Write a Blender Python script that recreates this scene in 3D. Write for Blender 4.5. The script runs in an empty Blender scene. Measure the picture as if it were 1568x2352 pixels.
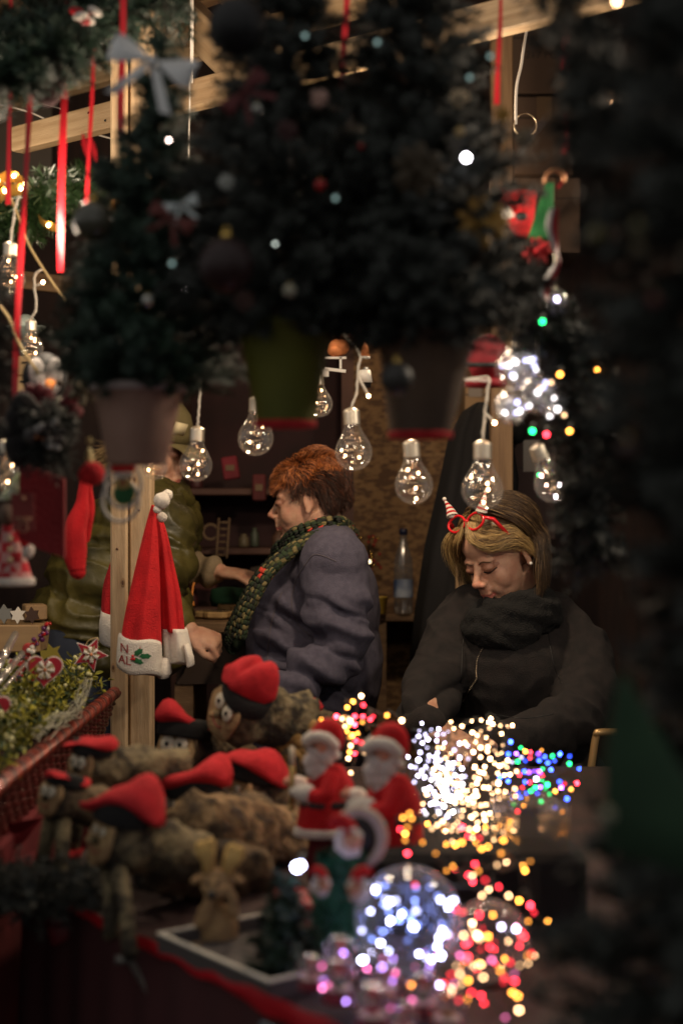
import bpy, math, random
from mathutils import Vector, Matrix, noise
V=Vector; PI=math.pi; R=math.radians
random.seed(7)
S=bpy.context.scene; COL=S.collection
FD=3528.0; CX=784.0; CY=1176.0; CZ=1.55
def P(x,y,Y): return V(((x-CX)*Y/FD, Y, CZ+(CY-y)*Y/FD))
def px(n,Y): return n*Y/FD
rnd=random.random
def ru(a,b): return a+(b-a)*random.random()
ORG={}
# ------------------------------------------------------------------ materials
MATS={}
def mat(name,col,rough=.6,metal=0,col2=None,ns=8,nd=4,bump=0,bs=300,sheen=0,emit=0,ecol=None,trans=0,stretch=None,spec=.5,coat=0,alpha=1,sharp=0,wave=False,ior=1.45):
    if name in MATS: return MATS[name]
    m=bpy.data.materials.new(name); m.use_nodes=True; nt=m.node_tree; b=nt.nodes['Principled BSDF']
    c=(*col,1)
    b.inputs['Base Color'].default_value=c; b.inputs['Roughness'].default_value=rough; b.inputs['Metallic'].default_value=metal
    b.inputs['Specular IOR Level'].default_value=spec; b.inputs['Coat Weight'].default_value=coat; b.inputs['IOR'].default_value=ior
    if sheen: b.inputs['Sheen Weight'].default_value=sheen; b.inputs['Sheen Roughness'].default_value=.4; b.inputs['Sheen Tint'].default_value=c
    if trans: b.inputs['Transmission Weight'].default_value=trans
    if alpha<1: b.inputs['Alpha'].default_value=alpha
    if emit: b.inputs['Emission Color'].default_value=(*(ecol or col),1); b.inputs['Emission Strength'].default_value=emit
    if col2 or bump:
        tc=nt.nodes.new('ShaderNodeTexCoord'); mp=nt.nodes.new('ShaderNodeMapping'); nt.links.new(tc.outputs['Object'],mp.inputs['Vector'])
        if stretch: mp.inputs['Scale'].default_value=stretch
    if col2:
        if wave:
            n=nt.nodes.new('ShaderNodeTexWave'); n.inputs['Scale'].default_value=ns; n.inputs['Distortion'].default_value=5; n.inputs['Detail'].default_value=3; n.inputs['Detail Scale'].default_value=1.2
            n.bands_direction='Y'
        else:
            n=nt.nodes.new('ShaderNodeTexNoise'); n.inputs['Scale'].default_value=ns; n.inputs['Detail'].default_value=nd
        nt.links.new(mp.outputs[0],n.inputs['Vector'])
        r=nt.nodes.new('ShaderNodeValToRGB'); r.color_ramp.elements[0].color=c; r.color_ramp.elements[1].color=(*col2,1)
        r.color_ramp.elements[0].position=.35+sharp; r.color_ramp.elements[1].position=.65-sharp
        nt.links.new(n.outputs['Fac' if 'Fac' in n.outputs else 0],r.inputs[0]); nt.links.new(r.outputs[0],b.inputs['Base Color'])
    if bump:
        n2=nt.nodes.new('ShaderNodeTexNoise'); n2.inputs['Scale'].default_value=bs; n2.inputs['Detail'].default_value=3
        nt.links.new(mp.outputs[0],n2.inputs['Vector'])
        bp=nt.nodes.new('ShaderNodeBump'); bp.inputs['Strength'].default_value=bump; bp.inputs['Distance'].default_value=.01
        nt.links.new(n2.outputs[0],bp.inputs['Height']); nt.links.new(bp.outputs[0],b.inputs['Normal'])
    MATS[name]=m; return m
def glassmat(name,tint=(1,1,1),mn=.06,mx=.75,diff=0.0,rough=.03):
    if name in MATS: return MATS[name]
    m=bpy.data.materials.new(name); m.use_nodes=True; nt=m.node_tree; nt.nodes.clear()
    o=nt.nodes.new('ShaderNodeOutputMaterial'); t=nt.nodes.new('ShaderNodeBsdfTransparent'); g=nt.nodes.new('ShaderNodeBsdfGlossy'); mx_=nt.nodes.new('ShaderNodeMixShader')
    lw=nt.nodes.new('ShaderNodeLayerWeight'); lw.inputs[0].default_value=.25; mr=nt.nodes.new('ShaderNodeMapRange'); mr.inputs[3].default_value=mn; mr.inputs[4].default_value=mx
    t.inputs[0].default_value=(*tint,1); g.inputs[0].default_value=(1,.97,.93,1); g.inputs['Roughness'].default_value=rough
    nt.links.new(lw.outputs['Facing'],mr.inputs[0]); nt.links.new(mr.outputs[0],mx_.inputs[0]); nt.links.new(t.outputs[0],mx_.inputs[1])
    if diff:
        d=nt.nodes.new('ShaderNodeBsdfTranslucent'); d2=nt.nodes.new('ShaderNodeBsdfDiffuse'); m3=nt.nodes.new('ShaderNodeMixShader'); m4=nt.nodes.new('ShaderNodeMixShader')
        nt.links.new(d.outputs[0],m3.inputs[1]); nt.links.new(d2.outputs[0],m3.inputs[2]); m4.inputs[0].default_value=diff
        nt.links.new(g.outputs[0],m4.inputs[1]); nt.links.new(m3.outputs[0],m4.inputs[2]); nt.links.new(m4.outputs[0],mx_.inputs[2])
    else: nt.links.new(g.outputs[0],mx_.inputs[2])
    nt.links.new(mx_.outputs[0],o.inputs[0]); MATS[name]=m; return m
def emis(name,col,st):
    if name in MATS: return MATS[name]
    m=bpy.data.materials.new(name); m.use_nodes=True; nt=m.node_tree; nt.nodes.clear()
    o=nt.nodes.new('ShaderNodeOutputMaterial'); e=nt.nodes.new('ShaderNodeEmission'); e.inputs[0].default_value=(*col,1); e.inputs[1].default_value=st
    nt.links.new(e.outputs[0],o.inputs[0]); MATS[name]=m; return m
# ------------------------------------------------------------------ mesh builder
def frame(d):
    d=d.normalized(); a=V((0,0,1)) if abs(d.z)<.9 else V((1,0,0))
    u=d.cross(a).normalized(); return u,d.cross(u).normalized()
class MB:
    def __init__(s): s.v=[];s.f=[];s.m=[]
    def add(s,vs,fs,mi=0):
        b=len(s.v); s.v.extend([tuple(q) for q in vs]); s.f.extend([tuple(i+b for i in f) for f in fs]); s.m.extend([mi]*len(fs)); return s
    def loft(s,rings,mi=0,cap=True,closed=True):
        n=len(rings[0]); vs=[q for r in rings for q in r]; fs=[]
        for k in range(len(rings)-1):
            for i in range(n if closed else n-1):
                j=(i+1)%n; fs.append((k*n+i,k*n+j,(k+1)*n+j,(k+1)*n+i))
        if cap and closed:
            fs.append(tuple(range(n))[::-1]); fs.append(tuple(range((len(rings)-1)*n,len(rings)*n)))
        return s.add(vs,fs,mi)
    def tube(s,pts,rad,mi=0,n=8,cap=True):
        pts=[V(p) for p in pts]; N=len(pts)
        if not hasattr(rad,'__len__'): rad=[rad]*N
        rings=[]; u=None
        for i,p in enumerate(pts):
            d=(pts[min(i+1,N-1)]-pts[max(i-1,0)])
            if d.length<1e-9: d=V((0,0,1))
            d.normalize()
            if u is None: u,w=frame(d)
            else:
                u=(u-d*u.dot(d)); u=u.normalized() if u.length>1e-6 else frame(d)[0]; w=d.cross(u)
            rings.append([p+(u*math.cos(2*PI*k/n)+w*math.sin(2*PI*k/n))*rad[i] for k in range(n)])
        return s.loft(rings,mi,cap)
    def ell(s,c,r,mi=0,M=None,n=16,k=10):
        c=V(c)
        if not hasattr(r,'__len__'): r=(r,r,r)
        vs=[];fs=[]
        def T(q):
            q=V(q); return c+(M@q if M else q)
        vs.append(T((0,0,-r[2])))
        for j in range(1,k):
            a=-PI/2+PI*j/k
            for i in range(n):
                t=2*PI*i/n; vs.append(T((r[0]*math.cos(a)*math.cos(t),r[1]*math.cos(a)*math.sin(t),r[2]*math.sin(a))))
        vs.append(T((0,0,r[2]))); L=len(vs)-1
        for i in range(n): fs.append((0,1+(i+1)%n,1+i)); fs.append((L,L-n+i,L-n+(i+1)%n))
        for j in range(k-2):
            for i in range(n):
                a=1+j*n+i; b=1+j*n+(i+1)%n; fs.append((a,b,b+n,a+n))
        return s.add(vs,fs,mi)
    def lathe(s,prof,c=(0,0,0),mi=0,M=None,n=24,cap=True):
        c=V(c); rings=[]
        for r,z in prof:
            rings.append([c+((M@V((r*math.cos(2*PI*i/n),r*math.sin(2*PI*i/n),z))) if M else V((r*math.cos(2*PI*i/n),r*math.sin(2*PI*i/n),z))) for i in range(n)])
        return s.loft(rings,mi,cap)
    def box(s,c,sz,mi=0,M=None,bev=0):
        c=V(c); a,b,h=[q/2 for q in sz]; 
        def T(x,y,z): 
            q=V((x,y,z)); return c+(M@q if M else q)
        if bev:
            rings=[]
            for z,o in ((-h,bev),(-h+bev,0),(h-bev,0),(h,bev)):
                x=a-o;y=b-o; k=bev
                rings.append([T(*q,z) for q in ((x,y-k),(x-k,y),(-x+k,y),(-x,y-k),(-x,-y+k),(-x+k,-y),(x-k,-y),(x,-y+k))])
            return s.loft(rings,mi)
        return s.add([T(x,y,z) for x in(-a,a) for y in (-b,b) for z in (-h,h)],[(0,1,3,2),(4,6,7,5),(0,4,5,1),(2,3,7,6),(0,2,6,4),(1,5,7,3)],mi)
    def prism(s,out,M,t,mi=0,mid=None):
        n=len(out); f=[M@V((x,y,-t/2)) for x,y in out]; b=[M@V((x,y,t/2)) for x,y in out]
        fs=[tuple(range(n))[::-1],tuple(range(n,2*n))]+[(i,(i+1)%n,n+(i+1)%n,n+i) for i in range(n)]
        return s.add(f+b,fs,mi)
    def mesh(s,name='m',off=V((0,0,0))):
        me=bpy.data.meshes.new(name); me.from_pydata([(q[0]-off.x,q[1]-off.y,q[2]-off.z) for q in s.v],[],s.f)
        if any(s.m): me.polygons.foreach_set('material_index',s.m)
        me.update(); return me
    def centre(s):
        xs=[q[0] for q in s.v]; ys=[q[1] for q in s.v]; zs=[q[2] for q in s.v]
        return V(((min(xs)+max(xs))/2,(min(ys)+max(ys))/2,min(zs)))
    def build(s,name,mats,parent=None,smooth=True,loc=None):
        off=ORG[parent] if parent else (s.centre() if loc is None else V(loc))
        me=s.mesh(name,off); return link(name,me,mats,parent,smooth,off if not parent else None)
def link(name,me,mats,parent=None,smooth=True,loc=None):
    o=bpy.data.objects.new(name,me); COL.objects.link(o)
    for m in (mats if isinstance(mats,(list,tuple)) else [mats]): me.materials.append(m)
    if smooth: me.polygons.foreach_set('use_smooth',[True]*len(me.polygons))
    if parent: o.parent=parent; ORG[o]=ORG[parent]
    else: o.location=loc if loc is not None else (0,0,0); ORG[o]=V(o.location)
    return o
def tag(o,label,cat,group=None,kind=None):
    if label: o['label']=label
    if cat: o['category']=cat
    if group: o['group']=group
    if kind: o['kind']=kind
    return o
def thing(name,label,cat,loc,group=None,local=False,rot=None):
    o=bpy.data.objects.new(name,None); COL.objects.link(o); o.location=loc; o.empty_display_size=.05
    ORG[o]=V((0,0,0)) if local else V(loc)
    if rot: o.rotation_euler=rot
    return tag(o,label,cat,group)
def dup(o,parent=None):
    c=o.copy(); COL.objects.link(c); ORG[c]=ORG.get(o,V((0,0,0)))
    if parent: c.parent=parent
    for ch in [q for q in list(bpy.data.objects) if q.parent==o]: dup(ch,c)
    return c
def remesh(mb,voxel,it=4,fac=.5,disp=None,name='m'):
    me=mb.mesh(name); o=bpy.data.objects.new('tmp',me); COL.objects.link(o)
    m=o.modifiers.new('r','REMESH'); m.mode='VOXEL'; m.voxel_size=voxel; m.use_smooth_shade=True
    if it: k=o.modifiers.new('s','SMOOTH'); k.iterations=it; k.factor=fac
    dg=bpy.context.evaluated_depsgraph_get(); dg.update(); e=o.evaluated_get(dg); me2=bpy.data.meshes.new_from_object(e)
    bpy.data.objects.remove(o); bpy.data.meshes.remove(me); me2.name=name; me2.materials.clear()
    if disp:
        ns=[v.normal.copy() for v in me2.vertices]
        for v,nn in zip(me2.vertices,ns):
            d=disp(v.co,nn)
            v.co=v.co+(nn*d if not isinstance(d,Vector) else d)
        me2.update()
    return me2
def shift(me,off):
    me.transform(Matrix.Translation(-off)); return me
def limb(mb,pts,rad,n=14):
    mb.tube(pts,rad,0,n)
    for p,r in zip(pts,rad): mb.ell(p,r*.995,0,None,14,10)
def nz(p,s,o=0): return noise.noise(V((p[0]*s+o,p[1]*s-o,p[2]*s+o*.5)))
def spline(pts,n):
    pts=[V(p) for p in pts]; out=[]; K=len(pts)-1
    for i in range(n):
        t=i/(n-1)*K; k=min(int(t),K-1); f=t-k
        p0=pts[max(k-1,0)];p1=pts[k];p2=pts[k+1];p3=pts[min(k+2,K)]
        out.append(.5*((2*p1)+(p2-p0)*f+(2*p0-5*p1+4*p2-p3)*f*f+(3*p1-p0-3*p2+p3)*f**3))
    return out
# ------------------------------------------------------------------ palette
M_wood=mat('pine_wood',(.46,.33,.20),.6,0,(.33,.22,.12),9,5,.25,60,stretch=(.6,9,9))
M_woodd=mat('aged_wood',(.20,.12,.06),.7,0,(.11,.06,.03),6,5,.25,60,stretch=(.6,8,8))
M_roof=mat('dark_roof_boards',(.075,.052,.04),.8,0,(.045,.03,.024),5,4,.3,40,stretch=(1,8,1))
M_osb=mat('strand_board',(.26,.15,.065),.7,0,(.11,.055,.025),34,2,.3,80,sharp=.06,stretch=(1,1,2.2))
M_wall=mat('dark_boards',(.03,.014,.011),.8,0,(.018,.009,.008),5,3,.3,50,stretch=(8,1,1))
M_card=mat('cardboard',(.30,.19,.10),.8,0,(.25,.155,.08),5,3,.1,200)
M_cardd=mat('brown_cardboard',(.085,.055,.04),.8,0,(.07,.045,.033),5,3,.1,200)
M_ink=mat('dark_ink',(.03,.02,.015),.7)
M_red=mat('red_felt',(.62,.022,.03),.9,0,(.42,.009,.014),45,5,.6,420,sheen=.5)
M_redplush=mat('red_plush',(.55,.008,.012),.9,0,(.40,.004,.008),25,3,.5,350,sheen=.7)
M_redd=mat('dark_red_cloth',(.20,.008,.012),.85,0,(.13,.005,.008),12,3,.3,200)
M_ribbon=mat('red_satin',(.46,.012,.02),.34,0,(.36,.008,.014),8,2,sheen=.3)
M_white=mat('white_fleece',(.74,.68,.6),.95,0,(.62,.56,.5),60,3,.6,420,sheen=.3)
M_whitep=mat('white_paint',(.75,.7,.62),.5,0,(.68,.62,.54),20,2)
M_black=mat('black_felt',(.009,.0085,.008),.95,0,(.007,.0065,.0065),30,3,.4,300)
M_blackg=mat('black_gloss',(.012,.011,.011),.55)
M_bark=mat('log_bark',(.13,.088,.046),.95,0,(.018,.012,.008),26,6,.9,70,sharp=.04)
M_end=mat('cut_wood',(.46,.31,.14),.8,0,(.25,.15,.07),24,4,.5,80)
M_fir=mat('fir_needles',(.026,.058,.034),.6,0,(.018,.036,.026),14,3)
M_fird=mat('dark_fir_needles',(.040,.046,.040),.7,0,(.030,.034,.030),14,3)
M_stem=mat('brown_stem',(.03,.018,.01),.8)
M_leaf=mat('mistletoe_leaf',(.36,.32,.035),.5,0,(.15,.155,.018),18,3,.1,100,spec=.3)
M_berry=mat('pale_berry',(.55,.53,.27),.35)
M_wick=mat('red_wicker',(.10,.010,.009),.35,0,(.055,.005,.005),40,3,.3,150,coat=.3)
M_braid=mat('copper_braid',(.30,.05,.028),.3,.3,(.13,.015,.01),50,3,coat=.4)
M_gold=mat('gold_metal',(.75,.5,.14),.25,1)
M_silver=mat('silver_metal',(.72,.72,.7),.28,1)
M_cap=mat('brushed_cap',(.7,.62,.5),.35,.8)
M_glass=glassmat('clear_glass',(1,.99,.97),.05,.8,.22)
M_glass2=glassmat('thin_glass',(.98,.97,.95),.08,.7,.12)
M_cord=mat('clear_cord',(.55,.5,.42),.5)
M_wcord=mat('white_cord',(.55,.5,.45),.6)
M_twine=mat('gold_twine',(.45,.32,.14),.6)
M_fleece=mat('slate_fleece',(.088,.080,.115),.95,0,(.066,.060,.090),70,4,.5,500,sheen=.35)
M_jack=mat('black_fleece',(.017,.0125,.012),.95,0,(.009,.0072,.0072),40,4,.5,450,sheen=.12)
M_snood=mat('black_knit',(.004,.004,.004),1,0,(.007,.0065,.0065),60,3,.8,300)
M_trou=mat('dark_trousers',(.012,.012,.015),.9)
M_olive=mat('olive_nylon',(.090,.074,.018),.42,0,(.032,.027,.008),9,3,.12,90)
M_beige=mat('tan_sleeve',(.26,.19,.11),.8,0,(.2,.15,.09),20,3,.3,200)
M_skin=mat('skin',(.52,.30,.20),.55,0,(.42,.205,.135),34,6,.14,260)
MATS['skin'].node_tree.nodes['Principled BSDF'].inputs['Subsurface Weight'].default_value=.12
MATS['skin'].node_tree.nodes['Principled BSDF'].inputs['Subsurface Radius'].default_value=(.02,.008,.004)
M_lip=mat('lips',(.42,.13,.10),.45)
M_lash=mat('lash',(.012,.008,.006),.7)
M_brow=mat('brow',(.10,.055,.03),.8)
M_grey=mat('grey_board',(.13,.115,.105),.7,0,(.10,.09,.085),10,3,.1,100)
E_warm=emis('lit_warm',(1,.58,.28),25); E_amber=emis('lit_amber',(1,.36,.05),22); E_red=emis('lit_red',(1,.03,.05),30)
E_cool=emis('lit_cool',(.74,.68,1),26); E_blue=emis('lit_blue',(.03,.08,1),40); E_green=emis('lit_green',(.02,1,.22),20); E_blu2=emis('lit_ice',(.6,.62,1),40)
E_in=emis('lit_bulb_led',(1,.56,.28),32); E_vio=emis('lit_violet',(.3,.08,1),34)
# ================================================================== setting
g=MB(); g.add([(-40,-15,0),(40,-15,0),(40,60,0),(-40,60,0)],[(0,1,2,3)])
tag(g.build('ground',[mat('dark_asphalt',(.03,.029,.028),.7,0,(.045,.043,.04),12,4,.4,60)],smooth=False,loc=(0,0,0)),'dark paved ground under the market stall',None,None,'structure')
# ------------------------------------------------------------------ the stall
stall=thing('market_stall','open fronted pine market stall with beams dark roof boards and strand board back','stall',(-.46,3.3,0))
def beam(name,p1,p2,w,h,m,parent,bev=.003,roll=0):
    p1=V(p1);p2=V(p2); L=(p2-p1).length; b=MB(); b.box((L/2,0,0),(L,w,h),0,None,bev)
    o=link(name,b.mesh(name),m if isinstance(m,list) else [m],parent,False)
    d=(p2-p1).normalized(); up=V((0,0,1)) if abs(d.z)<.95 else V((0,1,0)); yv=up.cross(d).normalized(); zv=d.cross(yv)
    M=Matrix((d,yv,zv)).transposed().to_4x4()
    if roll: M=M@Matrix.Rotation(roll,4,'X')
    M.translation=p1-(ORG[parent] if parent else V((0,0,0))); o.matrix_local=M
    return o
# post: two planks fixed together
a=P(281,1176,3.3); b_=P(325,1176,3.3)
pd=V((.86,.5,0)).normalized()
for k,(x0,x1,dy) in enumerate(((259,298,0),(299,351,.012))):
    c=P((x0+x1)/2,1176,3.3); w=px(x1-x0,3.3)
    bb=MB(); bb.box((1.45,0,0),(2.9,w-.001,.06 if k else .075),0,None,.004)
    for j in range(5):
        bb.ell((ru(.4,2.4),ru(-w*.3,w*.3),.031 if k else .0385),(.003,.003,.0015),1,None,8,4)
    for (hz,wx) in (((.95,.2),(1.62,-.25),(2.05,.15)) if k else ((1.22,-.3),(1.40,.25),(1.83,-.1),(2.3,.3))):
        bb.ell((hz,wx*w,.0301 if k else .0376),(.011,.0055,.0008),2,None,14,5); bb.ell((hz,wx*w,.0303 if k else .0378),(.006,.003,.0011),1,None,12,5)
    o=link('post',bb.mesh('post'),[M_wood,mat('knot_core',(.10,.05,.025),.7),mat('knot_ring',(.27,.17,.085),.7)],stall,False)
    M=Matrix(((0,1,0),(0,0,-1),(1,0,0))).to_4x4(); M.translation=V((c.x,3.3+dy,0))-ORG[stall]; o.matrix_local=M
def bz(x,y,Z): Y=(Z-CZ)*FD/(CY-y); return V(((x-CX)*Y/FD,Y,Z))
# long front beam
p1=bz(40,352,2.45); p2=bz(1475,0,2.45); up=V((0,0,.032))
dv=(p2-p1).normalized()
q1=p1+up; q2=p2+up+dv*.35
fb=beam('beam',q1,q2,.04,.062,M_wood,stall)
for s in (.30,.36,.62,.92,1.15,1.31):
    n=MB(); n.ell(q1+dv*s+V((-dv.y,dv.x,0))*-.021+V((0,0,ru(-.015,.015))),(.003,.003,.003),0,None,8,5)
    n.build('nail',[M_blackg],stall)
r1=bz(-260,330,2.78); r2=bz(262,190,2.78); d2=(r2-r1).normalized()
beam('beam',r1+up,r2+up+d2*2.0,.045,.06,M_wood,stall)
beam('beam',bz(-60,150,2.92),bz(520,-30,2.92),.045,.06,M_woodd,stall)
# rafters going up and away to the right, resting on the beam
beam('rafter',P(352,-38,3.7),P(628,232,3.30),.042,.085,M_wood,stall)
beam('rafter',P(200,-140,3.9),P(430,70,3.52),.042,.08,M_wood,stall)
beam('rafter',P(520,-35,3.9),P(640,120,3.6),.042,.075,M_wood,stall)
beam('rafter',P(-120,-130,3.9),P(60,70,3.7),.042,.075,M_woodd,stall)
beam('brace',P(40,434,3.75),P(262,497,3.55),.03,.05,M_wood,stall)
beam('brace',P(20,640,4.4),P(300,672,4.3),.03,.05,M_woodd,stall)
beam('post',P(1150,-200,4.2),P(1150,1900,4.2),.06,.05,M_woodd,stall)
# roof
rf=MB(); rf.add([(-2.6,2.6,2.75),(2.6,1.3,2.75),(2.6,6.2,3.35),(-2.6,6.2,3.35),(-2.6,2.6,2.79),(2.6,1.3,2.79),(2.6,6.2,3.39),(-2.6,6.2,3.39)],[(0,1,2,3),(7,6,5,4),(0,4,5,1),(1,5,6,2),(2,6,7,3),(3,7,4,0)])
rf.v=[(v[0],v[1],v[2]+.18) for v in rf.v]
rf.build('roof',[M_roof],stall,False)
w=MB(); w.box((0,5.5,1.7),(5.2,.04,3.4)); w.box((-2.6,4.4,1.7),(.04,2.2,3.4)); w.box((2.3,3.9,1.7),(.04,3.2,3.4))
w.build('back_wall',[M_wall],stall,False)
o_=MB(); pts=[P(790,880,5.4),P(1120,880,5.4),P(1120,1600,5.4),P(790,1600,5.4)]
o_.box(((pts[0].x+pts[1].x)/2,5.42,1.5),(pts[1].x-pts[0].x,.03,1.7)); o_.build('strand_board_panel',[M_osb],stall,False)
t_=MB(); a=P(-700,250,5.3); c=P(120,420,5.3); t_.box((a.x/2+c.x/2,5.3,a.z/2+c.z/2),(c.x-a.x,.02,a.z-c.z)); t_.build('tarpaulin',[mat('grey_tarp',(.11,.09,.075),.6)],stall,False)
fl=MB(); fl.box((0,4.5,.06),(4.8,2.4,.12)); fl.build('floor_deck',[M_woodd],stall,False)
# ------------------------------------------------------------------ counters
CT=1.03
def cp(x,y,z=CT): Y=(CZ-z)*FD/(y-CY); return V(((x-CX)*Y/FD,Y,z))
e1=cp(60,2025); e2=cp(980,2470)
ctr=thing('display_counter','dark red draped counter with a bright red ribbon along its edge','counter',(.3,2.2,0))
poly=[V((e1.x,e1.y,CT)),V((e2.x,e2.y,CT)),V((1.1,1.15,CT)),V((1.15,3.15,CT)),V((-.38,3.15,CT))]
tp=MB(); n=len(poly); tp.add([p-V((0,0,.002)) for p in poly]+[p-V((0,0,.04)) for p in poly],[tuple(range(n))[::-1],tuple(range(n,2*n))]+[(i,(i+1)%n,n+(i+1)%n,n+i) for i in range(n)])
tp.build('counter_top',[mat('dark_cloth_top',(.035,.014,.012),.85,0,(.02,.01,.009),9,3,.2,120)],ctr,False)
dr=MB(); N=90; rr=[]; ed=(e2-e1).normalized(); nn=V((-ed.y,ed.x,0))
if nn.y>0: nn=-nn
for i in range(N+1):
    p=e1+(e2-e1)*(i/N)*1.25; f=.012*math.sin(i*.9)+.008*math.sin(i*.37+1)
    rr.append([V((p.x,p.y,CT))+nn*.004,V((p.x,p.y,.7))+nn*(.012+f*.6),V((p.x,p.y,.02))+nn*(.02+f*1.6)])
dr.loft(rr,0,False,False); dr.build('drape',[mat('drape_cloth',(.06,.016,.017),.9)],ctr)
rb=MB(); pts=[]; rings=[]
for i in range(70):
    t=-.02+1.2*i/69; p=e1+(e2-e1)*t+nn*.010; w=.009+.0025*math.sin(i*.8)+ (.011 if t>.62 else 0)*min(1,(t-.62)*6)
    z=CT+.002+.0015*math.sin(i*1.3); rings.append([V((p.x,p.y,z+w*.55)),V((p.x,p.y,z))+nn*(.004+.002*math.sin(i*.7)),V((p.x,p.y,z-w*.75))+nn*.002])
rb.loft(rings,0,False,False)
rb.build('edge_ribbon',[M_ribbon],ctr)
def bow(name,c,size,Y,m,parent=None,label=None,cat='bow',ang=0,grp=None):
    b=MB(); ca,sa=math.cos(ang),math.sin(ang)
    def q(u,v,w): return V(c)+V((u*ca-v*sa,w,u*sa+v*ca))*size
    for s in (-1,1):
        rings=[]
        for i in range(15):
            t=2*PI*i/14; r=.42*(1-math.cos(t))/2*1.15; u=s*(.08+.9*math.sin(t/2)); v=.28*math.sin(t)*(1 if s>0 else .9)+.05
            rings.append([q(u,v*.5-.26*math.sin(t/2),v*.6),q(u,v*.5,v*.6-.05),q(u,v*.5+.26*math.sin(t/2)+.03,v*.6)])
        b.loft(rings,0,False,False)
        rings=[]
        for i in range(8):
            t=i/7; rings.append([q(s*(.1+.55*t)-.12,-.1-.9*t,.04*math.sin(t*5)),q(s*(.1+.55*t)+.12,-.1-.85*t,-.04*math.sin(t*5)+.05)])
        b.loft(rings,0,False,False)
    b.ell(q(0,0,0),(.13*size,.16*size,.13*size))
    o=b.build(name,[m],parent)
    if not parent: tag(o,label,cat,grp)
    return o
bow('hanging_bow',cp(205,2120,1.0)+V((0,-.01,0)),.055,2,mat('dim_red',(.12,.006,.01),.6),None,'limp dark red bow hanging on the counter drape','bow',.2)
# metal strut of the trestle in front of the drape
st=MB(); p=cp(352,2195,1.0)+nn*.03; p2=P(430,2420,1.80); st.tube([p,p2],.006,0,8); st.tube([p,p+V((-.02,0,-.0))],.006,0,8)
tag(st.build('trestle_strut',[mat('worn_steel',(.2,.19,.17),.45,.6)]),'thin grey metal strut slanting in front of the counter drape','strut')
# work bench of the customer side
wb=thing('work_bench','high dark wooden bench behind the Santa hats with wood slices on it','bench',(-.3,4.35,0))
z=P(0,1418,4.3).z
b=MB(); a=P(410,1400,4.3); c=P(640,1400,4.3); b.box(((a.x+c.x)/2,4.36,z-.015),(c.x-a.x,.5,.03),0,None,.004); b.build('bench_top',[M_woodd],wb,False)
b=MB(); b.box(((a.x+c.x)/2,4.16,z-.10),(c.x-a.x-.02,.02,.14)); b.build('apron',[mat('bench_dark',(.05,.032,.024),.7)],wb,False)
for xx in (a.x+.03,c.x-.03):
    for yy in (4.18,4.55):
        b=MB(); b.box((xx,yy,(z-.17)/2),(.05,.05,z-.17)); b.build('leg',[M_woodd],wb,False)
def slice_(x,y,Y,rx,lab,tilt=0,rz=.5):
    c=P(x,y,Y); r=px(rx,Y); b=MB(); prof=[]
    M=Matrix.Rotation(tilt,3,'X')@Matrix.Rotation(rz,3,'Z')
    n=26; rad=[r*(1+.09*math.sin(3*k*2*PI/n+rz)+.05*math.sin(7*k*2*PI/n)) for k in range(n)]
    def ring(f,z): return [c+M@V((rad[k]*f*math.cos(2*PI*k/n),rad[k]*f*math.sin(2*PI*k/n),z)) for k in range(n)]
    b.loft([ring(.97,0),ring(1.03,.004),ring(1.03,.014),ring(.97,.018)],0,True)
    for f in (.85,.66,.48,.3,.13):
        rr=ring(f,.0185); b.tube(rr+[rr[0]],.0009,1,4,False)
    tag(b.build('wood_slice',[mat('slice_wood',(.5,.33,.15),.7,0,(.36,.22,.09),30,3),M_bark],smooth=False),lab,'wood slice','cut wood slices on the work bench')
slice_(497,1418,4.25,44,'round ring marked wood slice lying on the work bench beside the Santa hats',0,.5)
slice_(530,1402,4.40,30,'smaller wood slice partly hidden behind the knitted scarf',0,1.9)
b=MB(); b.tube(spline([P(445,1392,4.2),P(441,1370,4.2),P(444,1345,4.2),P(447,1338,4.2)],12),.0035,0,6)
tag(b.build('orange_ribbon_end',[mat('orange_plastic',(.75,.27,.06),.4)]),'thin upright orange strip standing on the work bench','strip')
b=MB(); b.lathe([(.05,0),(.055,.02),(.05,.05),(.02,.055)],P(525,1392,4.45),0); tag(b.build('green_cloth_roll',[mat('deep_green',(.012,.06,.03),.8)]),'small dark green cloth bundle on the work bench behind the wood slice','cloth')
# ---------------------------------------------------------------- things behind
sh=thing('back_shelf','dark wooden shelf rack with dim reddish craft goods','shelf',(-.45,5.2,0))
for yy in (1130,1265,1400):
    a=P(410,yy,5.2); c=P(800,yy,5.2); b=MB(); b.box(((a.x+c.x)/2,5.28,a.z),(c.x-a.x,.3,.022),0,None,.003); b.build('shelf_board',[mat('shelf_dark',(.10,.045,.03),.7,0,(.06,.025,.018),6,3)],sh,False)
for xx in (412,798):
    a=P(xx,1400,5.2); b=MB(); b.box((a.x,5.28,1.1),(.04,.3,2.2)); b.build('upright',[mat('shelf_dark',(0,0,0))],sh,False)
b=MB(); b.box((P(600,1300,5.4).x,5.455,1.5),(px(400,5.4),.02,1.3)); b.build('back_panel',[mat('wine_panel',(.04,.012,.012),.8,0,(.022,.008,.008),6,3)],sh,False)
def ringo(x,y,Y,r,t,m,lab,cat,name='ring_ornament',grp=None,sx=1):
    b=MB(); c=P(x,y,Y); rr=px(r,Y); pts=[c+V((rr*sx*math.cos(2*PI*k/24),0,rr*math.sin(2*PI*k/24))) for k in range(25)]
    b.tube(pts,px(t,Y),0,8,False); return tag(b.build(name,[m]),lab,cat,grp)
M_dimw=mat('dim_craft_wood',(.16,.10,.055),.8)
ringo(484,1222,5.05,17,3.5,M_dimw,'plain wooden ring hanging at the back beside the small ladder','ring')
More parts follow.
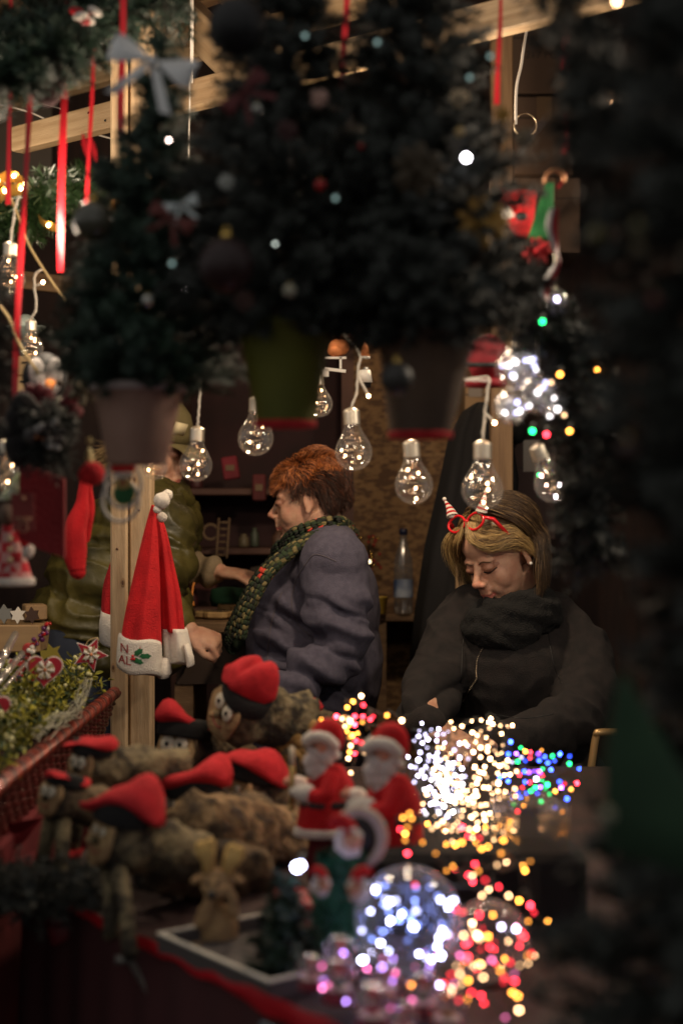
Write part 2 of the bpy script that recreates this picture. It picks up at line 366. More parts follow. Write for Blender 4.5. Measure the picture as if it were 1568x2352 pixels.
ringo(440,1212,5.05,20,7,M_dimw,'thick round wooden owl shaped ring hanging at the back left of the plain ring','ring',sx=.8)
b=MB()
for s in (-12,12): b.tube([P(515+s,1190,5.05),P(509+s,1282,5.0)],.004,0,6)
for k in range(6): b.tube([P(503-k*1,1200+k*15,5.05),P(527-k*1,1200+k*15,5.05)],.004,0,6)
tag(b.build('small_ladder',[M_dimw]),'little wooden ladder ornament hanging at the back','ladder')
for i,(x,y,w,h,m,lab) in enumerate([(530,1075,36,52,(.22,.02,.03),'dark red cloth square pinned high on the back shelf'),(596,1120,30,60,(.12,.02,.02),'dull maroon parcel standing on the back shelf right of the red cloth square'),(470,1330,60,50,(.09,.02,.015),'long maroon box on the low back shelf behind the hands'),(600,1330,44,60,(.05,.035,.025),'brown box on the low back shelf behind the knitted scarf'),(655,1090,24,30,(.10,.04,.02),'small rust brown tin high on the back shelf above the auburn hair')]):
    c=P(x,y,5.12); b=MB(); b.box(c,(px(w,5.12),.06,px(h,5.12)),0,Matrix.Rotation(.15*(i%3-1),3,'Y'),.004)
    b.box(c+V((0,-.033,0)),(px(w*.55,5.12),.004,px(h*.25,5.12)),1)
    tag(b.build('craft_parcel',[mat('parcel%d'%i,m,.8,0,tuple(q*.6 for q in m),12,3),M_dimw],smooth=False),lab,'parcel')
for k,(x,y,h,w_) in enumerate([(425,1265,34,12),(452,1130,40,14),(560,1265,30,13),(585,1265,44,10),(640,1265,36,16),(690,1265,30,12),(745,1265,40,14),(700,1130,44,15),(760,1130,38,12),(440,1400,40,15),(560,1400,36,13),(640,1400,44,14),(740,1400,38,16)]):
    b=MB(); q=px(1,5.15); b.lathe([(w_*q*.9,0),(w_*q,h*q*.1),(w_*q*ru(.85,1.05),h*q*.7),(w_*q*.5,h*q*.85),(w_*q*.55,h*q)],P(x,y,5.15)+V((0,0,.013))); tag(b.build('craft_jar',[mat('jar%d'%(k%4),((.10,.05,.03),(.07,.02,.02),(.12,.09,.05),(.05,.06,.04))[k%4],.5)]),'small dim jar standing on the back shelf','jar','small dim jars on the back shelf')
# cardboard boxes on the right
def carton(x0,y0,x1,y1,Y,m,lab,rot=0,writing=None,d=.3):
    c=P((x0+x1)/2,(y0+y1)/2,Y+d/2); t=thing('cardboard_box',lab,'cardboard box',(c.x,c.y,P(0,y1,Y).z))
    w=px(x1-x0,Y);h=px(y1-y0,Y); M=Matrix.Rotation(rot,3,'Z')
    b=MB(); b.box(c,(w,d,h),0,M,.002); b.build('carton',[m],t,False)
    b=MB(); b.box(c+M@V((0,-d/2-.001,h*.5-h*.28)),(w*.995,.0015,.004),0,M); b.build('flap_seam',[M_ink],t,False)
    b=MB(); b.box(c+M@V((0,-d/2-.0015,h*.5-h*.16)),(.05,.001,h*.32),0,M); b.build('tape',[mat('brown_tape',(.13,.085,.05),.35)],t,False)
    if writing:
        for k,s in enumerate(writing): text(s,c+M@V((-w*.28,-d/2-.003,h*.12-k*.04)),.034,M_ink,t,'printed_text')
    return t
def text(s,loc,size,m,parent,name,rot=(PI/2,0,0),align='LEFT',ext=.0004,warp=None):
    cu=bpy.data.curves.new('t','FONT'); cu.body=s; cu.size=size; cu.extrude=ext; cu.align_x=align
    o=bpy.data.objects.new('t',cu); COL.objects.link(o); dg=bpy.context.evaluated_depsgraph_get(); dg.update()
    me=bpy.data.meshes.new_from_object(o.evaluated_get(dg)); bpy.data.objects.remove(o)
    from mathutils import Euler
    me.transform(Matrix.Translation(V(loc))@Euler(rot).to_matrix().to_4x4())
    if warp:
        for v in me.vertices: v.co=warp(v.co)
    me.transform(Matrix.Translation(-ORG[parent])); me.materials.clear()
    return link(name,me,[m],parent,False)
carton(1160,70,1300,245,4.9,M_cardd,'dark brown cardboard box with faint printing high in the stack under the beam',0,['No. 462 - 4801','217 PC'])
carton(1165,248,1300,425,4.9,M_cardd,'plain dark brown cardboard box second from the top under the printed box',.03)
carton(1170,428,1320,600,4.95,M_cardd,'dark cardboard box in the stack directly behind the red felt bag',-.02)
carton(1058,880,1110,1000,5.0,M_card,'pale tan cardboard box behind the black hanging coat')
carton(1112,850,1168,1032,4.9,M_card,'upright tan cardboard box printed with rows of small writing',0,['ABCD','EFGH','IJKL'] if 0 else None)
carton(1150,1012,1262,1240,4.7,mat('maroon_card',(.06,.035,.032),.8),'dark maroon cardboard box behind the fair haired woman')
carton(1036,1284,1130,1520,4.4,M_card,'tan cardboard box standing beside the black hanging coat')
# bottle shelf
b=MB(); a=P(862,1410,5.0); c=P(1000,1410,5.0); b.box(((a.x+c.x)/2,5.2,a.z-.012),(c.x-a.x,.42,.024),0,None,.003)
b.box((a.x+.02,5.2,(a.z-.02)/2),(.03,.4,a.z-.03)); b.box((c.x-.02,5.2,(a.z-.02)/2),(.03,.4,a.z-.03))
tag(b.build('side_shelf',[M_woodd],smooth=False),'narrow brown shelf at the back carrying a plastic bottle','shelf')
bt=thing('water_bottle','clear plastic bottle with a pale blue label on the narrow back shelf','bottle',P(926,1409,5.0))
c=P(926,1409,5.0); k=px(1,5.0)
b=MB(); b.lathe([(20*k,0),(22*k,4*k),(22*k,70*k),(21*k,80*k),(22*k,95*k),(20*k,125*k),(10*k,160*k),(8*k,168*k),(8*k,180*k)],c); b.build('bottle_body',[glassmat('pet',(.9,.92,.95),.2,.9,.4,.12)],bt)
b=MB(); b.lathe([(22.6*k,38*k),(22.6*k,78*k)],c,0,None,24,False); b.build('paper_label',[mat('blue_label',(.35,.4,.5),.5,0,(.05,.09,.2),20,1)],bt)
b=MB(); b.lathe([(9.5*k,180*k),(9.5*k,193*k),(8*k,195*k)],c); b.build('screw_cap',[mat('dark_blue_cap',(.015,.02,.05),.4)],bt)
b=MB(); b.lathe([(13*k,0),(17*k,38*k),(18*k,38*k),(16*k,36*k),(12*k,2*k)],P(873,1409,4.95)); tag(b.build('yellow_cup',[mat('yellow_plastic',(.5,.33,.05),.5)]),'small yellow cup on the narrow back shelf left of the bottle','cup')
# small christmas sprig behind bottle
b=MB()
for i in range(26): b.ell(P(848+ru(-26,26),1275+ru(-45,45),5.3),.006,0 if i%3 else 1,None,8,5)
b.tube([P(848,1230,5.3),P(850,1320,5.3)],.004,2,5)
tag(b.build('berry_sprig',[mat('dim_red_berry',(.3,.02,.015),.3),M_gold,M_stem]),'small sprig of dim red and gold berries hanging on the strand board','sprig')
b=MB(); b.ell(P(848,1290,5.2),.006); tag(b.build('pilot_light',[emis('dim_warm',(1,.75,.4),4)]),'tiny warm light shining among the berries on the strand board','light')
# hanging black coat
ct=MB(); rings=[]
for (y,xl,xr,d) in ((925,1092,1112,.03),(945,1062,1140,.06),(1000,1032,1175,.09),(1100,1012,1190,.10),(1250,978,1180,.11),(1400,955,1160,.12),(1560,938,1150,.12)):
    n=40; cx=(xl+xr)/2; Yc=4.55; rings.append([P(cx,y,Yc)+V((px((xr-xl)/2,Yc)*math.cos(2*PI*i/n)*(1+.04*math.sin(7*2*PI*i/n)),d*math.sin(2*PI*i/n)*(1+.22*math.sin(9*2*PI*i/n+y*.004)),0)) for i in range(n)])
ct.loft(rings,0)
tag(ct.build('hanging_coat',[mat('coat_black',(.009,.008,.009),.9)]),'long black coat hanging in front of the strand board','coat')
b=MB(); b.ell(P(1187,990,4.6),(px(24,4.6),.06,px(30,4.6))); b.tube(spline([P(1178,962,4.6),P(1184,935,4.6),P(1200,935,4.6),P(1204,960,4.6)],10),.004,0,6)
tag(b.build('black_pouch',[M_black]),'round black pouch hanging among the cardboard boxes','pouch')
# chair back at the far right
b=MB(); b.tube(spline([P(1352,1800,3.2),P(1360,1740,3.2),P(1368,1692,3.2),P(1380,1682,3.2),P(1470,1684,3.25),P(1500,1690,3.3)],24),.008,0,8)
b.tube([P(1352,1800,3.2),P(1346,2100,3.2)],.008,0,8); b.tube([P(1500,1690,3.3),P(1504,2100,3.3)],.008,0,8)
tag(b.build('chair_back',[mat('gilt_frame',(.5,.32,.14),.35,.6)]),'thin gilt metal chair back beside the seated woman','chair')
# cords
def cord(name,pts,r,m,lab,cat='cord',grp=None,n=30):
    b=MB(); b.tube(spline(pts,n),r,0,6); return tag(b.build(name,[m]),lab,cat,grp)
cord('electric_cord',[P(1211,55,3.0),P(1203,100,3.0),P(1196,150,3.0),P(1187,190,3.0),P(1184,230,3.0),P(1184,285,3.0)],.0028,M_wcord,'white cord hanging down from the right end of the pine beam')
cord('white_cable',[P(441,-60,3.1),P(441,100,3.1),P(440,190,3.1)],.0036,M_wcord,'straight white cable hanging right of the silver bow')
cord('clear_string',[P(436,185,3.1),P(436,240,3.1),P(434,330,3.1),P(433,400,3.1)],.0014,M_wcord,'thin pale string below the white cable')
cord('wall_wire',[P(-40,230,4.0),P(60,255,4.0),P(130,283,4.0),P(255,318,4.0)],.0022,M_wcord,'pale wire drooping across the upper left behind the red ribbons')
cord('roof_wire',[P(20,182,4.0),P(70,225,4.0),P(140,250,3.9)],.0016,M_wcord,'thin wire slanting down behind the leftmost red ribbons')
b=MB(); c=P(1206,287,3.0); b.tube([c+V((.022*math.cos(t*.25),0,.022*math.sin(t*.25))) for t in range(-6,17)],.0016,0,6,False)
tag(b.build('metal_hook_ring',[mat('bronze',(.4,.3,.2),.3,1)]),'open thin metal ring hanging under the white cord on the right','ring')
# ================================================================== people
def head_parts(mb,T,neck=None):
    s=T.to_scale()[0]; Rm=T.to_3x3()
    def E(c,r,rot=None):
        M=Rm@rot if rot else Rm
        mb.ell(T@V(c),r,0,M,20,14)
    E((-.015,0,.03),(.097,.077,.085)); E((.025,0,-.02),(.062,.063,.088)); E((.03,0,-.066),(.052,.05,.04)); E((.068,0,-.098),(.02,.024,.017))
    for q in (-1,1):
        E((.050,q*.036,-.034),(.028,.024,.034)); E((.074,q*.030,.017),(.0095,.024,.010),Matrix.Rotation(q*.30,3,'Z'))
        E((.0755,q*.031,-.001),(.0145,.0165,.0105)); E((.096,q*.0115,-.036),(.012,.008,.008))
        E((-.012,q*.079,-.006),(.017,.007,.028),Matrix.Rotation(q*.35,3,'Z')); E((-.008,q*.081,-.030),(.009,.006,.012))
        E((.062,q*.024,-.056),(.02,.018,.022))
    E((.039,0,.045),(.045,.060,.048))
    mb.tube([T@V((.080,0,.014)),T@V((.094,0,-.012)),T@V((.107,0,-.028))],[.0075*s,.0085*s,.0105*s],0,12)
    E((.107,0,-.029),(.0115,.0115,.0105)); E((.087,0,-.052),(.012,.020,.012))
    E((.0905,0,-.0625),(.009,.021,.0052)); E((.0885,0,-.0735),(.009,.018,.006))
def hand(mb,wr,d,up,curl=.5,sc=1,spread=.12,side=1):
    """palm and five bent fingers; d = pointing direction, up = back of the hand"""
    d=V(d).normalized(); up=(V(up)-d*V(up).dot(d)).normalized(); r=d.cross(up)*side
    M=Matrix((r,d,up)).transposed()
    c=wr+d*.045*sc; mb.ell(c,(.038*sc,.048*sc,.015*sc),0,M,16,10); mb.ell(wr+d*.075*sc,(.037*sc,.022*sc,.013*sc),0,M,16,10)
    mb.tube([wr-d*.03*sc,wr+d*.02*sc],[.026*sc,.024*sc],0,12)
    for k,(o,L) in enumerate(((-.029,.062),(-.010,.074),(.010,.080),(.029,.072))):
        p=wr+d*.080*sc+r*(-o)*sc; a=0; pts=[p-d*.02*sc]; dd=d+r*(-o)*spread*20*.3
        for j,f in enumerate((.45,.32,.23)):
            a+=curl*(.55+.12*k+ .2*j); pts.append(pts[-1]*0+ (pts[-1] if j else p)+ (dd.normalized()*math.cos(a)-up*math.sin(a))*L*f*sc)
        pts.insert(1,p); rr=[.0095,.0092,.0085,.0078,.0065]
        mb.tube(pts,[q*sc for q in rr],0,10)
        for q,rq in zip(pts,rr): mb.ell(q,rq*sc*.99,0,None,10,7)
    tp=[wr+d*.02*sc+r*.022*sc,wr+d*.045*sc+r*.042*sc-up*.008*sc,wr+d*.072*sc+r*.046*sc-up*.02*sc,wr+d*.092*sc+r*.036*sc-up*.03*sc]
    mb.tube(tp,[.013*sc,.0115*sc,.010*sc,.008*sc],0,10)
    for q,rq in zip(tp,(.013,.0115,.010,.008)): mb.ell(q,rq*sc*.99,0,None,10,7)
def headmat(origin,yaw,pitch,roll,s=1):
    return Matrix.Translation(origin)@Matrix.Rotation(yaw,4,'Z')@Matrix.Rotation(pitch,4,'Y')@Matrix.Rotation(roll,4,'X')@Matrix.Scale(s,4)
def skin_obj(mb,root,T,voxel=.0032,extra=None):
    me=remesh(mb,voxel,5,.5,name='body'); Ti=T.inverted()
    mats=[M_skin,M_lip,mat('eyelid',(.30,.135,.085),.5),mat('cheek',(.52,.23,.15),.5)]
    ids=[]
    for p in me.polygons:
        c=Ti@p.center; i=0
        if c.x>.05:
            z0=-.068-.0022*(abs(c.y)/.02)**2
            if abs(c.y)<.0215 and abs(c.z-z0)<.0072*(1-(abs(c.y)/.0225)**2)+.0008: i=1
            elif abs((abs(c.y)-.031)/.020)**2+abs((c.z-.001)/.0105)**2<1: i=2
            elif c.x>.1 and c.z<-.022 and c.z>-.045: i=3
        ids.append(i)
    shift(me,ORG[root]); o=link('body',me,mats,root); me.polygons.foreach_set('material_index',ids); return o
def strands(name,T,gen,n,r,seg,mats,parent,rfun=None,shade=None):
    vs=[];fs=[];mi=[]
    for k in range(n):
        pts=gen(k)
        if not pts: continue
        pts=[T@V(p) for p in pts]; N=len(pts); b=len(vs); rr=r*ru(.7,1.3); m=random.randrange(len(mats)) if shade is None else shade(k)
        d=(pts[-1]-pts[0]); u,w=frame(d if d.length>1e-6 else V((0,0,1)))
        for i,p in enumerate(pts):
            q=rr*(1-.75*(i/(N-1))**2)
            for a in range(3): vs.append(p+(u*math.cos(2.094*a)+w*math.sin(2.094*a))*q)
        for i in range(N-1):
            for a in range(3):
                c=b+i*3+a; e=b+i*3+(a+1)%3; fs.append((c,e,e+3,c+3)); mi.append(m)
    mb=MB(); mb.v=[tuple(q) for q in vs]; mb.f=fs; mb.m=mi; return mb.build(name,mats,parent)
def fold(p,s=1.0,a=.006,o=0,w=(1,1,1)):
    q=V((p[0]*w[0],p[1]*w[1],p[2]*w[2]))
    return a*(nz(q,9*s,o)*1.0+(1-abs(nz(q,16*s,o+5))*2.4)*.55+nz(q,38*s,o+9)*.22)
def bez(P0,P1,P2,n): return [(P0*(1-t)**2+P1*2*t*(1-t)+P2*t*t) for t in [i/(n-1) for i in range(n)]]
# ---------------------------------------------------------------- person 1, auburn hair, scarf
Y1=4.0
A=thing('person','woman with short auburn hair in profile wearing a slate fleece and long knitted scarf','person',(P(700,1176,Y1).x,Y1,.12))
T1=headmat(P(707,1150,Y1),R(180-6),R(6),R(2),.93)
mb=MB(); head_parts(mb,T1)
Yn=3.80; SH=P(768,1292,Yn); EL=P(782,1492,3.78); WR=P(640,1592,3.72)
SH2=P(735,1292,4.19); EL2=P(700,1480,4.22); WR2=P(620,1600,3.95)
neck=P(745,1232,Y1)
mb.tube([T1@V((-.015,0,-.03)),P(738,1200,Y1),neck+V((.005,0,-.02))],[.058,.056,.066],0,18)
tor=[neck,P(742,1300,Y1),P(715,1400,Y1),P(712,1520,Y1),P(720,1640,Y1)]
mb.tube(tor,[.07,.10,.12,.13,.13],0,20)
limb(mb,[neck+V((0,0,-.03)),SH,EL,WR],[.07,.055,.042,.027]); limb(mb,[neck+V((0,0,-.03)),SH2,EL2,WR2],[.07,.055,.042,.027])
hand(mb,WR,P(612,1610,3.7)-WR,V((.2,-.3,1)),.5,.95); hand(mb,WR2,P(590,1618,3.9)-WR2,V((.2,-.2,1)),.6,.95,.12,-1)
for q in (-.09,.09): limb(mb,[V((P(720,1640,Y1).x,Y1+q,P(720,1640,Y1).z)),V((P(715,1640,Y1).x,Y1+q,.62)),V((P(725,1640,Y1).x,Y1+q,.2))],[.10,.07,.05])
skin_obj(mb,A,T1,.0035)
# fleece
mb=MB()
def EL_(c,r,M=None): mb.ell(c,r,0,M,24,16)
EL_(P(752,1278,Y1),(.075,.15,.075)); EL_(P(738,1322,Y1),(.115,.20,.115)); EL_(P(680,1395,Y1),(.135,.175,.135),Matrix.Rotation(.35,3,'Y')); EL_(P(690,1480,Y1),(.145,.18,.16)); EL_(P(700,1600,Y1),(.165,.19,.20)); EL_(P(712,1700,Y1),(.16,.19,.14))
EL_(P(795,1400,Y1+.05),(.09,.15,.15)); EL_(P(800,1520,Y1+.05),(.09,.15,.18))
limb(mb,[P(745,1262,Y1-.02),SH+V((0,0,.0)),P(772,1385,3.775),EL,P(712,1545,3.745),P(655,1582,3.725)],[.085,.086,.079,.070,.060,.049],20)
limb(mb,[P(745,1262,Y1+.02),SH2,EL2,P(635,1590,4.0)],[.085,.083,.068,.05],20)
def f1(p,nn):
    # arm region near camera has strong diagonal folds
    d=fold(p,1,.0045)
    if p[1]<Y1-.11:
        t=(p[2]-P(0,1400,3.8).z)
        s1=P(700,1545,3.75); 
        q=p[2]*62+p[0]*28+2.2*nz(p,9,3)
        amp=.012*max(0,min(1,(P(0,1330,3.8).z-p[2])/.08))
        d+=amp*(abs(math.sin(q*.5))**.8*2-1.1)+amp*.5*math.sin(q*1.7+nz(p,12)*3)
    # seams
    return d
me=remesh(mb,.005,6,.5,f1,'fleece_jacket')
shift(me,ORG[A]); link('fleece_jacket',me,[M_fleece],A)
# shoulder seam and side seam
def proj(obj,pts,off=.002):
    dg=bpy.context.evaluated_depsgraph_get(); dg.update(); from mathutils.bvhtree import BVHTree
    bv=BVHTree.FromObject(obj,dg); out=[]; o=V((0,0,CZ))
    rootloc=ORG[obj]
    for p in pts:
        d=(p-o).normalized(); h=bv.ray_cast(o-rootloc,d)
        if h[0]: out.append(h[0]+rootloc+h[1]*off)
    return out
jk=[o for o in bpy.data.objects if o.name.startswith('fleece_jacket')][0]
for k,pl in enumerate(([(772,1290),(745,1278),(720,1275),(700,1300),(682,1330),(670,1370),(674,1410),(690,1440),(712,1460)],[(648,1360),(632,1400),(622,1440),(616,1490),(612,1540)])):
    pr=proj(jk,spline([P(x,y,Y1) for x,y in pl],30),.0005)
    if len(pr)>3:
        b=MB(); b.tube(pr,.0013,0,6); b.build('seam',[mat('seam_dark',(.085,.07,.082),.9)],A)
# trousers and shoes
mb=MB(); EL_=lambda c,r: mb.ell(c,r,0,None,20,14)
hp=P(718,1690,Y1); EL_(hp,(.15,.19,.13))
for q in (-.09,.09): limb(mb,[V((hp.x,Y1+q,hp.z)),V((hp.x-.01,Y1+q,.62)),V((hp.x+.01,Y1+q,.22))],[.115,.085,.065],16)
me=remesh(mb,.009,4,.5,lambda p,n:fold(p,.8,.005)); shift(me,ORG[A]); link('trousers',me,[M_trou],A)
for q in (-.09,.09):
    b=MB(); b.ell((hp.x-.04,Y1+q,.165),(.13,.045,.045),0,None,16,8); b.build('shoe',[M_blackg],A)
# scarf
def knit(name,path,width,lat,parent,cols=7,pitch=.0130,thick=.0095,mats=None,pick=None):
    b=MB(); L=0; pts=spline(path,240); acc=[0]
    for i in range(1,240): acc.append(acc[-1]+(pts[i]-pts[i-1]).length)
    n=int(acc[-1]/pitch); j=0
    for k in range(n):
        s=k*pitch
        while j<238 and acc[j+1]<s: j+=1
        p=pts[j]; d=(pts[min(j+2,239)]-pts[max(j-2,0)]).normalized(); f=s/acc[-1]
        la=lat(f) if callable(lat) else lat; la=(la-d*la.dot(d)).normalized(); nrm=d.cross(la); w=width(f) if callable(width) else width
        for c in range(cols):
            for side in (0,1):
              for sg in (-1,1):
                a=(c+.5+sg*.22)/cols*PI-PI/2; cc=p+la*math.sin(a)*w/2*1.0+nrm*math.cos(a)*w*.28*(1 if side else -1)
                dd=(d+la*sg*.38*math.cos(a)).normalized(); M=Matrix((dd,dd.cross(nrm).normalized(),nrm)).transposed()
                b.ell(cc+d*ru(-.002,.002),(pitch*.66,thick*.42*ru(.8,1.15),thick*.46),pick(k,c,f),M,8,5)
    core=[pts[i] for i in range(0,240,6)]; b.tube(core,[.012]*len(core),0,8)
    return b.build(name,mats,parent)
km=[mat('yarn_green',(.014,.026,.012),.9,0,(.022,.038,.016),60,2),mat('yarn_olive',(.20,.155,.065),.9,0,(.11,.09,.035),60,2),mat('yarn_red',(.55,.05,.03),.9),mat('yarn_moss',(.055,.06,.02),.9),mat('yarn_dark',(.012,.014,.01),.9)]
def pick(k,c,f):
    if (k//3)%5==1 and c in (2,3,4) and rnd()<.5: return 2
    q=(k+c)%3; return 1 if q==0 and rnd()<.7 else (3 if q==1 and rnd()<.4 else (0 if rnd()<.5 else 4))
lat=lambda f: V((.35,-.55,.6)) if f<.25 else V((.62,-.7,.25))
path=[P(808,1232,4.09),P(785,1226,3.93),P(748,1230,3.86),P(706,1242,3.84),P(656,1274,3.82),P(610,1318,3.80),P(578,1372,3.79),P(553,1425,3.79),P(544,1470,3.80)]
knit('knitted_scarf',path,lambda f:.042+.010*min(1,f*2.2),lat,A,7,.0128,.0098,km,pick)
path2=[P(800,1220,4.07),P(775,1208,3.90),P(738,1212,3.88),P(696,1228,3.88),P(662,1256,3.92),P(640,1284,3.98),P(600,1330,4.0),P(560,1400,4.0),P(535,1460,3.98),P(552,1486,3.93)]
knit('scarf_tail',path2,lambda f:.042+.018*min(1,f*2),lambda f:V((.3,-.5,.7)) if f<.5 else V((.6,-.75,.2)),A,6,.0128,.0096,km,lambda k,c,f: pick(k,c,f) if f<.4 else (4 if rnd()<.6 else 0))
# short curly auburn hair
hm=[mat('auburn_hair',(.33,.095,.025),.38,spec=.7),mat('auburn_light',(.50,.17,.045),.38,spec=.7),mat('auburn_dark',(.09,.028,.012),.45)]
hd=[mat('dark_shaded_hair',(.028,.012,.008),.5),hm[2]]  # dark tone holds painted shade as well as the dark sideburns
cb=MB(); cb.ell((-.022,0,.04),(.099,.081,.083),0,None,28,18); cb.v=[tuple(T1@V(v)) for v in cb.v if True]
# drop polygons over the face
keep=[]; Ti=T1.inverted()
for f in cb.f:
    c=sum((Ti@V(cb.v[i]) for i in f),V())/len(f)
    if c.z>.052+(.0 if c.x>0 else 0) or (c.x<.035 and c.z>.0-(.03 if c.x<-.03 else 0)) or c.x<-.055: keep.append(f)
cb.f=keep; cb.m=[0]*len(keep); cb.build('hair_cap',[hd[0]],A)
_z=[0]
def g1(k):
    while True:
        a=ru(-PI,PI); z=ru(-.75,1)
        d=V((math.cos(a)*math.sqrt(1-z*z),math.sin(a)*math.sqrt(1-z*z),z))
        p=V((-.018,0,.038))+V((d.x*.099,d.y*.081,d.z*.086))
        if p.x>.03 and p.z<.058: continue
        if p.x>-.02 and p.z<.002: continue
        if p.x>.012 and p.z<.02: continue
        if p.z<-.05: continue
        if abs(p.y)>.045 and p.z<.03 and p.x>-.035: continue
        break
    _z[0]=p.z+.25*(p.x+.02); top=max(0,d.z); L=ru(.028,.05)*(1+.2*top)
    sm=max(0,min(1,(d.z-.1)/.8)); flow=V((-.35+1.1*max(0,min(1,(p.x+.01)/.06)),0,-.6+.75*sm)); flow=(flow+V((0,math.copysign(.25,p.y),0)))
    tan=(flow-d*flow.dot(d)); tan=tan.normalized() if tan.length>.05 else V((1,0,0))
    pts=[]; ph=ru(0,6.28); cl=nz(p,22,4)*1.0; q=p.copy(); N=7
    side=d.cross(tan)
    for i in range(N):
        t=i/(N-1)
        lift=d*(.011+.004*top)*math.sin(min(1,t*1.3)*PI*.62)*(1+.8*cl)
        curl=(side*math.sin(ph*.25+t*4+cl*6)+d*math.cos(cl*5+t*5))*.0125*t*(.5+top)
        pts.append(q+tan*L*t*(1-.25*t)+lift+curl-V((0,0,.010*t*t)))
    return pts
def g1s(k): return 0
strands('hair',T1,g1,5600,.00085,7,hm+[hd[0]],A,shade=lambda k: random.choices((0,1,2),(5,3,3))[0] if _z[0]>.062+.02*rnd() else random.choices((2,3),(2,3))[0])  # low and back strands coloured darker for shaded undersides and dark sideburns
# eye line and brow
def arc_part(name,T,pts,r,m,parent):
    from mathutils.bvhtree import BVHTree
    bo=[o for o in bpy.data.objects if o.parent==parent and o.name.startswith('body')][0]; dg=bpy.context.evaluated_depsgraph_get(); dg.update(); bv=BVHTree.FromObject(bo,dg)
    rl=ORG[parent]; out=[]; dx=(T.to_3x3()@V((-1,0,0))).normalized()
    for p in spline(pts,12):
        h=bv.ray_cast(T@V((.2,p.y,p.z))-rl,dx); q=(h[0]+rl) if h[0] else T@p
        out.append(q-dx*r*.25)
    b=MB(); b.tube(out,[r*(.45+.55*math.sin(PI*(i+1)/(len(out)+1))) for i in range(len(out))],0,6); b.build(name,[m],parent)
for q in (-1,1):
    arc_part('eyelash',T1,[(.084,q*.020,-.004),(.0905,q*.031,-.0065),(.083,q*.045,-.003)],.0013,M_lash,A)
    arc_part('eyebrow',T1,[(.090,q*.013,.014),(.089,q*.028,.020),(.078,q*.046,.013)],.0016,M_brow,A)
# ---------------------------------------------------------------- person 2, seated blonde
Y2=3.6
B=thing('person','fair haired woman in black fleece looking down with red glasses on her head','person',(P(1180,1176,Y2).x,Y2+.1,.12))
T2=headmat(P(1146,1274,Y2),R(-90-49),R(25),R(7),.95)
mb=MB(); head_parts(mb,T2)
nk=P(1190,1370,Y2+.05)
mb.tube([T2@V((-.02,0,-.04)),nk+V((0,0,.02)),nk+V((0,0,-.04))],[.056,.056,.07],0,18)
ShL=P(1335,1495,3.64); ElL=P(1320,1655,3.44); WrL=P(1130,1705,3.28)
ShR=P(1052,1450,3.66); ElR=P(985,1610,3.50); WrR=P(978,1668,3.33)
mb.tube([nk,P(1200,1480,3.66),P(1195,1650,3.66),P(1195,1800,3.7)],[.07,.11,.13,.13],0,20)
limb(mb,[nk+V((0,0,-.04)),ShL,ElL,WrL],[.07,.055,.042,.027]); limb(mb,[nk+V((0,0,-.04)),ShR,ElR,WrR],[.07,.055,.042,.027])
hand(mb,WrR,P(1060,1706,3.29)-WrR,V((.1,-.45,1)),.30,.95,.05,-1); hand(mb,WrL,P(1060,1712,3.2)-WrL,V((0,-.3,1)),.4,.95)
for q in (-.1,.1): limb(mb,[P(1195,1820,3.7)+V((q,0,0)),V((P(1195,0,3.6).x+q,3.25,.62)),V((P(1195,0,3.6).x+q,3.28,.2))],[.10,.07,.05])
skin_obj(mb,B,T2,.0032)
mb=MB(); EL_=lambda c,r,M=None: mb.ell(c,r,0,M,24,16)
EL_(P(1192,1425,3.66),(.12,.10,.06)); EL_(P(1205,1490,3.68),(.165,.12,.12)); EL_(P(1195,1590,3.66),(.165,.14,.15)); EL_(P(1200,1700,3.66),(.185,.15,.15)); EL_(P(1210,1820,3.68),(.20,.17,.14))
EL_(P(1180,1545,3.60),(.14,.10,.12))
limb(mb,[P(1270,1425,3.68),ShL,P(1345,1580,3.55),ElL,P(1225,1690,3.33),P(1150,1708,3.29)],[.065,.074,.072,.066,.056,.046],20)
limb(mb,[P(1100,1415,3.66),ShR,P(1015,1535,3.58),ElR,P(962,1648,3.40),P(972,1666,3.345)],[.08,.078,.068,.062,.05,.044],20)
def f2(p,nn):
    d=fold(p,1,.007,20); s3=math.sin((p[0]*.5+p[2]*.86)*46+4*nz(p,7,11)); d+=.0055*(1-2*abs(s3)**.6)*max(0,nz(p,6,31)+.35)
    if p[0]<P(1070,0,3.5).x:
        q=p[2]*70-p[0]*22+2.0*nz(p,9,6); amp=.010*max(0,min(1,(P(0,1470,3.5).z-p[2])/.1)); d+=amp*(abs(math.sin(q*.5))*2-1)
    if p[0]>P(1200,0,3.5).x and p[1]<3.5:
        q=p[0]*45+p[2]*20+2*nz(p,8,2); d+=.005*(abs(math.sin(q))-.5)
    return d
me=remesh(mb,.0055,6,.5,f2,'fleece_jacket'); shift(me,ORG[B]); jk2=link('fleece_jacket',me,[M_jack],B)
zp=[(1126,1452),(1116,1476),(1098,1508),(1093,1540),(1094,1558),(1086,1572),(1074,1590),(1062,1612)]
b=MB(); pr=proj(jk2,spline([P(x,y,3.5) for x,y in zp],60),.001)
b.tube(pr,.0016,0,6); b.build('zip_tape',[M_blackg],B)
b=MB()
for i in range(0,len(pr)-1):
    if i<10: continue
    b.ell(pr[i]+V((0,-.002,0)),(.0022,.0012,.0009),0,None,6,4)
b.build('zip_teeth',[mat('zip_metal',(.45,.36,.26),.35,1)],B)
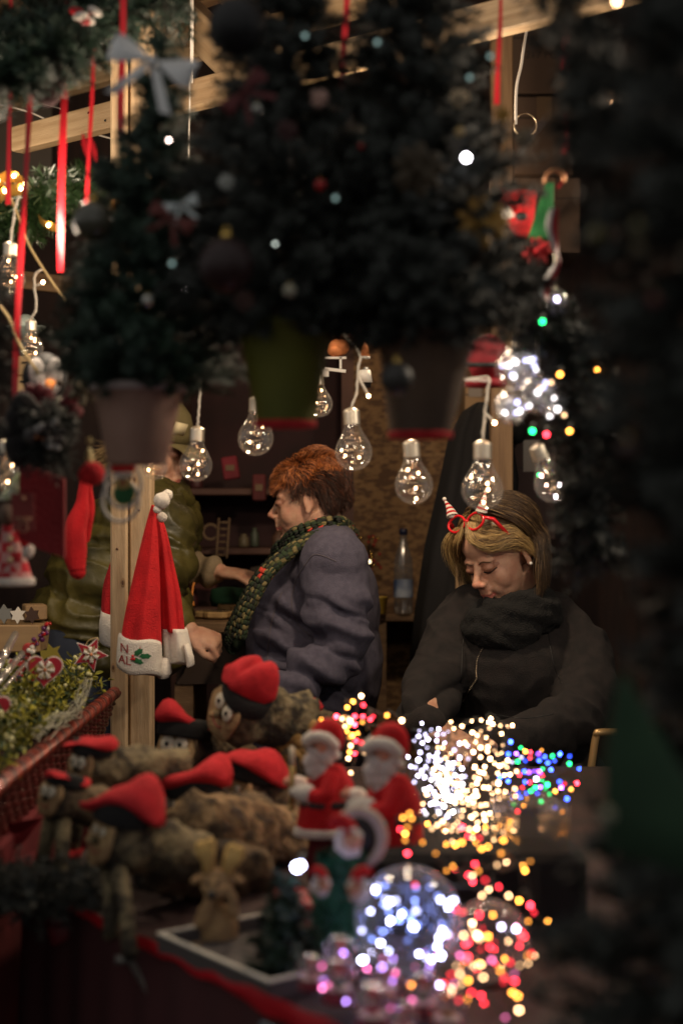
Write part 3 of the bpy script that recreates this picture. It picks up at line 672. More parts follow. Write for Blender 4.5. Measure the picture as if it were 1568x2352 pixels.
for pl in ([(1258,1440),(1262,1480),(1272,1530),(1290,1570)],[(1070,1440),(1062,1480),(1060,1520),(1058,1570)],[(1130,1640),(1200,1650),(1270,1640)]):
    pr=proj(jk2,spline([P(x,y,3.5) for x,y in pl],26),.0003)
    if len(pr)>3:
        b=MB(); b.tube(pr,.0012,0,6); b.build('seam',[M_blackg],B)
# knitted snood
mb=MB(); 
for k in range(26):
    t=2*PI*k/26; c=P(1172,1418,3.60)+V((.080*math.cos(t),.070*math.sin(t),.022*math.cos(t+.5)-.008)); mb.ell(c,(.042,.038,.048),0,None,12,8)
for k in range(20):
    t=2*PI*k/20; c=P(1176,1382,3.60)+V((.068*math.cos(t),.064*math.sin(t),.018*math.cos(t-.3))); mb.ell(c,(.030,.030,.030),0,None,12,8)
mb.ell(P(1160,1452,3.54),(.085,.05,.05),0,None,16,10)
me=remesh(mb,.004,3,.5,lambda p,n: .004*nz(p,25)+.003*nz(p,60)+.0016*nz(p,160)+.003*math.sin(p[2]*150+p[0]*40+3*nz(p,14))); shift(me,ORG[B]); link('snood',me,[M_snood],B)
b=MB(); mb=MB(); hp=P(1200,1810,3.68); mb.ell(hp,(.19,.17,.13),0,None,20,12)
for q in (-.1,.1): limb(mb,[hp+V((q,0,0)),V((hp.x+q,3.25,.63)),V((hp.x+q,3.28,.22))],[.115,.09,.07],16)
me=remesh(mb,.01,4,.5); shift(me,ORG[B]); link('trousers',me,[M_trou],B)
for q in (-.1,.1):
    b=MB(); b.ell((hp.x+q,3.24,.165),(.045,.13,.045),0,None,16,8); b.build('shoe',[M_blackg],B)
# hair: bob with a parting
h2=[mat('blond_hair',(.32,.20,.08),.36,spec=.6),mat('blond_light',(.50,.34,.14),.36,spec=.6),mat('brown_hair',(.05,.029,.017),.42),mat('mid_hair',(.11,.068,.036),.4)]
cb=MB(); cb.ell((-.024,0,.036),(.100,.082,.087),0,None,30,20); keep=[]
for f in cb.f:
    c=sum((V(cb.v[i]) for i in f),V())/len(f)
    if c.z>.068 or (c.x<.03 and c.z>.02) or (c.x<-.035): keep.append(f)
cb.v=[tuple(T2@V(v)) for v in cb.v]; cb.f=keep; cb.m=[0]*len(keep); cb.build('hair_cap',[h2[3]],B)
_sh=[0]
def g2(k):
    s=1 if rnd()<.62 else -1      # s=+1 near side
    f=rnd(); x0=.062-.15*f
    # root just off the parting
    row=ru(0,1)**1.3
    c=V((-.020,0,.034)); rx,ry,rz_=.103,.084,.094
    fr=max(0,1-f*2.2)
    az=R(ru(70,86) if f<.30 else 98+(f-.30)/.70*82+ru(-7,7))
    if s<0: az=R(ru(70,96) if f<.3 else 84+(f-.3)/.7*95)
    d0=V(((x0-c.x)/rx,s*.10+s*row*.5*(1-fr*.6),0)); zz=max(.05,1-d0.x**2-d0.y**2); d0.z=math.sqrt(zz); d0.normalize()
    d1=V((math.cos(az),s*math.sin(az),-.05 if f>.2 else .02)).normalized()
    vol=1+ru(.02,.11)+.04*math.sin(f*3)+(.07 if s>0 else 0); pts=[]; cl=nz((x0*10,s*3,row*4),3,2)*.5
    ang=d0.angle(d1); N=9; M_=9
    for i in range(N):
        t=i/(N-1); q=(d0*math.sin((1-t)*ang)+d1*math.sin(t*ang))/math.sin(ang)
        bulge=1+.07*math.sin(t*PI)
        # front hair sweeps back above the brow
        up=(-.014)*fr*math.sin(t*PI)
        pts.append(c+V((q.x*rx,q.y*ry,q.z*rz_))*1.0*vol*bulge+V((0,0,up))+V((math.sin(k*1.7+t*5),math.cos(k*2.3+t*4),math.sin(k*.9+t*6)))*.0018)
    L=ru(.115,.170)*(1 if s>0 else .8)
    if s>0 and f<.3: return None
    if s<0 and f<.3: L*=ru(.35,.9)
    e=pts[-1]; dirn=(pts[-1]-pts[-2]).normalized()
    out=V((e.x-c.x,e.y,0)).normalized()
    g=(T2.to_3x3().inverted()@V((0,0,-1))).normalized()
    if f<.30 and s>0: # front locks pass behind the ear
        g=(g+V((-.45,0,0))).normalized()
    for i in range(1,8):
        t=i/7; w=min(1,t*2.2)
        pts.append(e+(dirn*(1-w)+g*w)*L*t+out*(.026*math.sin(t*PI*.62)+.004*cl-.006*t*t)+V((.003*math.sin(t*7+cl*9),.003*math.cos(t*6+cl*7),0)))
    _sh[0]=(1 if rnd()<.45 else 0) if (f<.30 and rnd()<.72) else (2 if rnd()<.6 else (3 if rnd()<.8 else 0))
    return pts
strands('hair',T2,g2,5200,.00075,16,h2,B,shade=lambda k:_sh[0])
def g3(k): # loose wisps over the far temple
    s0=V((.05+ru(-.01,.01),-.03+ru(-.02,.01),.105)); e=V((.062+ru(-.03,.03),-.082+ru(-.018,.012),.02+ru(-.04,.03)))
    m=(s0+e)*.5+V((.022,-.022,.022)); return bez(s0,m,e,8)
def g5(k):
    s=1 if rnd()<.6 else -1; a=rnd(); j=lambda v: ru(-v,v)*1.7+v*.8*math.sin(k*.37+v*900)
    r0=V((.058-.05*a+j(.004),s*(.004+.006*a),.118+.004*a+j(.002)))
    if s>0: pts=[r0,V((.089-.035*a+j(.004),.028+j(.006),.080+.020*a)),V((.075-.04*a+j(.004),.063+j(.004),.050+.025*a+j(.008))),V((.024-.03*a,.086+j(.003),.036+.01*a+j(.01))),V((-.018,.094+j(.003),.004+j(.012))),V((-.040,.090,-.030+j(.02)))]
    else: pts=[r0,V((.089-.035*a+j(.004),-.028+j(.006),.078+.020*a)),V((.076-.04*a+j(.004),-.063+j(.004),.046+.02*a+j(.008))),V((.050-.04*a,-.086+j(.003),.020+j(.01))),V((.036-.04*a,-.093+j(.006),-.030+j(.02)))]
    _sh[0]=random.choices((0,1,3),(4,5,2))[0]; return spline(pts,14)
strands('swept_fringe',T2,g5,1500,.0008,14,h2,B,shade=lambda k:_sh[0])
strands('fringe_wisps',T2,g3,260,.0007,8,[h2[1],h2[0]],B)
b=MB(); b.ell(T2@V((-.004,.088,-.034)),.0042,0,None,10,8); b.build('earring',[mat('pearl',(.8,.76,.7),.15,coat=.5)],B)
for q in (-1,1):
    arc_part('eyelash',T2,[(.083,q*.017,-.0075),(.0915,q*.031,-.0125),(.080,q*.047,-.0065)],.0018,M_lash,B)
    arc_part('eyebrow',T2,[(.090,q*.012,.013),(.0895,q*.027,.0185),(.077,q*.046,.012)],.0017,M_brow,B)
arc_part('mole',T2,[(.0865,.036,.036),(.0868,.0365,.0362)],.0013,M_lash,B)
# novelty glasses on the head (local head coords, pushed up on the crown)
gm=mat('red_gloss_plastic',(.62,.012,.02),.25,coat=.5)
gl=MB()
Tg=T2@Matrix.Translation((.060,0,.116))@Matrix.Rotation(R(-38),4,'Y')
for s in (-1,1):
    ring=[Tg@V((0,s*.033+.027*math.cos(t*2*PI/22)*(1+.12*math.cos(2*t*2*PI/22)),.021*math.sin(t*2*PI/22))) for t in range(23)]
    gl.tube(ring,.0032,0,8,False)
    gl.tube([Tg@V((0,s*.060,.008)),Tg@V((-.02,s*.074,.006)),Tg@V((-.075,s*.084,-.028))],[.0035,.005,.004],0,8)
gl.tube([Tg@V((0,-.008,.002)),Tg@V((.002,0,.005)),Tg@V((0,.008,.002))],.003,0,8)
go=gl.build('novelty_glasses',[gm],B)
for s in (-1,1):
    b=MB(); base=Tg@V((0,s*.052,.022)); upv=(Tg.to_3x3()@V((.1,s*.35,1))).normalized()
    b.ell(base,(.010,.010,.006),0,None,12,8)
    rings=[]; u,w=frame(upv)
    for i in range(9):
        t=i/8; cc=base+upv*.045*t+u*.012*t*t*s; rr=.013*(1-t)+.0015; rings.append([cc+(u*math.cos(a*PI/5)+w*math.sin(a*PI/5))*rr for a in range(10)])
    for i in range(8): b.loft(rings[i:i+2],1 if i%2 else 0,False)
    b.ell(rings[-1][0],.005,0,None,10,7); b.build('tiny_santa_hat',[M_white,M_red],go)
# ---------------------------------------------------------------- person 3, olive puffer jacket
Y3=4.15
Cc=thing('person','customer in an olive quilted jacket and cap bending over the work bench','person',(P(200,1176,Y3).x,Y3,0))
T3=headmat(P(350,1030,Y3),R(-12),R(14),0,1.0)
mb=MB(); head_parts(mb,T3)
nk=P(362,1112,Y3)
mb.tube([T3@V((-.02,0,-.04)),nk,nk+V((-.02,0,-.04))],[.055,.055,.07],0,18)
mb.tube([nk,P(320,1220,Y3),P(250,1340,Y3),P(190,1480,Y3)],[.07,.11,.12,.13],0,20)
a1=[nk+V((0,0,-.03)),P(372,1200,3.98),P(352,1395,3.9),P(430,1448,3.86)]; a2=[nk+V((0,0,-.03)),P(392,1185,4.3),P(410,1300,4.32),P(497,1313,4.24)]
limb(mb,a1,[.07,.055,.042,.028]); limb(mb,a2,[.07,.055,.042,.027])
hand(mb,a1[-1],V((.9,-.1,-.35)),V((.2,-.5,.8)),1.35,.95,.12); hand(mb,a2[-1],P(575,1322,4.2)-a2[-1],V((.0,-.2,1)),.45,1.0,.12,-1)
hp=P(175,1500,Y3)
for q in (-.1,.1): limb(mb,[hp+V((0,q,0)),V((hp.x+.02,Y3+q,.5)),V((hp.x,Y3+q,.1))],[.10,.07,.05])
skin_obj(mb,Cc,T3,.004)
mb=MB(); EL_=lambda c,r,M=None: mb.ell(c,r,0,M,24,16)
EL_(P(352,1165,Y3),(.11,.16,.085)); EL_(P(318,1230,Y3),(.155,.19,.13)); EL_(P(262,1330,Y3),(.18,.20,.16)); EL_(P(215,1430,Y3),(.175,.20,.15)); EL_(P(205,1500,Y3),(.17,.20,.10))
EL_(P(330,1400,Y3-.02),(.13,.17,.13)); EL_(P(360,1470,Y3-.02),(.10,.15,.10))
limb(mb,[P(340,1160,4.05),P(372,1205,3.98),P(372,1300,3.93),P(352,1395,3.9),P(405,1440,3.87)],[.075,.092,.088,.078,.052],18)
limb(mb,[P(372,1150,4.25),P(395,1190,4.3),P(402,1250,4.32)],[.08,.085,.075],18)
pole=P(420,1130,Y3)
def f3(p,nn):
    # stitched channels fan round the bent torso
    dx=p[0]-pole.x; dz=p[2]-pole.z; r=math.hypot(dx,dz); q=p[2]*1.0+ .25*p[0]+.02*nz(p,5); ph=(q/.105)%1.0
    puff=abs(math.sin(ph*PI))**.35
    aa=p[0]*.45+p[2]*.9; wr=.0065*(1-2.2*abs(math.sin(aa*52+5*nz((p[0]*.5,p[1],p[2]),9,8)))**.6)*(.35+.65*abs(math.cos(ph*PI)))+.003*nz(p,35)
    return .012*puff-.006+wr
me=remesh(mb,.006,5,.5,f3,'quilted_jacket'); shift(me,ORG[Cc]); link('quilted_jacket',me,[M_olive],Cc)
mb=MB(); limb(mb,[P(400,1245,4.32),P(415,1300,4.32),P(488,1313,4.25)],[.06,.052,.040],16)
me=remesh(mb,.005,4,.5,lambda p,n: .006*math.sin(p[0]*120+4*nz(p,10))+fold(p,1,.004)); shift(me,ORG[Cc]); link('tan_sleeve',me,[M_beige],Cc)
mb=MB()
EL_(hp,(.16,.19,.12))
for q in (-.1,.1): limb(mb,[hp+V((0,q,0)),V((hp.x+.02,Y3+q,.5)),V((hp.x,Y3+q,.12))],[.115,.085,.07],16)
me=remesh(mb,.01,4,.5); shift(me,ORG[Cc]); link('jeans',me,[mat('dark_denim',(.012,.018,.035),.85)],Cc)
for q in (-.1,.1):
    b=MB(); b.ell((hp.x+.05,Y3+q,.05),(.13,.045,.05),0,None,16,8); b.build('shoe',[M_blackg],Cc)
b=MB(); rings=[]
for z_,s_ in ((.02,1.12),(.045,1.13),(.07,1.10),(.10,.95),(.125,.65),(.135,.2)):
    rings.append([T3@V((-.012+.098*s_*math.cos(t*2*PI/28),.080*s_*math.sin(t*2*PI/28),z_+.012)) for t in range(28)])
b.loft(rings,0); b.build('cap_crown',[mat('olive_cap',(.15,.12,.05),.8,0,(.11,.085,.035),30,3)],Cc)
b=MB(); rings=[]
for x_,z_ in ((.085,.035),(.12,.028),(.155,.012)):
    rings.append([T3@V((x_-.02*abs(t)**2,t*.075,z_-.012*t*t)) for t in [i/6-1 for i in range(13)]])
b.loft(rings,0,False,False); b.build('cap_visor',[MATS['olive_cap']],Cc)
b=MB(); b.box(T3@V((.080,-.055,.070)),(.04,.004,.035),0,T3.to_3x3()@Matrix.Rotation(.9,3,'Z')@Matrix.Rotation(.3,3,'X'))
b.build('cap_patch',[mat('cream_patch',(.65,.55,.34),.7)],Cc)
fz=[mat('sandy_hair',(.32,.22,.10),.5),mat('sandy_dark',(.16,.1,.045),.5)]
def g4(k):
    a=ru(.35*PI,PI)*(1 if rnd()<.5 else -1); z=ru(-.5,.1); d=V((math.cos(a),math.sin(a),z)).normalized()
    p=V((-.012+d.x*.092,d.y*.078,.0+d.z*.09)); q=p+d*.02+V((0,0,-.03)); e=p+d*ru(.02,.05)+V((ru(-.03,.03),ru(-.03,.03),-ru(.02,.07)))
    return bez(p,q,e,6)
strands('hair',T3,g4,1500,.0009,6,fz,Cc)
# ================================================================== fir foliage
def sprig(mb,p,d,L,nl,nn,w=.0011,mi=0,smi=1,droop=.15):
    d=V(d).normalized(); u,wv=frame(d); pts=[]
    for i in range(4):
        t=i/3; pts.append(p+d*L*t-V((0,0,droop*L*t*t)))
    mb.tube(pts,[.0012,.001,.0008,.0004],smi,3,False)
    for k in range(nn):
        t=k/nn; q=pts[0].lerp(pts[1],t*3) if t<.333 else (pts[1].lerp(pts[2],t*3-1) if t<.667 else pts[2].lerp(pts[3],t*3-2))
        a=ru(0,6.283); o=(u*math.cos(a)+wv*math.sin(a))
        dd=(d*ru(.35,.75)+o).normalized(); l=nl*ru(.7,1.15)*(1-.35*t); s=dd.cross(o+d*.3); s=s.normalized()*w if s.length>1e-5 else u*w
        b=len(mb.v); mb.v.extend([tuple(q-s),tuple(q+s),tuple(q+dd*l*.6+s*.8),tuple(q+dd*l),tuple(q+dd*l*.6-s*.8)]); mb.f.append((b,b+1,b+2,b+3,b+4)); mb.m.append(mi)
def fir(name,label,base,apex,rad,n,Ls,nl,nn,m,group=None,w=.0011,pot=None,cat='Christmas tree',lean=None,inner=.15,prof=None):
    base=V(base);apex=V(apex); ax=(apex-base); H=ax.length; ad=ax.normalized(); u,v=frame(ad)
    t=thing(name,label,cat,base if pot is None else pot[0],group)
    b=MB(); b.tube([base-ad*.03,base+ax*.5,apex],[.009,.006,.002],0,8)
    for k in range(26):
        h=ru(.02,.9); a=ru(0,6.28); p=base+ax*h; r=rad*(1-h)**.8*.8; b.tube([p,p+(u*math.cos(a)+v*math.sin(a))*r+ad*.1*r],[.003,.001],0,5)
    b.build('trunk',[M_stem],t)
    c=MB()
    for k in range(n):
        h=1-math.sqrt(ru(0,1)) if prof is None else ru(0,1)
        h=min(.985,h*1.02); rr=rad*((1-h)**.85*min(1,.50+h*4.0) if prof is None else prof(h))*(1+.16*math.sin(h*23)+.10*nz((h*5,k%7,0),1)); a=ru(0,6.283); f=math.sqrt(ru(inner,1))
        o=(u*math.cos(a)+v*math.sin(a)); L=Ls*ru(.65,1.2)*(.55+.45*(1-h)); p=base+ax*h+o*max(0,rr*f-L*.6)
        sprig(c,p,o+ad*ru(-.1,.75)+u*ru(-.4,.4)+v*ru(-.4,.4),L,nl,nn,w)
    c.build('crown',[m,M_stem],t,False)
    return t
def pot(parent,x0,x1,y0,y1,Y,m,rim,xb0,xb1,rm=None,base=None):
    c=P((x0+x1)/2,y0,Y); k=px(1,Y); cb=P((xb0+xb1)/2,y1,Y); rt=(x1-x0)/2*k; rb=(xb1-xb0)/2*k; n=36; b=MB(); rings=[]
    for t,f in ((1,0),(1,1),(.97,1),(.5,1),(.03,1),(0,1.02),(0,1.06),(0.035,1.07),(.04,1.0),(.03,.93),(.1,.9)):
        cc=cb.lerp(c,1-t) if t<=1 else c; r=rb*t+rt*(1-t); rings.append([cc+V((r*f*math.cos(2*PI*i/n),r*f*math.sin(2*PI*i/n),0)) for i in range(n)])
    b.loft(rings,0); b.build('pot',[m],parent)
    b=MB(); rings=[[c+V((rt*q*math.cos(2*PI*i/n),rt*q*math.sin(2*PI*i/n),-.004+z)) for i in range(n)] for q,z in ((1.03,0),(1.075,0),(1.075,.009),(1.03,.010))]
    b.loft(rings,0,True); b.build('pot_rim',[rm or m],parent)
    b=MB(); b.lathe([(rt*.93,-.012),(rt*.5,-.004),(.01,0)],c,0,None,20); b.build('soil',[M_stem],parent)
    if base:
        b=MB(); b.lathe([(rb*.9,-.004),(rb*1.06,-.003),(rb*1.06,.004),(rb*.9,.004)],cb,0,None,32); b.build('saucer',[base],parent)
Yt=1.9
TG='small potted Christmas trees hanging in front of the stall'
t1=fir('hanging_tree','small hanging artificial tree in a pale pink brown pot with silver bow',P(318,905,Yt),P(378,95,Yt),.138,760,.055,.017,62,M_fir,TG,pot=(P(318,1068,Yt),))
pot(t1,215,421,893,1068,Yt,mat('pink_clay',(.34,.20,.15),.65,0,(.25,.14,.10),12,2,.1,90),1,248,383,mat('frost_rim',(.55,.45,.42),.6))
t2=fir('hanging_tree','broad dark hanging artificial tree in a yellow green pot',P(655,775,1.82),P(655,-330,1.82),.160,900,.065,.018,66,M_fird,TG,pot=(P(655,975,1.82),))
pot(t2,548,765,752,975,1.82,mat('lime_clay',(.115,.115,.008),.6,0,(.085,.088,.007),12,2,.1,90),1,590,722,None,M_red)
t3=fir('hanging_tree','broad dark hanging artificial tree in a brown pot hung with gold ornaments',P(970,790,1.80),P(935,-330,1.80),.162,1050,.065,.018,66,M_fird,TG,pot=(P(975,1000,1.80),))
pot(t3,866,1090,770,1000,1.80,mat('brown_clay',(.11,.065,.038),.6,0,(.07,.042,.026),12,2,.1,90),1,895,1035,None,M_red)
for tr,ap in ((t1,P(378,95,Yt)),(t2,P(655,-330,1.82)),(t3,P(935,-330,1.80))):
    b=MB(); b.tube([ap,V((ap.x,ap.y,2.92))],.0012,0,5); b.build('hanging_cord',[M_stem],tr)
# near tree at the right edge of the stall, and one on the left edge
t4=fir('stall_front_tree','tall very dark fir tree standing at the right front corner of the stall',(.325,1.18,.02),(.325,1.18,3.1),.25,2500,.12,.026,70,M_fird,None,.0022,cat='fir tree',prof=lambda h:(.58 if h<.43 else .36 if h<.49 else .55 if h<.615 else .24)+.05*math.sin(h*41))
b=MB(); 
for k in range(8):
    b.lathe([(.15,.0),(.17,.03),(.19,.32),(.20,.33),(.19,.34)],(.325,1.18,0),0)
    break
b.build('pot',[mat('dark_pot',(.03,.02,.018),.7)],t4)
# garlands
def garland(name,label,pts,rad,n,nl,m,Ls=.05,w=.0012,nn=46):
    sp=spline(pts,60); c=MB(); c.tube(sp,.004,1,6)
    for k in range(n):
        i=random.randrange(59); p=sp[i]; d=(sp[i+1]-sp[i]).normalized(); u,v=frame(d); a=ru(0,6.28)
        sprig(c,p,(u*math.cos(a)+v*math.sin(a))*1.0+d*ru(-.6,.9),rad*ru(.6,1.1),nl,nn,w)
    return tag(c.build(name,[m,M_stem],smooth=False),label,'garland')
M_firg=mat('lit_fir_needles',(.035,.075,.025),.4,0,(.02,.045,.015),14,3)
garland('fir_garland','thick green fir garland draped across the top left corner above the red ribbons',[P(-80,60,2.3),P(60,90,2.3),P(180,40,2.3),P(300,10,2.35),P(420,-30,2.4)],.085,330,.026,M_fir)
garland('fir_garland','second strand of fir garland sagging in the top left corner in front',[P(-120,150,2.1),P(0,190,2.1),P(90,130,2.1),P(200,110,2.15)],.05,120,.024,M_fir)
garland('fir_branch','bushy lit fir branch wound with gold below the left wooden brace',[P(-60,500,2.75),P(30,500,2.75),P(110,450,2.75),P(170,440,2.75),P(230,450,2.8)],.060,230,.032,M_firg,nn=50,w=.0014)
garland('fir_garland','dark fir garland hanging down the left edge beside the red ribbon',[P(-60,640,1.9),P(-50,760,1.9),P(-60,950,1.9),P(-70,1100,1.9)],.05,170,.022,M_fird)
garland('fir_garland','dark garland around the glass baubles on the right behind the near tree',[P(1180,700,2.0),P(1270,760,2.0),P(1330,860,2.0),P(1340,1000,2.0),P(1350,1180,2.0),P(1370,1300,2.0)],.055,260,.022,M_fird)
garland('fir_garland','dark garland sprays across the top right under the pine beam',[P(1250,-60,1.7),P(1330,60,1.7),P(1360,180,1.7),P(1370,330,1.7)],.045,110,.022,M_fird)
# ------------------------------------------------------------------ ornaments on the trees
def ball(x,y,r,Y,m,lab,cat='bauble',name='bauble',grp=None,cap=True):
    t=P(x,y,Y); k=px(r,Y); b=MB(); b.ell(t,k,0,None,20,14); c=t+V((0,0,k))
    if cap: b.lathe([(k*.2,-.06*k),(k*.2,k*.16),(k*.1,k*.2)],c,1,None,12); b.tube([c+V((k*.12*math.cos(a*PI/5),0,k*.25+k*.13*math.sin(a*PI/5))) for a in range(11)],k*.03,1,5,False)
    return tag(b.build(name,[m,M_gold]),lab,cat,grp)
M_bol=mat('olive_gloss_ball',(.07,.065,.045),.18,coat=.5); M_bblk=mat('black_ball',(.006,.006,.007),.55); M_bred=mat('red_gloss',(.45,.01,.012),.15,coat=.5)
M_bsil=mat('pale_silver_ball',(.5,.5,.46),.2,.6); M_bcream=mat('cream_matte_ball',(.34,.32,.24),.6)
ball(215,508,46,1.8,M_bol,'large dark olive glossy ball on the left side of the small hanging tree')
ball(545,62,66,1.68,M_bblk,'large matt black ball high between the silver bow and the broad trees')
ball(520,610,64,1.66,mat('dark_maroon_ball',(.02,.006,.006),.5),'very dark maroon ball in the gap between the two leftmost hanging trees')
ball(590,250,12,1.7,M_bsil,'small silver ball high on the yellow green pot tree')
ball(830,336,8,1.7,M_bred,'tiny shining red ball in the middle of the broad dark trees')
ball(735,425,14,1.7,M_bred,'little dim red ball in the middle of the yellow green pot tree')
ball(340,690,13,1.7,M_bsil,'small grey silver ball low on the small hanging tree')
ball(665,668,15,1.62,M_bcream,'cream ball just above the yellow green pot')
ball(1055,304,11,1.66,mat('gold_matte_ball',(.5,.34,.14),.45),'small old gold ball below the cream rosette on the right tree')
ball(910,870,38,1.66,mat('dim_grey_ball',(.035,.032,.028),.5),'dim grey round ornament in front of the brown pot')
def rosette(x,y,r,Y,m,lab,cat='rosette',n=9,name='rosette'):
    b=MB(); c=P(x,y,Y); k=px(r,Y)
    for i in range(n):
        a=2*PI*i/n+ru(-.2,.2); M=Matrix.Rotation(-a,3,'Y'); b.ell(c+V((math.cos(a)*k*.5,ru(-.2,.2)*k,math.sin(a)*k*.5)),(k*.52,k*.18,k*.27),0,M@Matrix.Rotation(ru(-.5,.5),3,'X'),12,7)
    b.ell(c+V((0,-k*.2,0)),k*.22,0,None,10,7)
    return tag(b.build(name,[m]),lab,cat)
M_gf=mat('gold_fabric',(.5,.28,.05),.45,.2,(.34,.18,.04),40,2); M_cf=mat('cream_fabric',(.6,.45,.28),.5)
rosette(1105,512,62,1.72,M_gf,'large blurred gold fabric flower on the right flank of the brown pot tree')
rosette(1055,225,24,1.72,M_cf,'cream and gold rosette high on the right side of the broad trees')
rosette(733,226,22,1.7,mat('blush_fabric',(.45,.27,.22),.6),'blush coloured rosette high in the gap between the broad trees')
rosette(1155,262,18,1.75,M_gf,'small gold rosette at the right edge of the brown pot tree top')
rosette(960,390,62,1.62,mat('brown_fabric',(.045,.03,.014),.7),'dark brown fabric flower in the middle of the brown pot tree')
rosette(520,418,20,1.7,mat('silver_fabric',(.35,.36,.33),.4,.3),'silver flower on the left flank of the yellow green pot tree')
rosette(660,300,26,1.66,mat('wine_fabric',(.045,.012,.012),.7),'dim wine red flower high on the yellow green pot tree')
rosette(560,690,26,1.66,mat('rust_fabric',(.05,.02,.015),.7),'dim rust flower low on the left flank of the yellow green pot tree')
rosette(1205,318,26,1.72,mat('tan_fabric',(.2,.15,.09),.6),'tan flower ornament beside the pale ribbon tail on the right')
M_sb=mat('silver_ribbon',(.8,.8,.8),.45,0)
bow('silver_bow',P(350,142,1.70),.050,2,M_sb,None,'sheer silver ribbon bow near the top of the small hanging tree','bow',-.35)
bow('silver_bow',P(415,470,1.68),.020,2,mat('silver_ribbon_b',(.42,.46,.46),.25,.4),None,'shiny silver bow on the right flank of the small hanging tree','bow',.3)
bow('red_bow',P(395,500,1.66),.026,2,mat('dim_red_bow',(.12,.02,.015),.6),None,'dim red bow below the shiny silver bow','bow',-.5)
bow('red_bow',P(560,210,1.66),.030,2,mat('dim_red_bow2',(.10,.01,.012),.6),None,'dim red bow high on the left flank of the yellow green pot tree','bow',.8)
b=MB(); rings=[]
for i in range(9):
    t=i/8; c=P(1188+62*t,352-78*t,1.66); w=px(9+9*t,1.66); rings.append([c+V((-w*.6,0,-w*.6)),c+V((0,.004*math.sin(t*6),0)),c+V((w*.6,0,w*.6))])
b.loft(rings,0,False,False); tag(b.build('ribbon_tail',[mat('pale_satin',(.55,.52,.52),.5)]),'pale satin ribbon tail sticking out over the cardboard boxes on the right','ribbon')
def led(x,y,Y,m,r,lab,name='tree_light'):
    b=MB(); c=P(x,y,Y); b.ell(c,r,0,None,10,7); b.tube([c+V((0,.006,.002)),c+V((.004,.02,.01))],.002,1,5); return tag(b.build(name,[m,M_fird]),lab,'fairy light')
E_w2=emis('lit_white',(1,.93,1),26)
led(1070,362,1.70,E_w2,.0040,'brightest white light shining out of the right side of the broad trees')
led(716,541,1.85,E_w2,.0018,'small white light in the middle of the yellow green pot tree')
led(388,322,1.85,emis('lit_pinkw',(1,.75,.65),14),.0020,'pinkish white light on the small hanging tree below the silver bow')
led(425,665,1.85,emis('lit_pinkw2',(1,.85,.8),12),.0014,'tiny white light low on the right flank of the small hanging tree')
led(632,560,1.7,emis('dim_w',(.8,.9,.8),4),.0014,'tiny greenish white light on the left flank of the yellow green pot tree')
for i,(x,y) in enumerate(((1125,129),(1078,178),(866,97),(700,82),(500,640),(770,455),(395,605))):  # faint glints painted as weakly glowing beads
    led(x,y,1.65,emis('teal_glint_glow',(.3,.45,.42),1.2),.0024,['faint teal glint high on the right shoulder of the brown pot tree','faint teal glint on the brown pot tree above the cream rosette','faint teal glint at the top between the broad trees','faint teal glint at the top of the yellow green pot tree','faint teal glint on the lower left flank of the yellow green pot tree','faint teal glint right of the small white tree light','faint teal glint on the small hanging tree beside the maroon ball'][i],'tree_glint')
# ------------------------------------------------------------------ red ribbons
def ribbon(x0,y0,x1,y1,w0,w1,Y,lab,tw=2.0,m=M_ribbon,ph=0):
    b=MB(); rings=[]; N=60
    for i in range(N+1):
        t=i/N; c=P(x0+(x1-x0)*t+2.5*math.sin(t*5+ph),y0+(y1-y0)*t,Y); w=px(w0+(w1-w0)*t,Y)/2; a=.5*math.sin(t*tw*PI+ph)
        e=V((math.cos(a),math.sin(a),0))*w; rings.append([c-e,c+V((0,-.0008,0)),c+e])
    b.loft(rings,0,False,False); return tag(b.build('red_ribbon',[m]),lab,'ribbon','red ribbons hanging from the stall front')
ribbon(24,-120,22,470,10,13,2.5,'leftmost narrow red satin ribbon ending at the golden glow')
ribbon(75,60,34,935,13,15,2.3,'longest red satin ribbon running down to the penguin ornament',3,ph=1)
ribbon(160,-60,137,625,19,15,2.35,'broad twisted red satin ribbon with a pink sheen ending above the small tree',2.6,ph=2)
ribbon(216,30,202,470,8,11,2.4,'thin red satin ribbon immediately left of the wooden post')
ribbon(281,-60,279,325,15,16,2.2,'straight red satin ribbon hanging in front of the wooden post',1,ph=.4)
ribbon(797,-80,785,215,15,14,2.2,'short red satin ribbon seen between the tops of the broad trees',2)
ribbon(1148,-80,1143,240,8,13,2.2,'narrow red satin ribbon crossing the beam left of the white cord',2)
ribbon(1303,-80,1297,158,5,20,2.2,'flared red satin ribbon crossing the right end of the pine beam',1.2)
ribbon(1297,262,1300,352,12,16,2.15,'short bright red ribbon end right of the pale ribbon tail',1)
ribbon(1296,398,1284,432,11,7,2.15,'very short red ribbon end beside the copper hoop',1)
b=MB(); 
for (x,y,a) in ((190,330,.3),(212,345,-.2)):
    rings=[]
    for i in range(7):
        t=i/6; c=P(x+10*t,y-25+55*t,2.3); w=px(5*math.sin(t*PI)+1,2.3); rings.append([c-V((w,0,a*w)),c,c+V((w,0,a*w))])
    b.loft(rings,0,False,False)
tag(b.build('ribbon_knot',[M_ribbon]),'small knotted red ribbon ends beside the thin ribbon left of the post','ribbon')
b=MB(); b.ell(P(112,55+130,2.2),(px(36,2.2),.02,px(60,2.2))); tag(b.build('felt_boot',[mat('maroon_felt',(.03,.006,.007),.9)]),'dark maroon felt boot hanging under the top left garland','ornament')
b=MB(); c=P(190,35,2.2)
for i in range(6): b.ell(c+V((ru(-.02,.02),ru(-.01,.01),ru(-.008,.008))),(.012,.008,.006),i%2,Matrix.Rotation(ru(-.6,.6),3,'Y'),10,6)
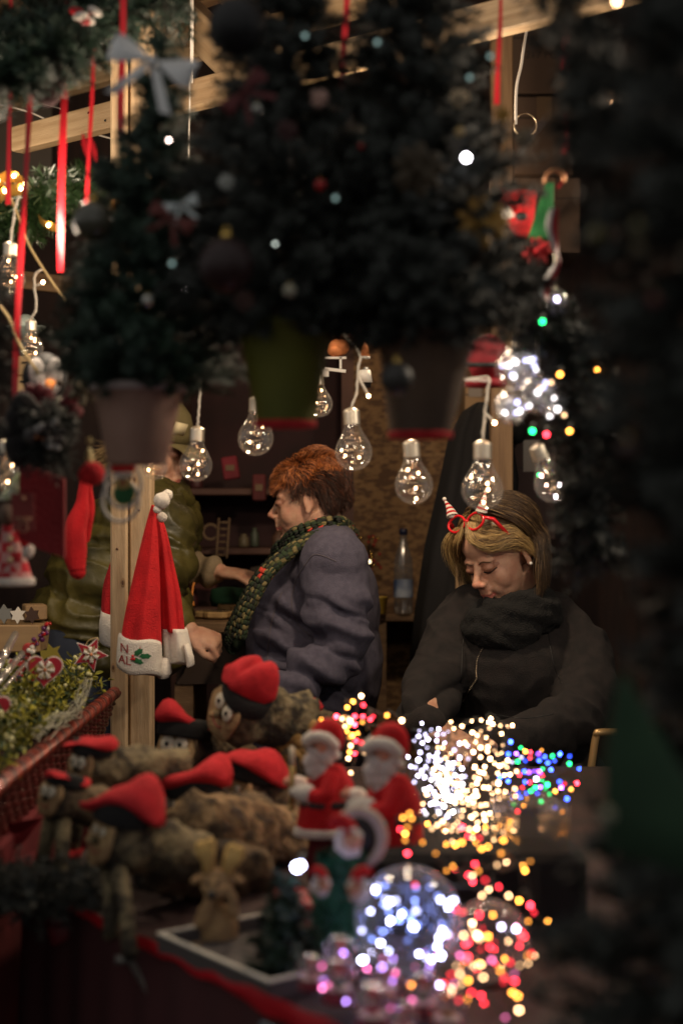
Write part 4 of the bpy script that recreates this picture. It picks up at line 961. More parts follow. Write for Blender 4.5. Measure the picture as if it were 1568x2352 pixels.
tag(b.build('red_white_flower',[M_ribbon,M_whitep]),'small red and white flower on the top left fir garland','flower')
# ------------------------------------------------------------------ glass light bulbs
BG='glass bulb decorations with tiny lights inside'
def bulb(x,y,Rr,Y,lab,cap=True,tilt=0,nled=4,leds=None,top=None,cordto=None,side=None,glass=None):
    k=px(Rr,Y); c=P(x,y,Y); t=thing('glass_bulb',lab,'glass bulb',c,BG)
    tilt+=ru(-.07,.07); M=Matrix.Rotation(tilt,3,'Y'); fz_=ru(0,6); fs_=ru(.8,1.5)
    prof=[(0.01,-1),(.32,-.95),(.62,-.79),(.86,-.52),(.98,-.18),(.98,.15),(.88,.45),(.70,.78),(.52,1.08),(.43,1.35),(.40,1.55)]
    b=MB(); b.lathe([(r*k,z*k) for r,z in prof],c,0,M,36,False); b.build('glass',[glass or M_glass],t)
    if cap:
        pf=[(.43,1.45)]
        for i in range(6): pf+=[(.46,1.5+i*.13),(.41,1.56+i*.13)]
        pf+=[(.30,2.3),(.12,2.36),(.01,2.37)]
        b=MB(); b.lathe([(r*k,z*k) for r,z in pf],c,0,M,24); b.build('screw_cap',[M_cap],t)
    pts=[]; L=leds or [E_in]
    for i in range(26):
        a=fz_+i*fs_; rr=ru(.35,.78)*math.sin(min(1,i/24)*PI*.9+.1); pts.append(c+M@V((k*rr*math.cos(a),k*rr*math.sin(a),k*(1.2-1.9*i/25))))
    b=MB(); b.tube(spline(pts,110),.0009,0,4,False); b.tube([c+M@V((0,0,k*2.2)),c+M@V((0,0,k*.9))],.0012,0,5); b.build('copper_wire',[mat('bright_wire',(.75,.6,.45),.25,.9)],t)
    for i in range(nled):
        q=pts[random.randint(1,25)]; b=MB(); b.ell(q,(.0017,.0017,.0024),0,None,8,6); b.build('tiny_light',[L[i%len(L)]],t)
    if cordto:
        b=MB(); e=c+M@V((0,0,k*2.36)); p2=[e]+[P(a,d,Y) for a,d in cordto]; b.tube(spline(p2,24),.0021,0,6)
        sp=spline(p2,24)
        b.tube([q+V((.0018*math.cos(i*1.5),.0018*math.sin(i*1.5),0)) for i,q in enumerate(sp)],.0016,0,5); b.build('cord',[M_cord],t)
    if side:
        x2,y2,x3,y3=side; b=MB(); b.tube([P(x2,y2,Y),P(x3,y3,Y)],[.002,.0030],0,8); b.build('light_holder',[M_cord],t)
        b=MB(); d=(P(x3,y3,Y)-P(x2,y2,Y)).normalized(); b.ell(P(x3,y3,Y)+d*.003,.0032,0,None,8,6); b.build('tiny_light',[E_in],t)
    return t
bulb(450,1068,38,2.75,'glass bulb hanging just left of the auburn haired woman',cordto=[(457,940),(462,870)])
bulb(587,1006,41,2.72,'round glass bulb above the auburn hair with its neck behind the green pot tree',cap=True,cordto=[(588,880)])
bulb(812,1038,43,2.70,'glass bulb with a visible white cord hanging over the back of the auburn hair',cordto=[(819,900),(822,850),(826,815),(800,780),(766,755)],side=(824,868,844,906))
bulb(734,928,30,2.9,'glass bulb half hidden behind the yellow green pot',cordto=[(742,850)])
bulb(950,1114,44,2.55,'glass bulb below the brown pot')
bulb(1107,1124,48,2.45,'glass bulb in front of the seated woman\'s hair',nled=5,cordto=[(1112,960),(1118,905),(1122,868),(1096,868),(1068,872)],side=(1112,948,1132,968))
bulb(1268,1112,42,2.35,'tilted glass bulb with green and pink lights at the right',tilt=-.35,nled=7,leds=[emis('pinkw',(1,.6,.5),30),E_green,E_w2])
bulb(22,640,36,2.6,'glass bulb with a screw cap at the left edge behind the longest ribbon',cordto=[(24,560),(36,478),(46,450)])
bulb(72,800,28,2.7,'small glass bulb above the penguin ornament',nled=4,cordto=[(84,706),(80,660),(82,630),(100,618)],side=(84,657,96,650))
bulb(12,1090,34,2.3,'glass bulb at the left edge beside the green pompom hat',nled=3)
bulb(355,1072,30,2.6,'glass bulb partly hidden behind the pink brown pot',nled=4,cordto=[(356,960)])
bulb(1398,216,30,2.0,'warm glass bulb on twin loops in front of the dark tree at upper right',nled=3,leds=[E_in],cordto=[(1392,130),(1400,112),(1412,125),(1408,170)])
b=MB(); b.ell(P(1415,4,1.7),.004,0,None,8,6); b.tube([P(1415,-10,1.7),P(1410,-60,1.7)],.002,1,5); tag(b.build('beam_light',[E_in,M_cord]),'single warm light on the right end of the pine beam','fairy light')
cord('gold_twine',[P(10,420,2.6),P(40,490,2.6),P(66,560,2.6),P(103,622,2.6),P(150,690,2.6)],.0022,M_twine,'gold twine slanting down between the left glass bulbs','twine')
cord('gold_twine',[P(-10,690,2.3),P(20,730,2.3),P(45,790,2.3),P(90,860,2.3)],.0024,M_twine,'gold twine slanting down in front of the longest ribbon','twine')
# gold ribbon loops with lights
def goldloop(pts,w,Y,lab,glow=2,rot=0):
    b=MB(); sp=spline([P(x,y,Y) for x,y in pts],30); rings=[]
    for i,p in enumerate(sp): rings.append([p+V((0,-px(w,Y)*.6,px(w,Y)*.5)),p+V((0,px(w,Y)*.6,-px(w,Y)*.5))])
    b.loft(rings,0,False,False); t=b.build('gold_ribbon_loop',[mat('gold_foil',(.85,.52,.12),.25,.7)],None); tag(t,lab,'gold ribbon')
    for j in range(glow):
        q=MB(); q.ell(sp[int((j+.7)*29/(glow+.4))]+V((0,-.006,.0)),.0034,0,None,8,6); q.build('tiny_light',[E_in],t)
    return t
goldloop([(-20,430),(5,412),(30,405),(52,418),(60,432),(40,436),(15,440),(-20,470)],22,2.68,'glowing gold ribbon loops at the left edge on the fir branch',5)
goldloop([(90,502),(105,515),(125,522),(150,524)],16,2.68,'curved gold ribbon band below the fir branch between the ribbons',1)
goldloop([(255,470),(275,465),(295,475),(300,485),(278,490),(262,482)],16,2.5,'shiny gold ribbon coil beside the dark olive ball',1)
# small table top figures and silver glints (far left)
for k,(x,y,w,h,lab) in enumerate(((66,843,46,44,'pale wooden drawer block behind the penguin ornament, upper one'),(62,886,40,38,'pale wooden drawer block behind the penguin ornament, lower one'))):
    b=MB(); b.box(P(x,y,4.6),(px(w,4.6),.1,px(h,4.6)),0,None,.003); b.box(P(x,y-6,4.6)+V((0,-.053,0)),(px(14,4.6),.004,px(4,4.6)),1)
    tag(b.build('drawer_block',[mat('pale_ply',(.55,.38,.2),.6),M_ink],smooth=False),lab,'drawer')
b=MB(); b.ell(P(60,748,4.2),(px(26,4.2),.05,px(26,4.2))); b.lathe([(.02,0),(.05,.03),(.055,.035)],P(60,780,4.2)); tag(b.build('ceramic_bowl',[mat('celadon',(.35,.42,.4),.3)]),'pale blue grey bowl on the back ledge behind the left ribbon','bowl')
# ================================================================== Santa hats on the post
def hatbody(mb,secs,Y,th,mi=0,n=40,ph=0,fold_=.10):
    rings=[]
    for (x,y,hw,f) in secs:
        c=P(x,y,Y); w=px(hw,Y); d=th*f
        rings.append([c+V((w*math.cos(t)*(1+fold_*.3*math.sin(5*t+ph)),d*math.sin(t)*(1+fold_*1.6*math.sin(6*t+ph+y*.006)),.003*math.sin(3*t+ph)*f)) for t in [2*PI*i/n for i in range(n)]])
    mb.loft(rings,mi,True); return rings
def dens(secs,n):
    pts=[V((a[0],a[1],a[2])) for a in secs]; s1=spline(pts,n); s2=spline([V((a[3],0,0)) for a in secs],n); return [(p.x,p.y,max(.5,p.z),max(.02,q.x)) for p,q in zip(s1,s2)]
HG='Santa hats hanging on the wooden post'
Yh=3.12
ha=thing('santa_hat','front red Santa hat on the post embroidered with red letters and a holly sprig','Santa hat',P(350,1165,Yh),HG)
SA=[(351,1160,3,.1),(348,1200,12,.22),(341,1270,23,.4),(333,1350,34,.6),(326,1420,42,.8),(322,1490,49,.95)]
b=MB(); hatbody(b,dens(SA,26),Yh,.045,0,44,1,.10); b.build('hat_body',[M_redplush],ha)
th=.047; brim=[(325,1466,42,.93),(323,1464,48,1.0),(322,1472,50,1.02),(321,1500,51.5,1.06),(320,1530,52,1.07),(320,1541,51,1.05),(321,1544,47,.95)]
b=MB(); rings=[]
for (x,y,hw,f) in brim:
    n=48; rr=[]
    for i in range(n):
        t=2*PI*i/n; xx=px(hw,Yh)*math.cos(t); rr.append(P(x,y,Yh)+V((xx,th*f*math.sin(t),-.16*xx-.0035*math.sin(t*3+1)*f)))
    rings.append(rr)
b.loft(rings,0); b.build('fur_brim',[M_white],ha)
b=MB(); b.ell(P(372,1150,Yh-.02),px(19,Yh)); b.v=[tuple(V(v)+V((1,0,0))*.002*nz(v,160)+V((0,0,1))*.003*nz(v,130,4)) for v in b.v]; b.ell(P(362,1170,Yh-.02),px(10,Yh)); b.build('pompom',[M_white],ha)
def onbrim(co):
    # project a flat mark on to the front of the brim
    x0=P(321,1505,Yh).x; w=px(51.5,Yh); dx=max(-.98,min(.98,(co.x-x0)/w)); return V((co.x,Yh-th*1.06*math.sqrt(1-dx*dx)-.0022+co.y*0,co.z-.16*(co.x-x0)))
M_emb=mat('red_thread',(.45,.015,.02),.7); M_hol=mat('green_thread',(.008,.10,.03),.8)
def brimtext(s,x,y,sz):
    p=P(x,y,Yh); o=text(s,(0,0,0),sz,M_emb,ha,'embroidered_letters',rot=(PI/2,0,0),ext=.0006,warp=lambda v: onbrim(V((v.x+p.x,0,v.z+p.z))))
brimtext('N',281,1499,.026); brimtext('AL',277,1525,.025)
b=MB()
for (x,y,a,l) in ((326,1492,.7,.0105),(341,1499,.15,.011),(325,1512,-.25,.0105)):
    p=P(x,y,Yh); out=[]
    for i in range(20):
        t=2*PI*i/20; rr=1+.16*math.cos(6*t); u=l*math.cos(t)*rr; v=.0052*math.sin(t)*rr; out.append(onbrim(V((p.x+u*math.cos(a)-v*math.sin(a),0,p.z+u*math.sin(a)+v*math.cos(a)))))
    c=sum(out,V())/20+V((0,-.002,0)); b.add(out+[c],[(i,(i+1)%20,20) for i in range(20)],0)
b.build('holly_leaf',[M_hol],ha)
b=MB()
for (x,y) in ((313,1503),(316,1509),(311,1510)): b.ell(onbrim(P(x,y,Yh))+V((0,-.001,0)),.003,0,None,8,6)
b.build('holly_berry',[M_emb],ha)
hb=thing('santa_hat','plain red Santa hat hanging behind and right of the embroidered hat on the post','Santa hat',P(363,1175,Yh),HG)
SB=[(360,1172,3,.1),(368,1215,13,.25),(378,1290,20,.4),(388,1370,27,.55),(397,1450,27,.6)]
b=MB(); hatbody(b,dens(SB,24),Yh+.05,.045,0,40,2.2,.14); b.build('hat_body',[M_redplush],hb)
b=MB(); rings=[]
for (x,y,hw,f,sl) in ((400,1445,24,.55,.0),(400,1443,29,.66,0),(402,1450,30,.7,0),(408,1490,33,.8,.1),(411,1516,35,.85,.12),(411,1520,33,.8,.12)):
    rings.append([P(x,y,Yh+.05)+V((px(hw,Yh)*math.cos(t),.045*f*math.sin(t)*(1+.2*math.sin(4*t)),-sl*px(hw,Yh)*math.cos(t)+.004*math.sin(4*t+.5)*(1 if y>1480 else .2))) for t in [2*PI*i/40 for i in range(40)]])
b.loft(rings,0,True); rings=[]
for (x,y,hw) in ((428,1480,6),(436,1508,9),(438,1526,9),(436,1530,6)): rings.append([P(x,y,Yh+.02)+V((px(hw,Yh)*math.cos(t),.03*math.sin(t),0)) for t in [2*PI*i/16 for i in range(16)]])
b.loft(rings,0); rings=[]
for (x,y,hw) in ((372,1510,20),(378,1545,17),(376,1556,12)): rings.append([P(x,y,Yh+.03)+V((px(hw,Yh)*math.cos(t),.03*math.sin(t),0)) for t in [2*PI*i/16 for i in range(16)]])
b.loft(rings,0); b.build('fur_brim',[M_white],hb)
b=MB(); b.ell(P(385,1137,Yh+.02),px(13,Yh)); b.ell(P(372,1188,Yh+.01),px(12,Yh)); b.v=[tuple(V(v)+V((1,0,1))*.002*nz(v,170)) for v in b.v]; b.build('pompom',[M_white],hb)
hc=thing('santa_hat','darker red Santa hat showing left of the post behind it','Santa hat',P(268,1290,3.45),HG)
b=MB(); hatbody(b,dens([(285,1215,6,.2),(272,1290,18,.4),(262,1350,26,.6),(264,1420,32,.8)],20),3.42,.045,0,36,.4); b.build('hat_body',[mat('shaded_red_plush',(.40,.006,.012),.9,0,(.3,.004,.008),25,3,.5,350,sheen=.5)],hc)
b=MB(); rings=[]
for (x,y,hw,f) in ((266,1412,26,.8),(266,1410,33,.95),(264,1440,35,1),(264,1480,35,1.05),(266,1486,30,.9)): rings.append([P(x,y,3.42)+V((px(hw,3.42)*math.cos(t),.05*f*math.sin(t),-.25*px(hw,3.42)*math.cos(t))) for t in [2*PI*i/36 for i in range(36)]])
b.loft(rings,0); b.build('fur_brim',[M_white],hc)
# ================================================================== basket of mistletoe
bk=thing('wicker_basket','long dark red wicker basket with a shiny braided rim left of the post','basket',(-.75,2.6,.9))
zr=lambda y: 1.17
A0=V((-.478,1.75,1.17)); A1=V((-.470,3.215,1.17)); Wd=.62
wv=MB(); H=.088
for r in range(9):
    z=1.162-H*r/8; pts=[]; tp=.03*r/8
    for i in range(150):
        y=1.75+1.465*i/149; o=.0042*math.cos(i*PI/2.5*1.0+(r%2)*PI); pts.append(V((-.474-tp+o,y,z+.001*math.sin(i*.7+r))))
    wv.tube(pts,.0052,0,5)
    pts=[]
    for i in range(40):
        x=-.474-tp-(Wd-2*tp)*i/39; pts.append(V((x,1.75+.0+.0042*math.cos(i*PI/2.5+(r%2)*PI),z)))
    wv.tube(pts,.0052,0,5)
for i in range(60):
    y=1.75+1.465*i/59; wv.tube([V((-.474,y,1.17)),V((-.504,y,1.17-H))],.003,0,5)
wv.build('woven_side',[M_wick],bk)
lin=MB(); lin.loft([[V((-.482-t,1.76+t,z)),V((-.482-Wd+t,1.76+t,z)),V((-.482-Wd+t,3.11-t,z)),V((-.482-t,3.11-t,z))] for t,z in ((0,1.165),(.025,1.088))],0,False)
lin.add([(-.507,1.785,1.089),(-1.07,1.785,1.089),(-1.07,3.085,1.089),(-.507,3.085,1.089)],[(0,1,2,3)]); lin.build('lining',[mat('basket_dark',(.03,.006,.006),.8)],bk,False)
rim=MB(); 
def rimpath(s): return V((-.474+(.0),1.75+1.465*s,1.172))
for k in range(3):
    pts=[]
    for i in range(420):
        s=i/419; a=i*.34+k*PI*2/3; pts.append(rimpath(s)+V((.0100*math.cos(a),.004*math.sin(2*a),.0085*math.sin(a))))
    rim.tube(pts,.0046,(0,1,0)[k],6)
pts=[]
for k in range(3):
    pts=[V((-.474-Wd*i/100,1.75+.006*math.cos(i*.5+k*2.1),1.172+.006*math.sin(i*.5+k*2.1))) for i in range(101)]; rim.tube(pts,.0048,0,6)
rim.build('braided_rim',[M_braid,mat('dark_braid',(.06,.008,.007),.4)],bk)
b=MB(); b.box((-.81,2.50,.535),(.64,1.44,1.07),0,None,.006); tag(b.build('basket_stand',[mat('stand_cloth',(.15,.008,.013),.85,0,(.10,.005,.009),10,3)],smooth=False),'dark red covered stand under the wicker basket','stand')
# mistletoe heap
def heapz(x,y): return 1.155+.055*math.sin((x+.8)*5)*.5+.045*(y-2.0)/1.1+.03*nz((x,y,0),6)
mt=MB()
def leaf(mb,p,d,nrm,L,W,mi):
    s=d.cross(nrm).normalized(); b=len(mb.v); u=nrm*.12*L
    mb.v.extend([tuple(p),tuple(p+d*L*.35+s*W+u),tuple(p+d*L*.75+s*W*.8+u),tuple(p+d*L),tuple(p+d*L*.75-s*W*.8+u),tuple(p+d*L*.35-s*W+u)])
    mb.f.extend([(b,b+1,b+2,b+3),(b,b+3,b+4,b+5)]); mb.m.extend([mi,mi])
for k in range(2300):
    x=ru(-1.08,-.50); y=ru(1.95,3.12)
    if x<-.48-(y*.222-.0) and 0: continue
    p=V((x,y,heapz(x,y)+ru(-.05,.012))); d=V((ru(-1,1),ru(-1,.6),ru(.1,1.2))).normalized(); L=ru(.03,.06)
    e=p+d*L; mt.tube([p,e],[.0011,.0008],2,4,False); u,w=frame(d)
    for j in range(3):
        q=p.lerp(e,(j+1)/3); a=ru(0,6.28)
        for s in (0,PI):
            o=(u*math.cos(a+s)+w*math.sin(a+s)); ld=(d*ru(.3,1)+o).normalized(); nrm=ld.cross(V((ru(-1,1),ru(-1,1),ru(-1,1)))); 
            if nrm.length>.01: leaf(mt,q,ld,nrm.normalized(),ru(.011,.022),ru(.0022,.004),0 if rnd()<.7 else 3)
    if rnd()<.22+.25*(y<2.5):
        for j in range(random.randint(1,4)): mt.ell(e+V((ru(-.006,.006),ru(-.006,.006),ru(-.004,.006))),ru(.0032,.0044),1,None,8,6)
tag(mt.build('mistletoe',[M_leaf,M_berry,mat('olive_stem',(.12,.12,.04),.6),mat('leaf_dark',(.03,.06,.018),.5)],smooth=False,loc=(-.8,2.5,1.0)),'heaped green mistletoe sprigs with pale berries filling the red basket',None,None,'stuff')
# netting
b=MB()
for k in range(22):
    o=ru(-.03,.03); pts=[P(205+o*500,1560,2.85),P(192+ru(-14,14),1600+ru(-8,8),2.75),P(172+ru(-20,20),1640+ru(-12,12),2.66),P(140+ru(-22,22),1655+ru(-18,18),2.55),P(100+ru(-26,26),1690+ru(-22,22),2.45)]
    b.tube([q+V((ru(-.003,.003),-.02+ru(-.004,.004),.004+ru(-.003,.003))) for q in spline(pts,16)],.0005,0,3,False)
tag(b.build('silver_netting',[mat('net_silver',(.5,.5,.4),.4,.3)]),'crumpled silvery netting spread over the mistletoe near the basket rim','netting')
# painted wooden ornaments
M_rp=mat('crimson_paint',(.33,.012,.025),.45); M_cork=mat('raw_wood_inlay',(.42,.32,.18),.7,0,(.34,.25,.13),60,2)
def flat(name,out,c,M,layers,lab,cat,twine=True):
    t=thing(name,lab,cat,c)
    for nm,sc,z,m in layers:
        b=MB(); T=Matrix.Translation(V(c))@M@Matrix.Translation((0,0,z)); b.prism([(x*sc,y*sc) for x,y in out],T,.0035,0); b.build(nm,[m],t,False)
    return t
def snow(t,c,M,s,z=-.007):
    b=MB(); T=Matrix.Translation(V(c))@M@Matrix.Translation((0,0,z))
    for k in range(6):
        a=k*PI/3; d=V((math.cos(a),math.sin(a),0)); b.tube([T@V((0,0,0)),T@(d*s)],.0018,0,5)
        for f in (.55,.8):
            for q in (-1,1):
                e=Matrix.Rotation(q*.9,3,'Z')@d; b.tube([T@(d*s*f),T@(d*s*f+e*s*.28)],.0014,0,5)
    b.build('snowflake',[M_whitep],t); b=MB(); b.ell(T@V((0,0,-.001)),.0035,0,None,8,6); b.build('centre_bead',[mat('rust_bead',(.45,.16,.06),.5)],t)
heart=[(16*math.sin(t)**3/16,(13*math.cos(t)-5*math.cos(2*t)-2*math.cos(3*t)-math.cos(4*t))/16) for t in [2*PI*i/60 for i in range(60)]]
star=[((1 if i%2==0 else .46)*math.sin(i*PI/5),(1 if i%2==0 else .46)*math.cos(i*PI/5)) for i in range(10)]
BM=Matrix(((1,0,0,0),(0,0,1,0),(0,1,0,0),(0,0,0,1)))  # local xy -> world xz, z -> +y away
hs=px(40,2.72)
Mh=Matrix.Rotation(.25,4,'Z')@BM@Matrix.Rotation(-.05,4,'Z')
c=P(103,1538,2.72); t=flat('heart_ornament',[(x*hs,y*hs) for x,y in heart],c,Mh,[('white_edge',1.05,.001,M_whitep),('red_face',.97,-.0015,M_rp),('wood_inlay',.54,-.004,M_cork)],'red painted wooden heart with a white snowflake sitting in the mistletoe','heart ornament')
snow(t,c,Mh,.017)
c=P(208,1503,2.95); ss=px(40,2.95); Ms=Matrix.Rotation(.3,4,'Z')@BM@Matrix.Rotation(-.42,4,'Z')
t=flat('star_ornament',[(x*ss,y*ss) for x,y in star],c,Ms,[('white_edge',1.07,.001,M_whitep),('red_face',.96,-.0015,M_rp),('wood_inlay',.58,-.004,M_cork)],'red painted wooden star with a white snowflake standing by the post','star ornament')
snow(t,c,Ms,.015)
b=MB(); b.tube(spline([P(196,1490,2.95),P(203,1472,2.95),P(222,1465,2.95),P(228,1472,2.95)],12),.001,0,5); b.build('twine_loop',[M_twine],t)
c=P(60,1528,2.86); as_=px(40,2.86); ang=[(0,.55),(.28,.2),(.9,.35),(1.0,.12),(.6,-.02),(.3,-.05),(.55,-.9),(-.55,-.9),(-.3,-.05),(-.6,-.02),(-1.0,.12),(-.9,.35),(-.28,.2)]
t=flat('angel_ornament',[(x*as_,y*as_) for x,y in ang],c,Mh,[('white_edge',1.06,.001,M_whitep),('red_face',.97,-.0015,mat('coral_paint',(.48,.04,.035),.5))],'red dotted wooden angel partly hidden behind the heart','angel ornament')
b=MB(); b.lathe([(.01,-.003),(.012,0),(.01,.003)],c+V((.006,-.004,.030)),0,Matrix.Rotation(PI/2,3,'X'),20); b.build('head_disc',[MATS['coral_paint']],t)
for k in range(10):
    b=MB(); b.ell(c+V((ru(-.024,.024),-.004,ru(-.02,.01))),(.0013,.0006,.0013),0,None,6,4); b.build('white_dot',[M_whitep],t)
c=P(-10,1625,2.4); t=flat('heart_ornament',[(x*px(34,2.4),y*px(34,2.4)) for x,y in heart],c,Mh,[('white_edge',1.06,.001,M_whitep),('red_face',.96,-.0015,M_rp)],'red wooden heart cut off by the left edge of the photo','heart ornament')
b=MB(); b.tube(spline([P(40,1585,2.8),P(62,1530,2.83),P(90,1470,2.85),P(108,1440,2.86)],14),.0016,1,5)
for i in range(34):
    q=spline([P(40,1560,2.8),P(66,1510,2.83),P(92,1465,2.85),P(112,1436,2.86)],34)[i]; b.ell(q+V((ru(-.010,.010),ru(-.008,.008),ru(-.006,.006))),ru(.003,.0055),random.choice((0,0,2,3)),None,8,6)
tag(b.build('berry_spray',[M_bred,M_stem,M_whitep,mat('violet_gloss',(.12,.02,.10),.2)]),'spray of glossy red white and violet beads rising from the mistletoe','spray')
for k,(x0,y0,x1,y1,r) in enumerate(((-10,1545,36,1456,.008),(-14,1580,52,1500,.007),(-10,1605,60,1522,.004))):
    b=MB(); b.tube([P(x0,y0,2.6),P(x1,y1,2.75)],[r,r*.8],0,10)
    tag(b.build('cellophane_roll',[glassmat('cellophane',(.96,.95,.97),.25,.9,.3,.15)]),['thickest cellophane roll uppermost at the left edge of the mistletoe','middle cellophane roll at the left edge of the mistletoe','thin lowest cellophane roll at the left edge of the mistletoe'][k],'cellophane')
b=MB(); out=[(x*.6,y*.6) for x,y in [(-.03,-.02),(-.008,-.008),(0,-.03),(.008,-.006),(.034,-.014),(.02,.01),(.03,.028),(.006,.02),(-.01,.036),(-.014,.014),(-.036,.012)]]
b.prism(out,Matrix.Translation(P(118,1503,2.98))@BM,.001,0); tag(b.build('maple_leaf',[mat('yellow_leaf',(.28,.22,.03),.6)],smooth=False),'yellow green jagged leaf behind the heart ornament','leaf')
# left side table behind basket
b=MB(); a=P(-120,1432,3.9); b.box((P(20,0,3.9).x-.19,4.0,a.z-.035),(.56,.3,.07),0,None,.004); b.box((P(20,0,3.9).x-.13,4.0,(a.z-.12)/2),(.5,.22,a.z-.13),1)
tag(b.build('side_counter',[mat('light_pine',(.34,.22,.11),.6,0,(.26,.16,.08),5,3,.1,60,stretch=(.6,8,8)),M_woodd],smooth=False),'light pine side counter behind the mistletoe at the left','counter')
zc=P(0,1432,3.85).z
for k,(x,s,m,lab) in enumerate(((40,13,M_whitep,'white jagged cut out figure on the pine side counter'),(8,15,mat('slate_cut',(.2,.2,.19),.6),'grey and brown star cut out at the left end of the pine side counter'),(72,13,mat('choc_cut',(.06,.03,.02),.6),'dark brown cut out figure at the right end of the pine side counter'))):
    out=[((1 if i%2==0 else .6)*px(s*1.5,3.85)*math.sin(i*PI/6+k)*ru(.8,1.1),(1 if i%2==0 else .6)*px(s*1.5,3.85)*math.cos(i*PI/6+k)) for i in range(12)]
    b=MB(); b.prism(out,Matrix.Translation(V((P(x,0,3.85).x,3.86,zc+px(s*1.4,3.85))))@BM,.012,0); tag(b.build('wooden_figure',[m],smooth=False),lab,'figure')
b=MB(); b.box(P(80,1405,3.95),(px(50,3.95),.08,px(34,3.95)),0,Matrix.Rotation(.3,3,'Z'),.003); tag(b.build('wooden_block',[MATS['light_pine']],smooth=False),'pale wooden block at the back of the pine side counter','block')
# ------------------------------------------------------------------ left hanging plush things
Yl=2.15
b=MB(); out=[(x*px(1,Yl),-y*px(1,Yl)) for x,y in ((-40,-40),(-12,-58),(20,-50),(40,-20),(46,24),(20,50),(-24,52),(-46,20))]
pg=thing('penguin_ornament','black and white felt penguin ornament with an orange beak at the left','penguin ornament',P(108,868,2.35))
b=MB(); b.prism([(x*1.1,y*1.1) for x,y in [(px(46*math.cos(t),2.35),px(52*math.sin(t)+ (0),2.35)) for t in [2*PI*i/30 for i in range(30)]]],Matrix.Translation(P(104,868,2.35))@BM,.014,0); b.build('back_felt',[M_blackg],pg)
b=MB()
for s in (-1,1):
    b.ell(P(106+s*19,860,2.345),(px(21,2.35),.010,px(40,2.35)),0,Matrix.Rotation(s*.12,3,'Y'),20,12)
b.ell(P(112,888,2.345),(px(30,2.35),.0095,px(20,2.35)),0,None,18,10); b.build('face',[mat('grey_white_felt',(.5,.47,.45),.9,0,(.42,.4,.38),30,3,.4,300)],pg)
b=MB(); b.lathe([(.008,0),(.006,.01),(.001,.026)],P(116,878,2.333),0,Matrix.Rotation(PI*.8,3,'X'),12); b.build('beak',[mat('orange_felt',(.6,.2,.04),.7)],pg)
b=MB(); b.ell(P(104,848,2.333),(.0028,.002,.004),0,None,8,6); b.build('eye',[M_blackg],pg)
b=MB(); b.ell(P(134,938,Yl),(px(21,Yl),.012,px(29,Yl)),0,Matrix.Rotation(-.2,3,'Y'),18,12); b.ell(P(138,880,Yl),(px(8,Yl),.01,px(9,Yl)),1,None,10,6); b.tube([P(134,905,Yl),P(136,850,Yl)],.001,1,4); tag(b.build('egg_ornament',[M_bcream,M_stem]),'matt cream egg shaped ornament hanging under the penguin','ornament')
# dark wreath ball of berries
b=MB()
for k in range(60):
    a=ru(0,6.28); r=ru(0,1)**.5*px(32,2.0); b.ell(P(122,1000,2.0)+V((r*math.cos(a),ru(-.02,.01),r*math.sin(a)*1.1)),ru(.003,.005),0 if rnd()<.45 else 1,None,8,5)
for k in range(150):
    sprig(b,P(115,1000,2.02)+V((ru(-.02,.02),0,ru(-.03,.03))),V((ru(-1,1),ru(-.6,.6),ru(-1,1))),.035,.015,16,.001,2,2)
tag(b.build('frosted_berry_cluster',[mat('frost_berry',(.33,.33,.33),.6),M_blackg,M_fird]),'dark hanging cluster of twigs with frosted grey berries at the left','ornament')
b=MB()
for k in range(14): b.ell(P(58+ru(-30,30),980+ru(-50,60),2.05),(.018,.016,.022),0,None,12,8)
b.ell(P(72,1000,2.0),(px(17,2),.014,px(17,2)),1,None,14,9); b.lathe([(.003,0),(.0005,.014)],P(82,1002,1.985),2,Matrix.Rotation(PI*.6,3,'Y'),8)
tag(b.build('felt_snowman',[mat('charcoal_felt',(.014,.011,.011),.9),mat('dim_grey_felt',(.09,.085,.085),.9),mat('carrot',(.5,.15,.03),.7)]),'dark felt snowman ornament with a small orange nose left of the frosted berries','ornament')
b=MB()
for k in range(9):
    a=k*.7; b.ell(P(85+22*math.cos(a),915+14*math.sin(a),2.1),(.014,.01,.009),0,Matrix.Rotation(a,3,'Y'),12,7)
for k in range(7): b.ell(P(165+8*math.cos(k),900+8*k,2.1),(.012,.008,.009),0,Matrix.Rotation(k,3,'Y'),10,6)
tag(b.build('felt_poinsettia',[mat('deep_red_felt',(.10,.006,.010),.8)]),'dark red felt flower under the penguin ornament','flower')
rosette(195,900,38,2.05,mat('plaid_cream',(.24,.21,.14),.8,0,(.10,.07,.04),160,1,sharp=.1),'cream checked ribbon flower left of the pink brown pot','rosette',7)
rosette(206,1012,10,2.05,mat('straw',(.4,.33,.15),.7),'tiny straw coloured star left of the pink brown pot','star',5)
b=MB(); b.ell(P(206,1065,2.05),(.006,.008,.022),1); b.ell(P(212,1088,2.03),(.017,.01,.016),0); b.ell(P(200,1092,2.03),(.012,.01,.012),0)
tag(b.build('red_felt_bird',[M_red,MATS['straw']]),'small bright red felt bird with a straw tail beside the pot','ornament')
b=MB(); rings=[[V(P(x,y,Yl)),V(P(x,y,Yl))+V((0,.012,0))] for x,y in ((45,1062),(148,1100),(148,1282),(92,1262),(45,1235))]
fr=[r[0] for r in rings]; bk_=[r[1] for r in rings]; n=5; b.add(fr+bk_,[tuple(range(n)),tuple(range(n,2*n))[::-1]]+[(i,n+i,n+(i+1)%n,(i+1)%n) for i in range(n)])
tag(b.build('red_felt_pennant',[M_redd],smooth=False),'dark red felt pennant hanging behind the checked plush gnome','pennant')
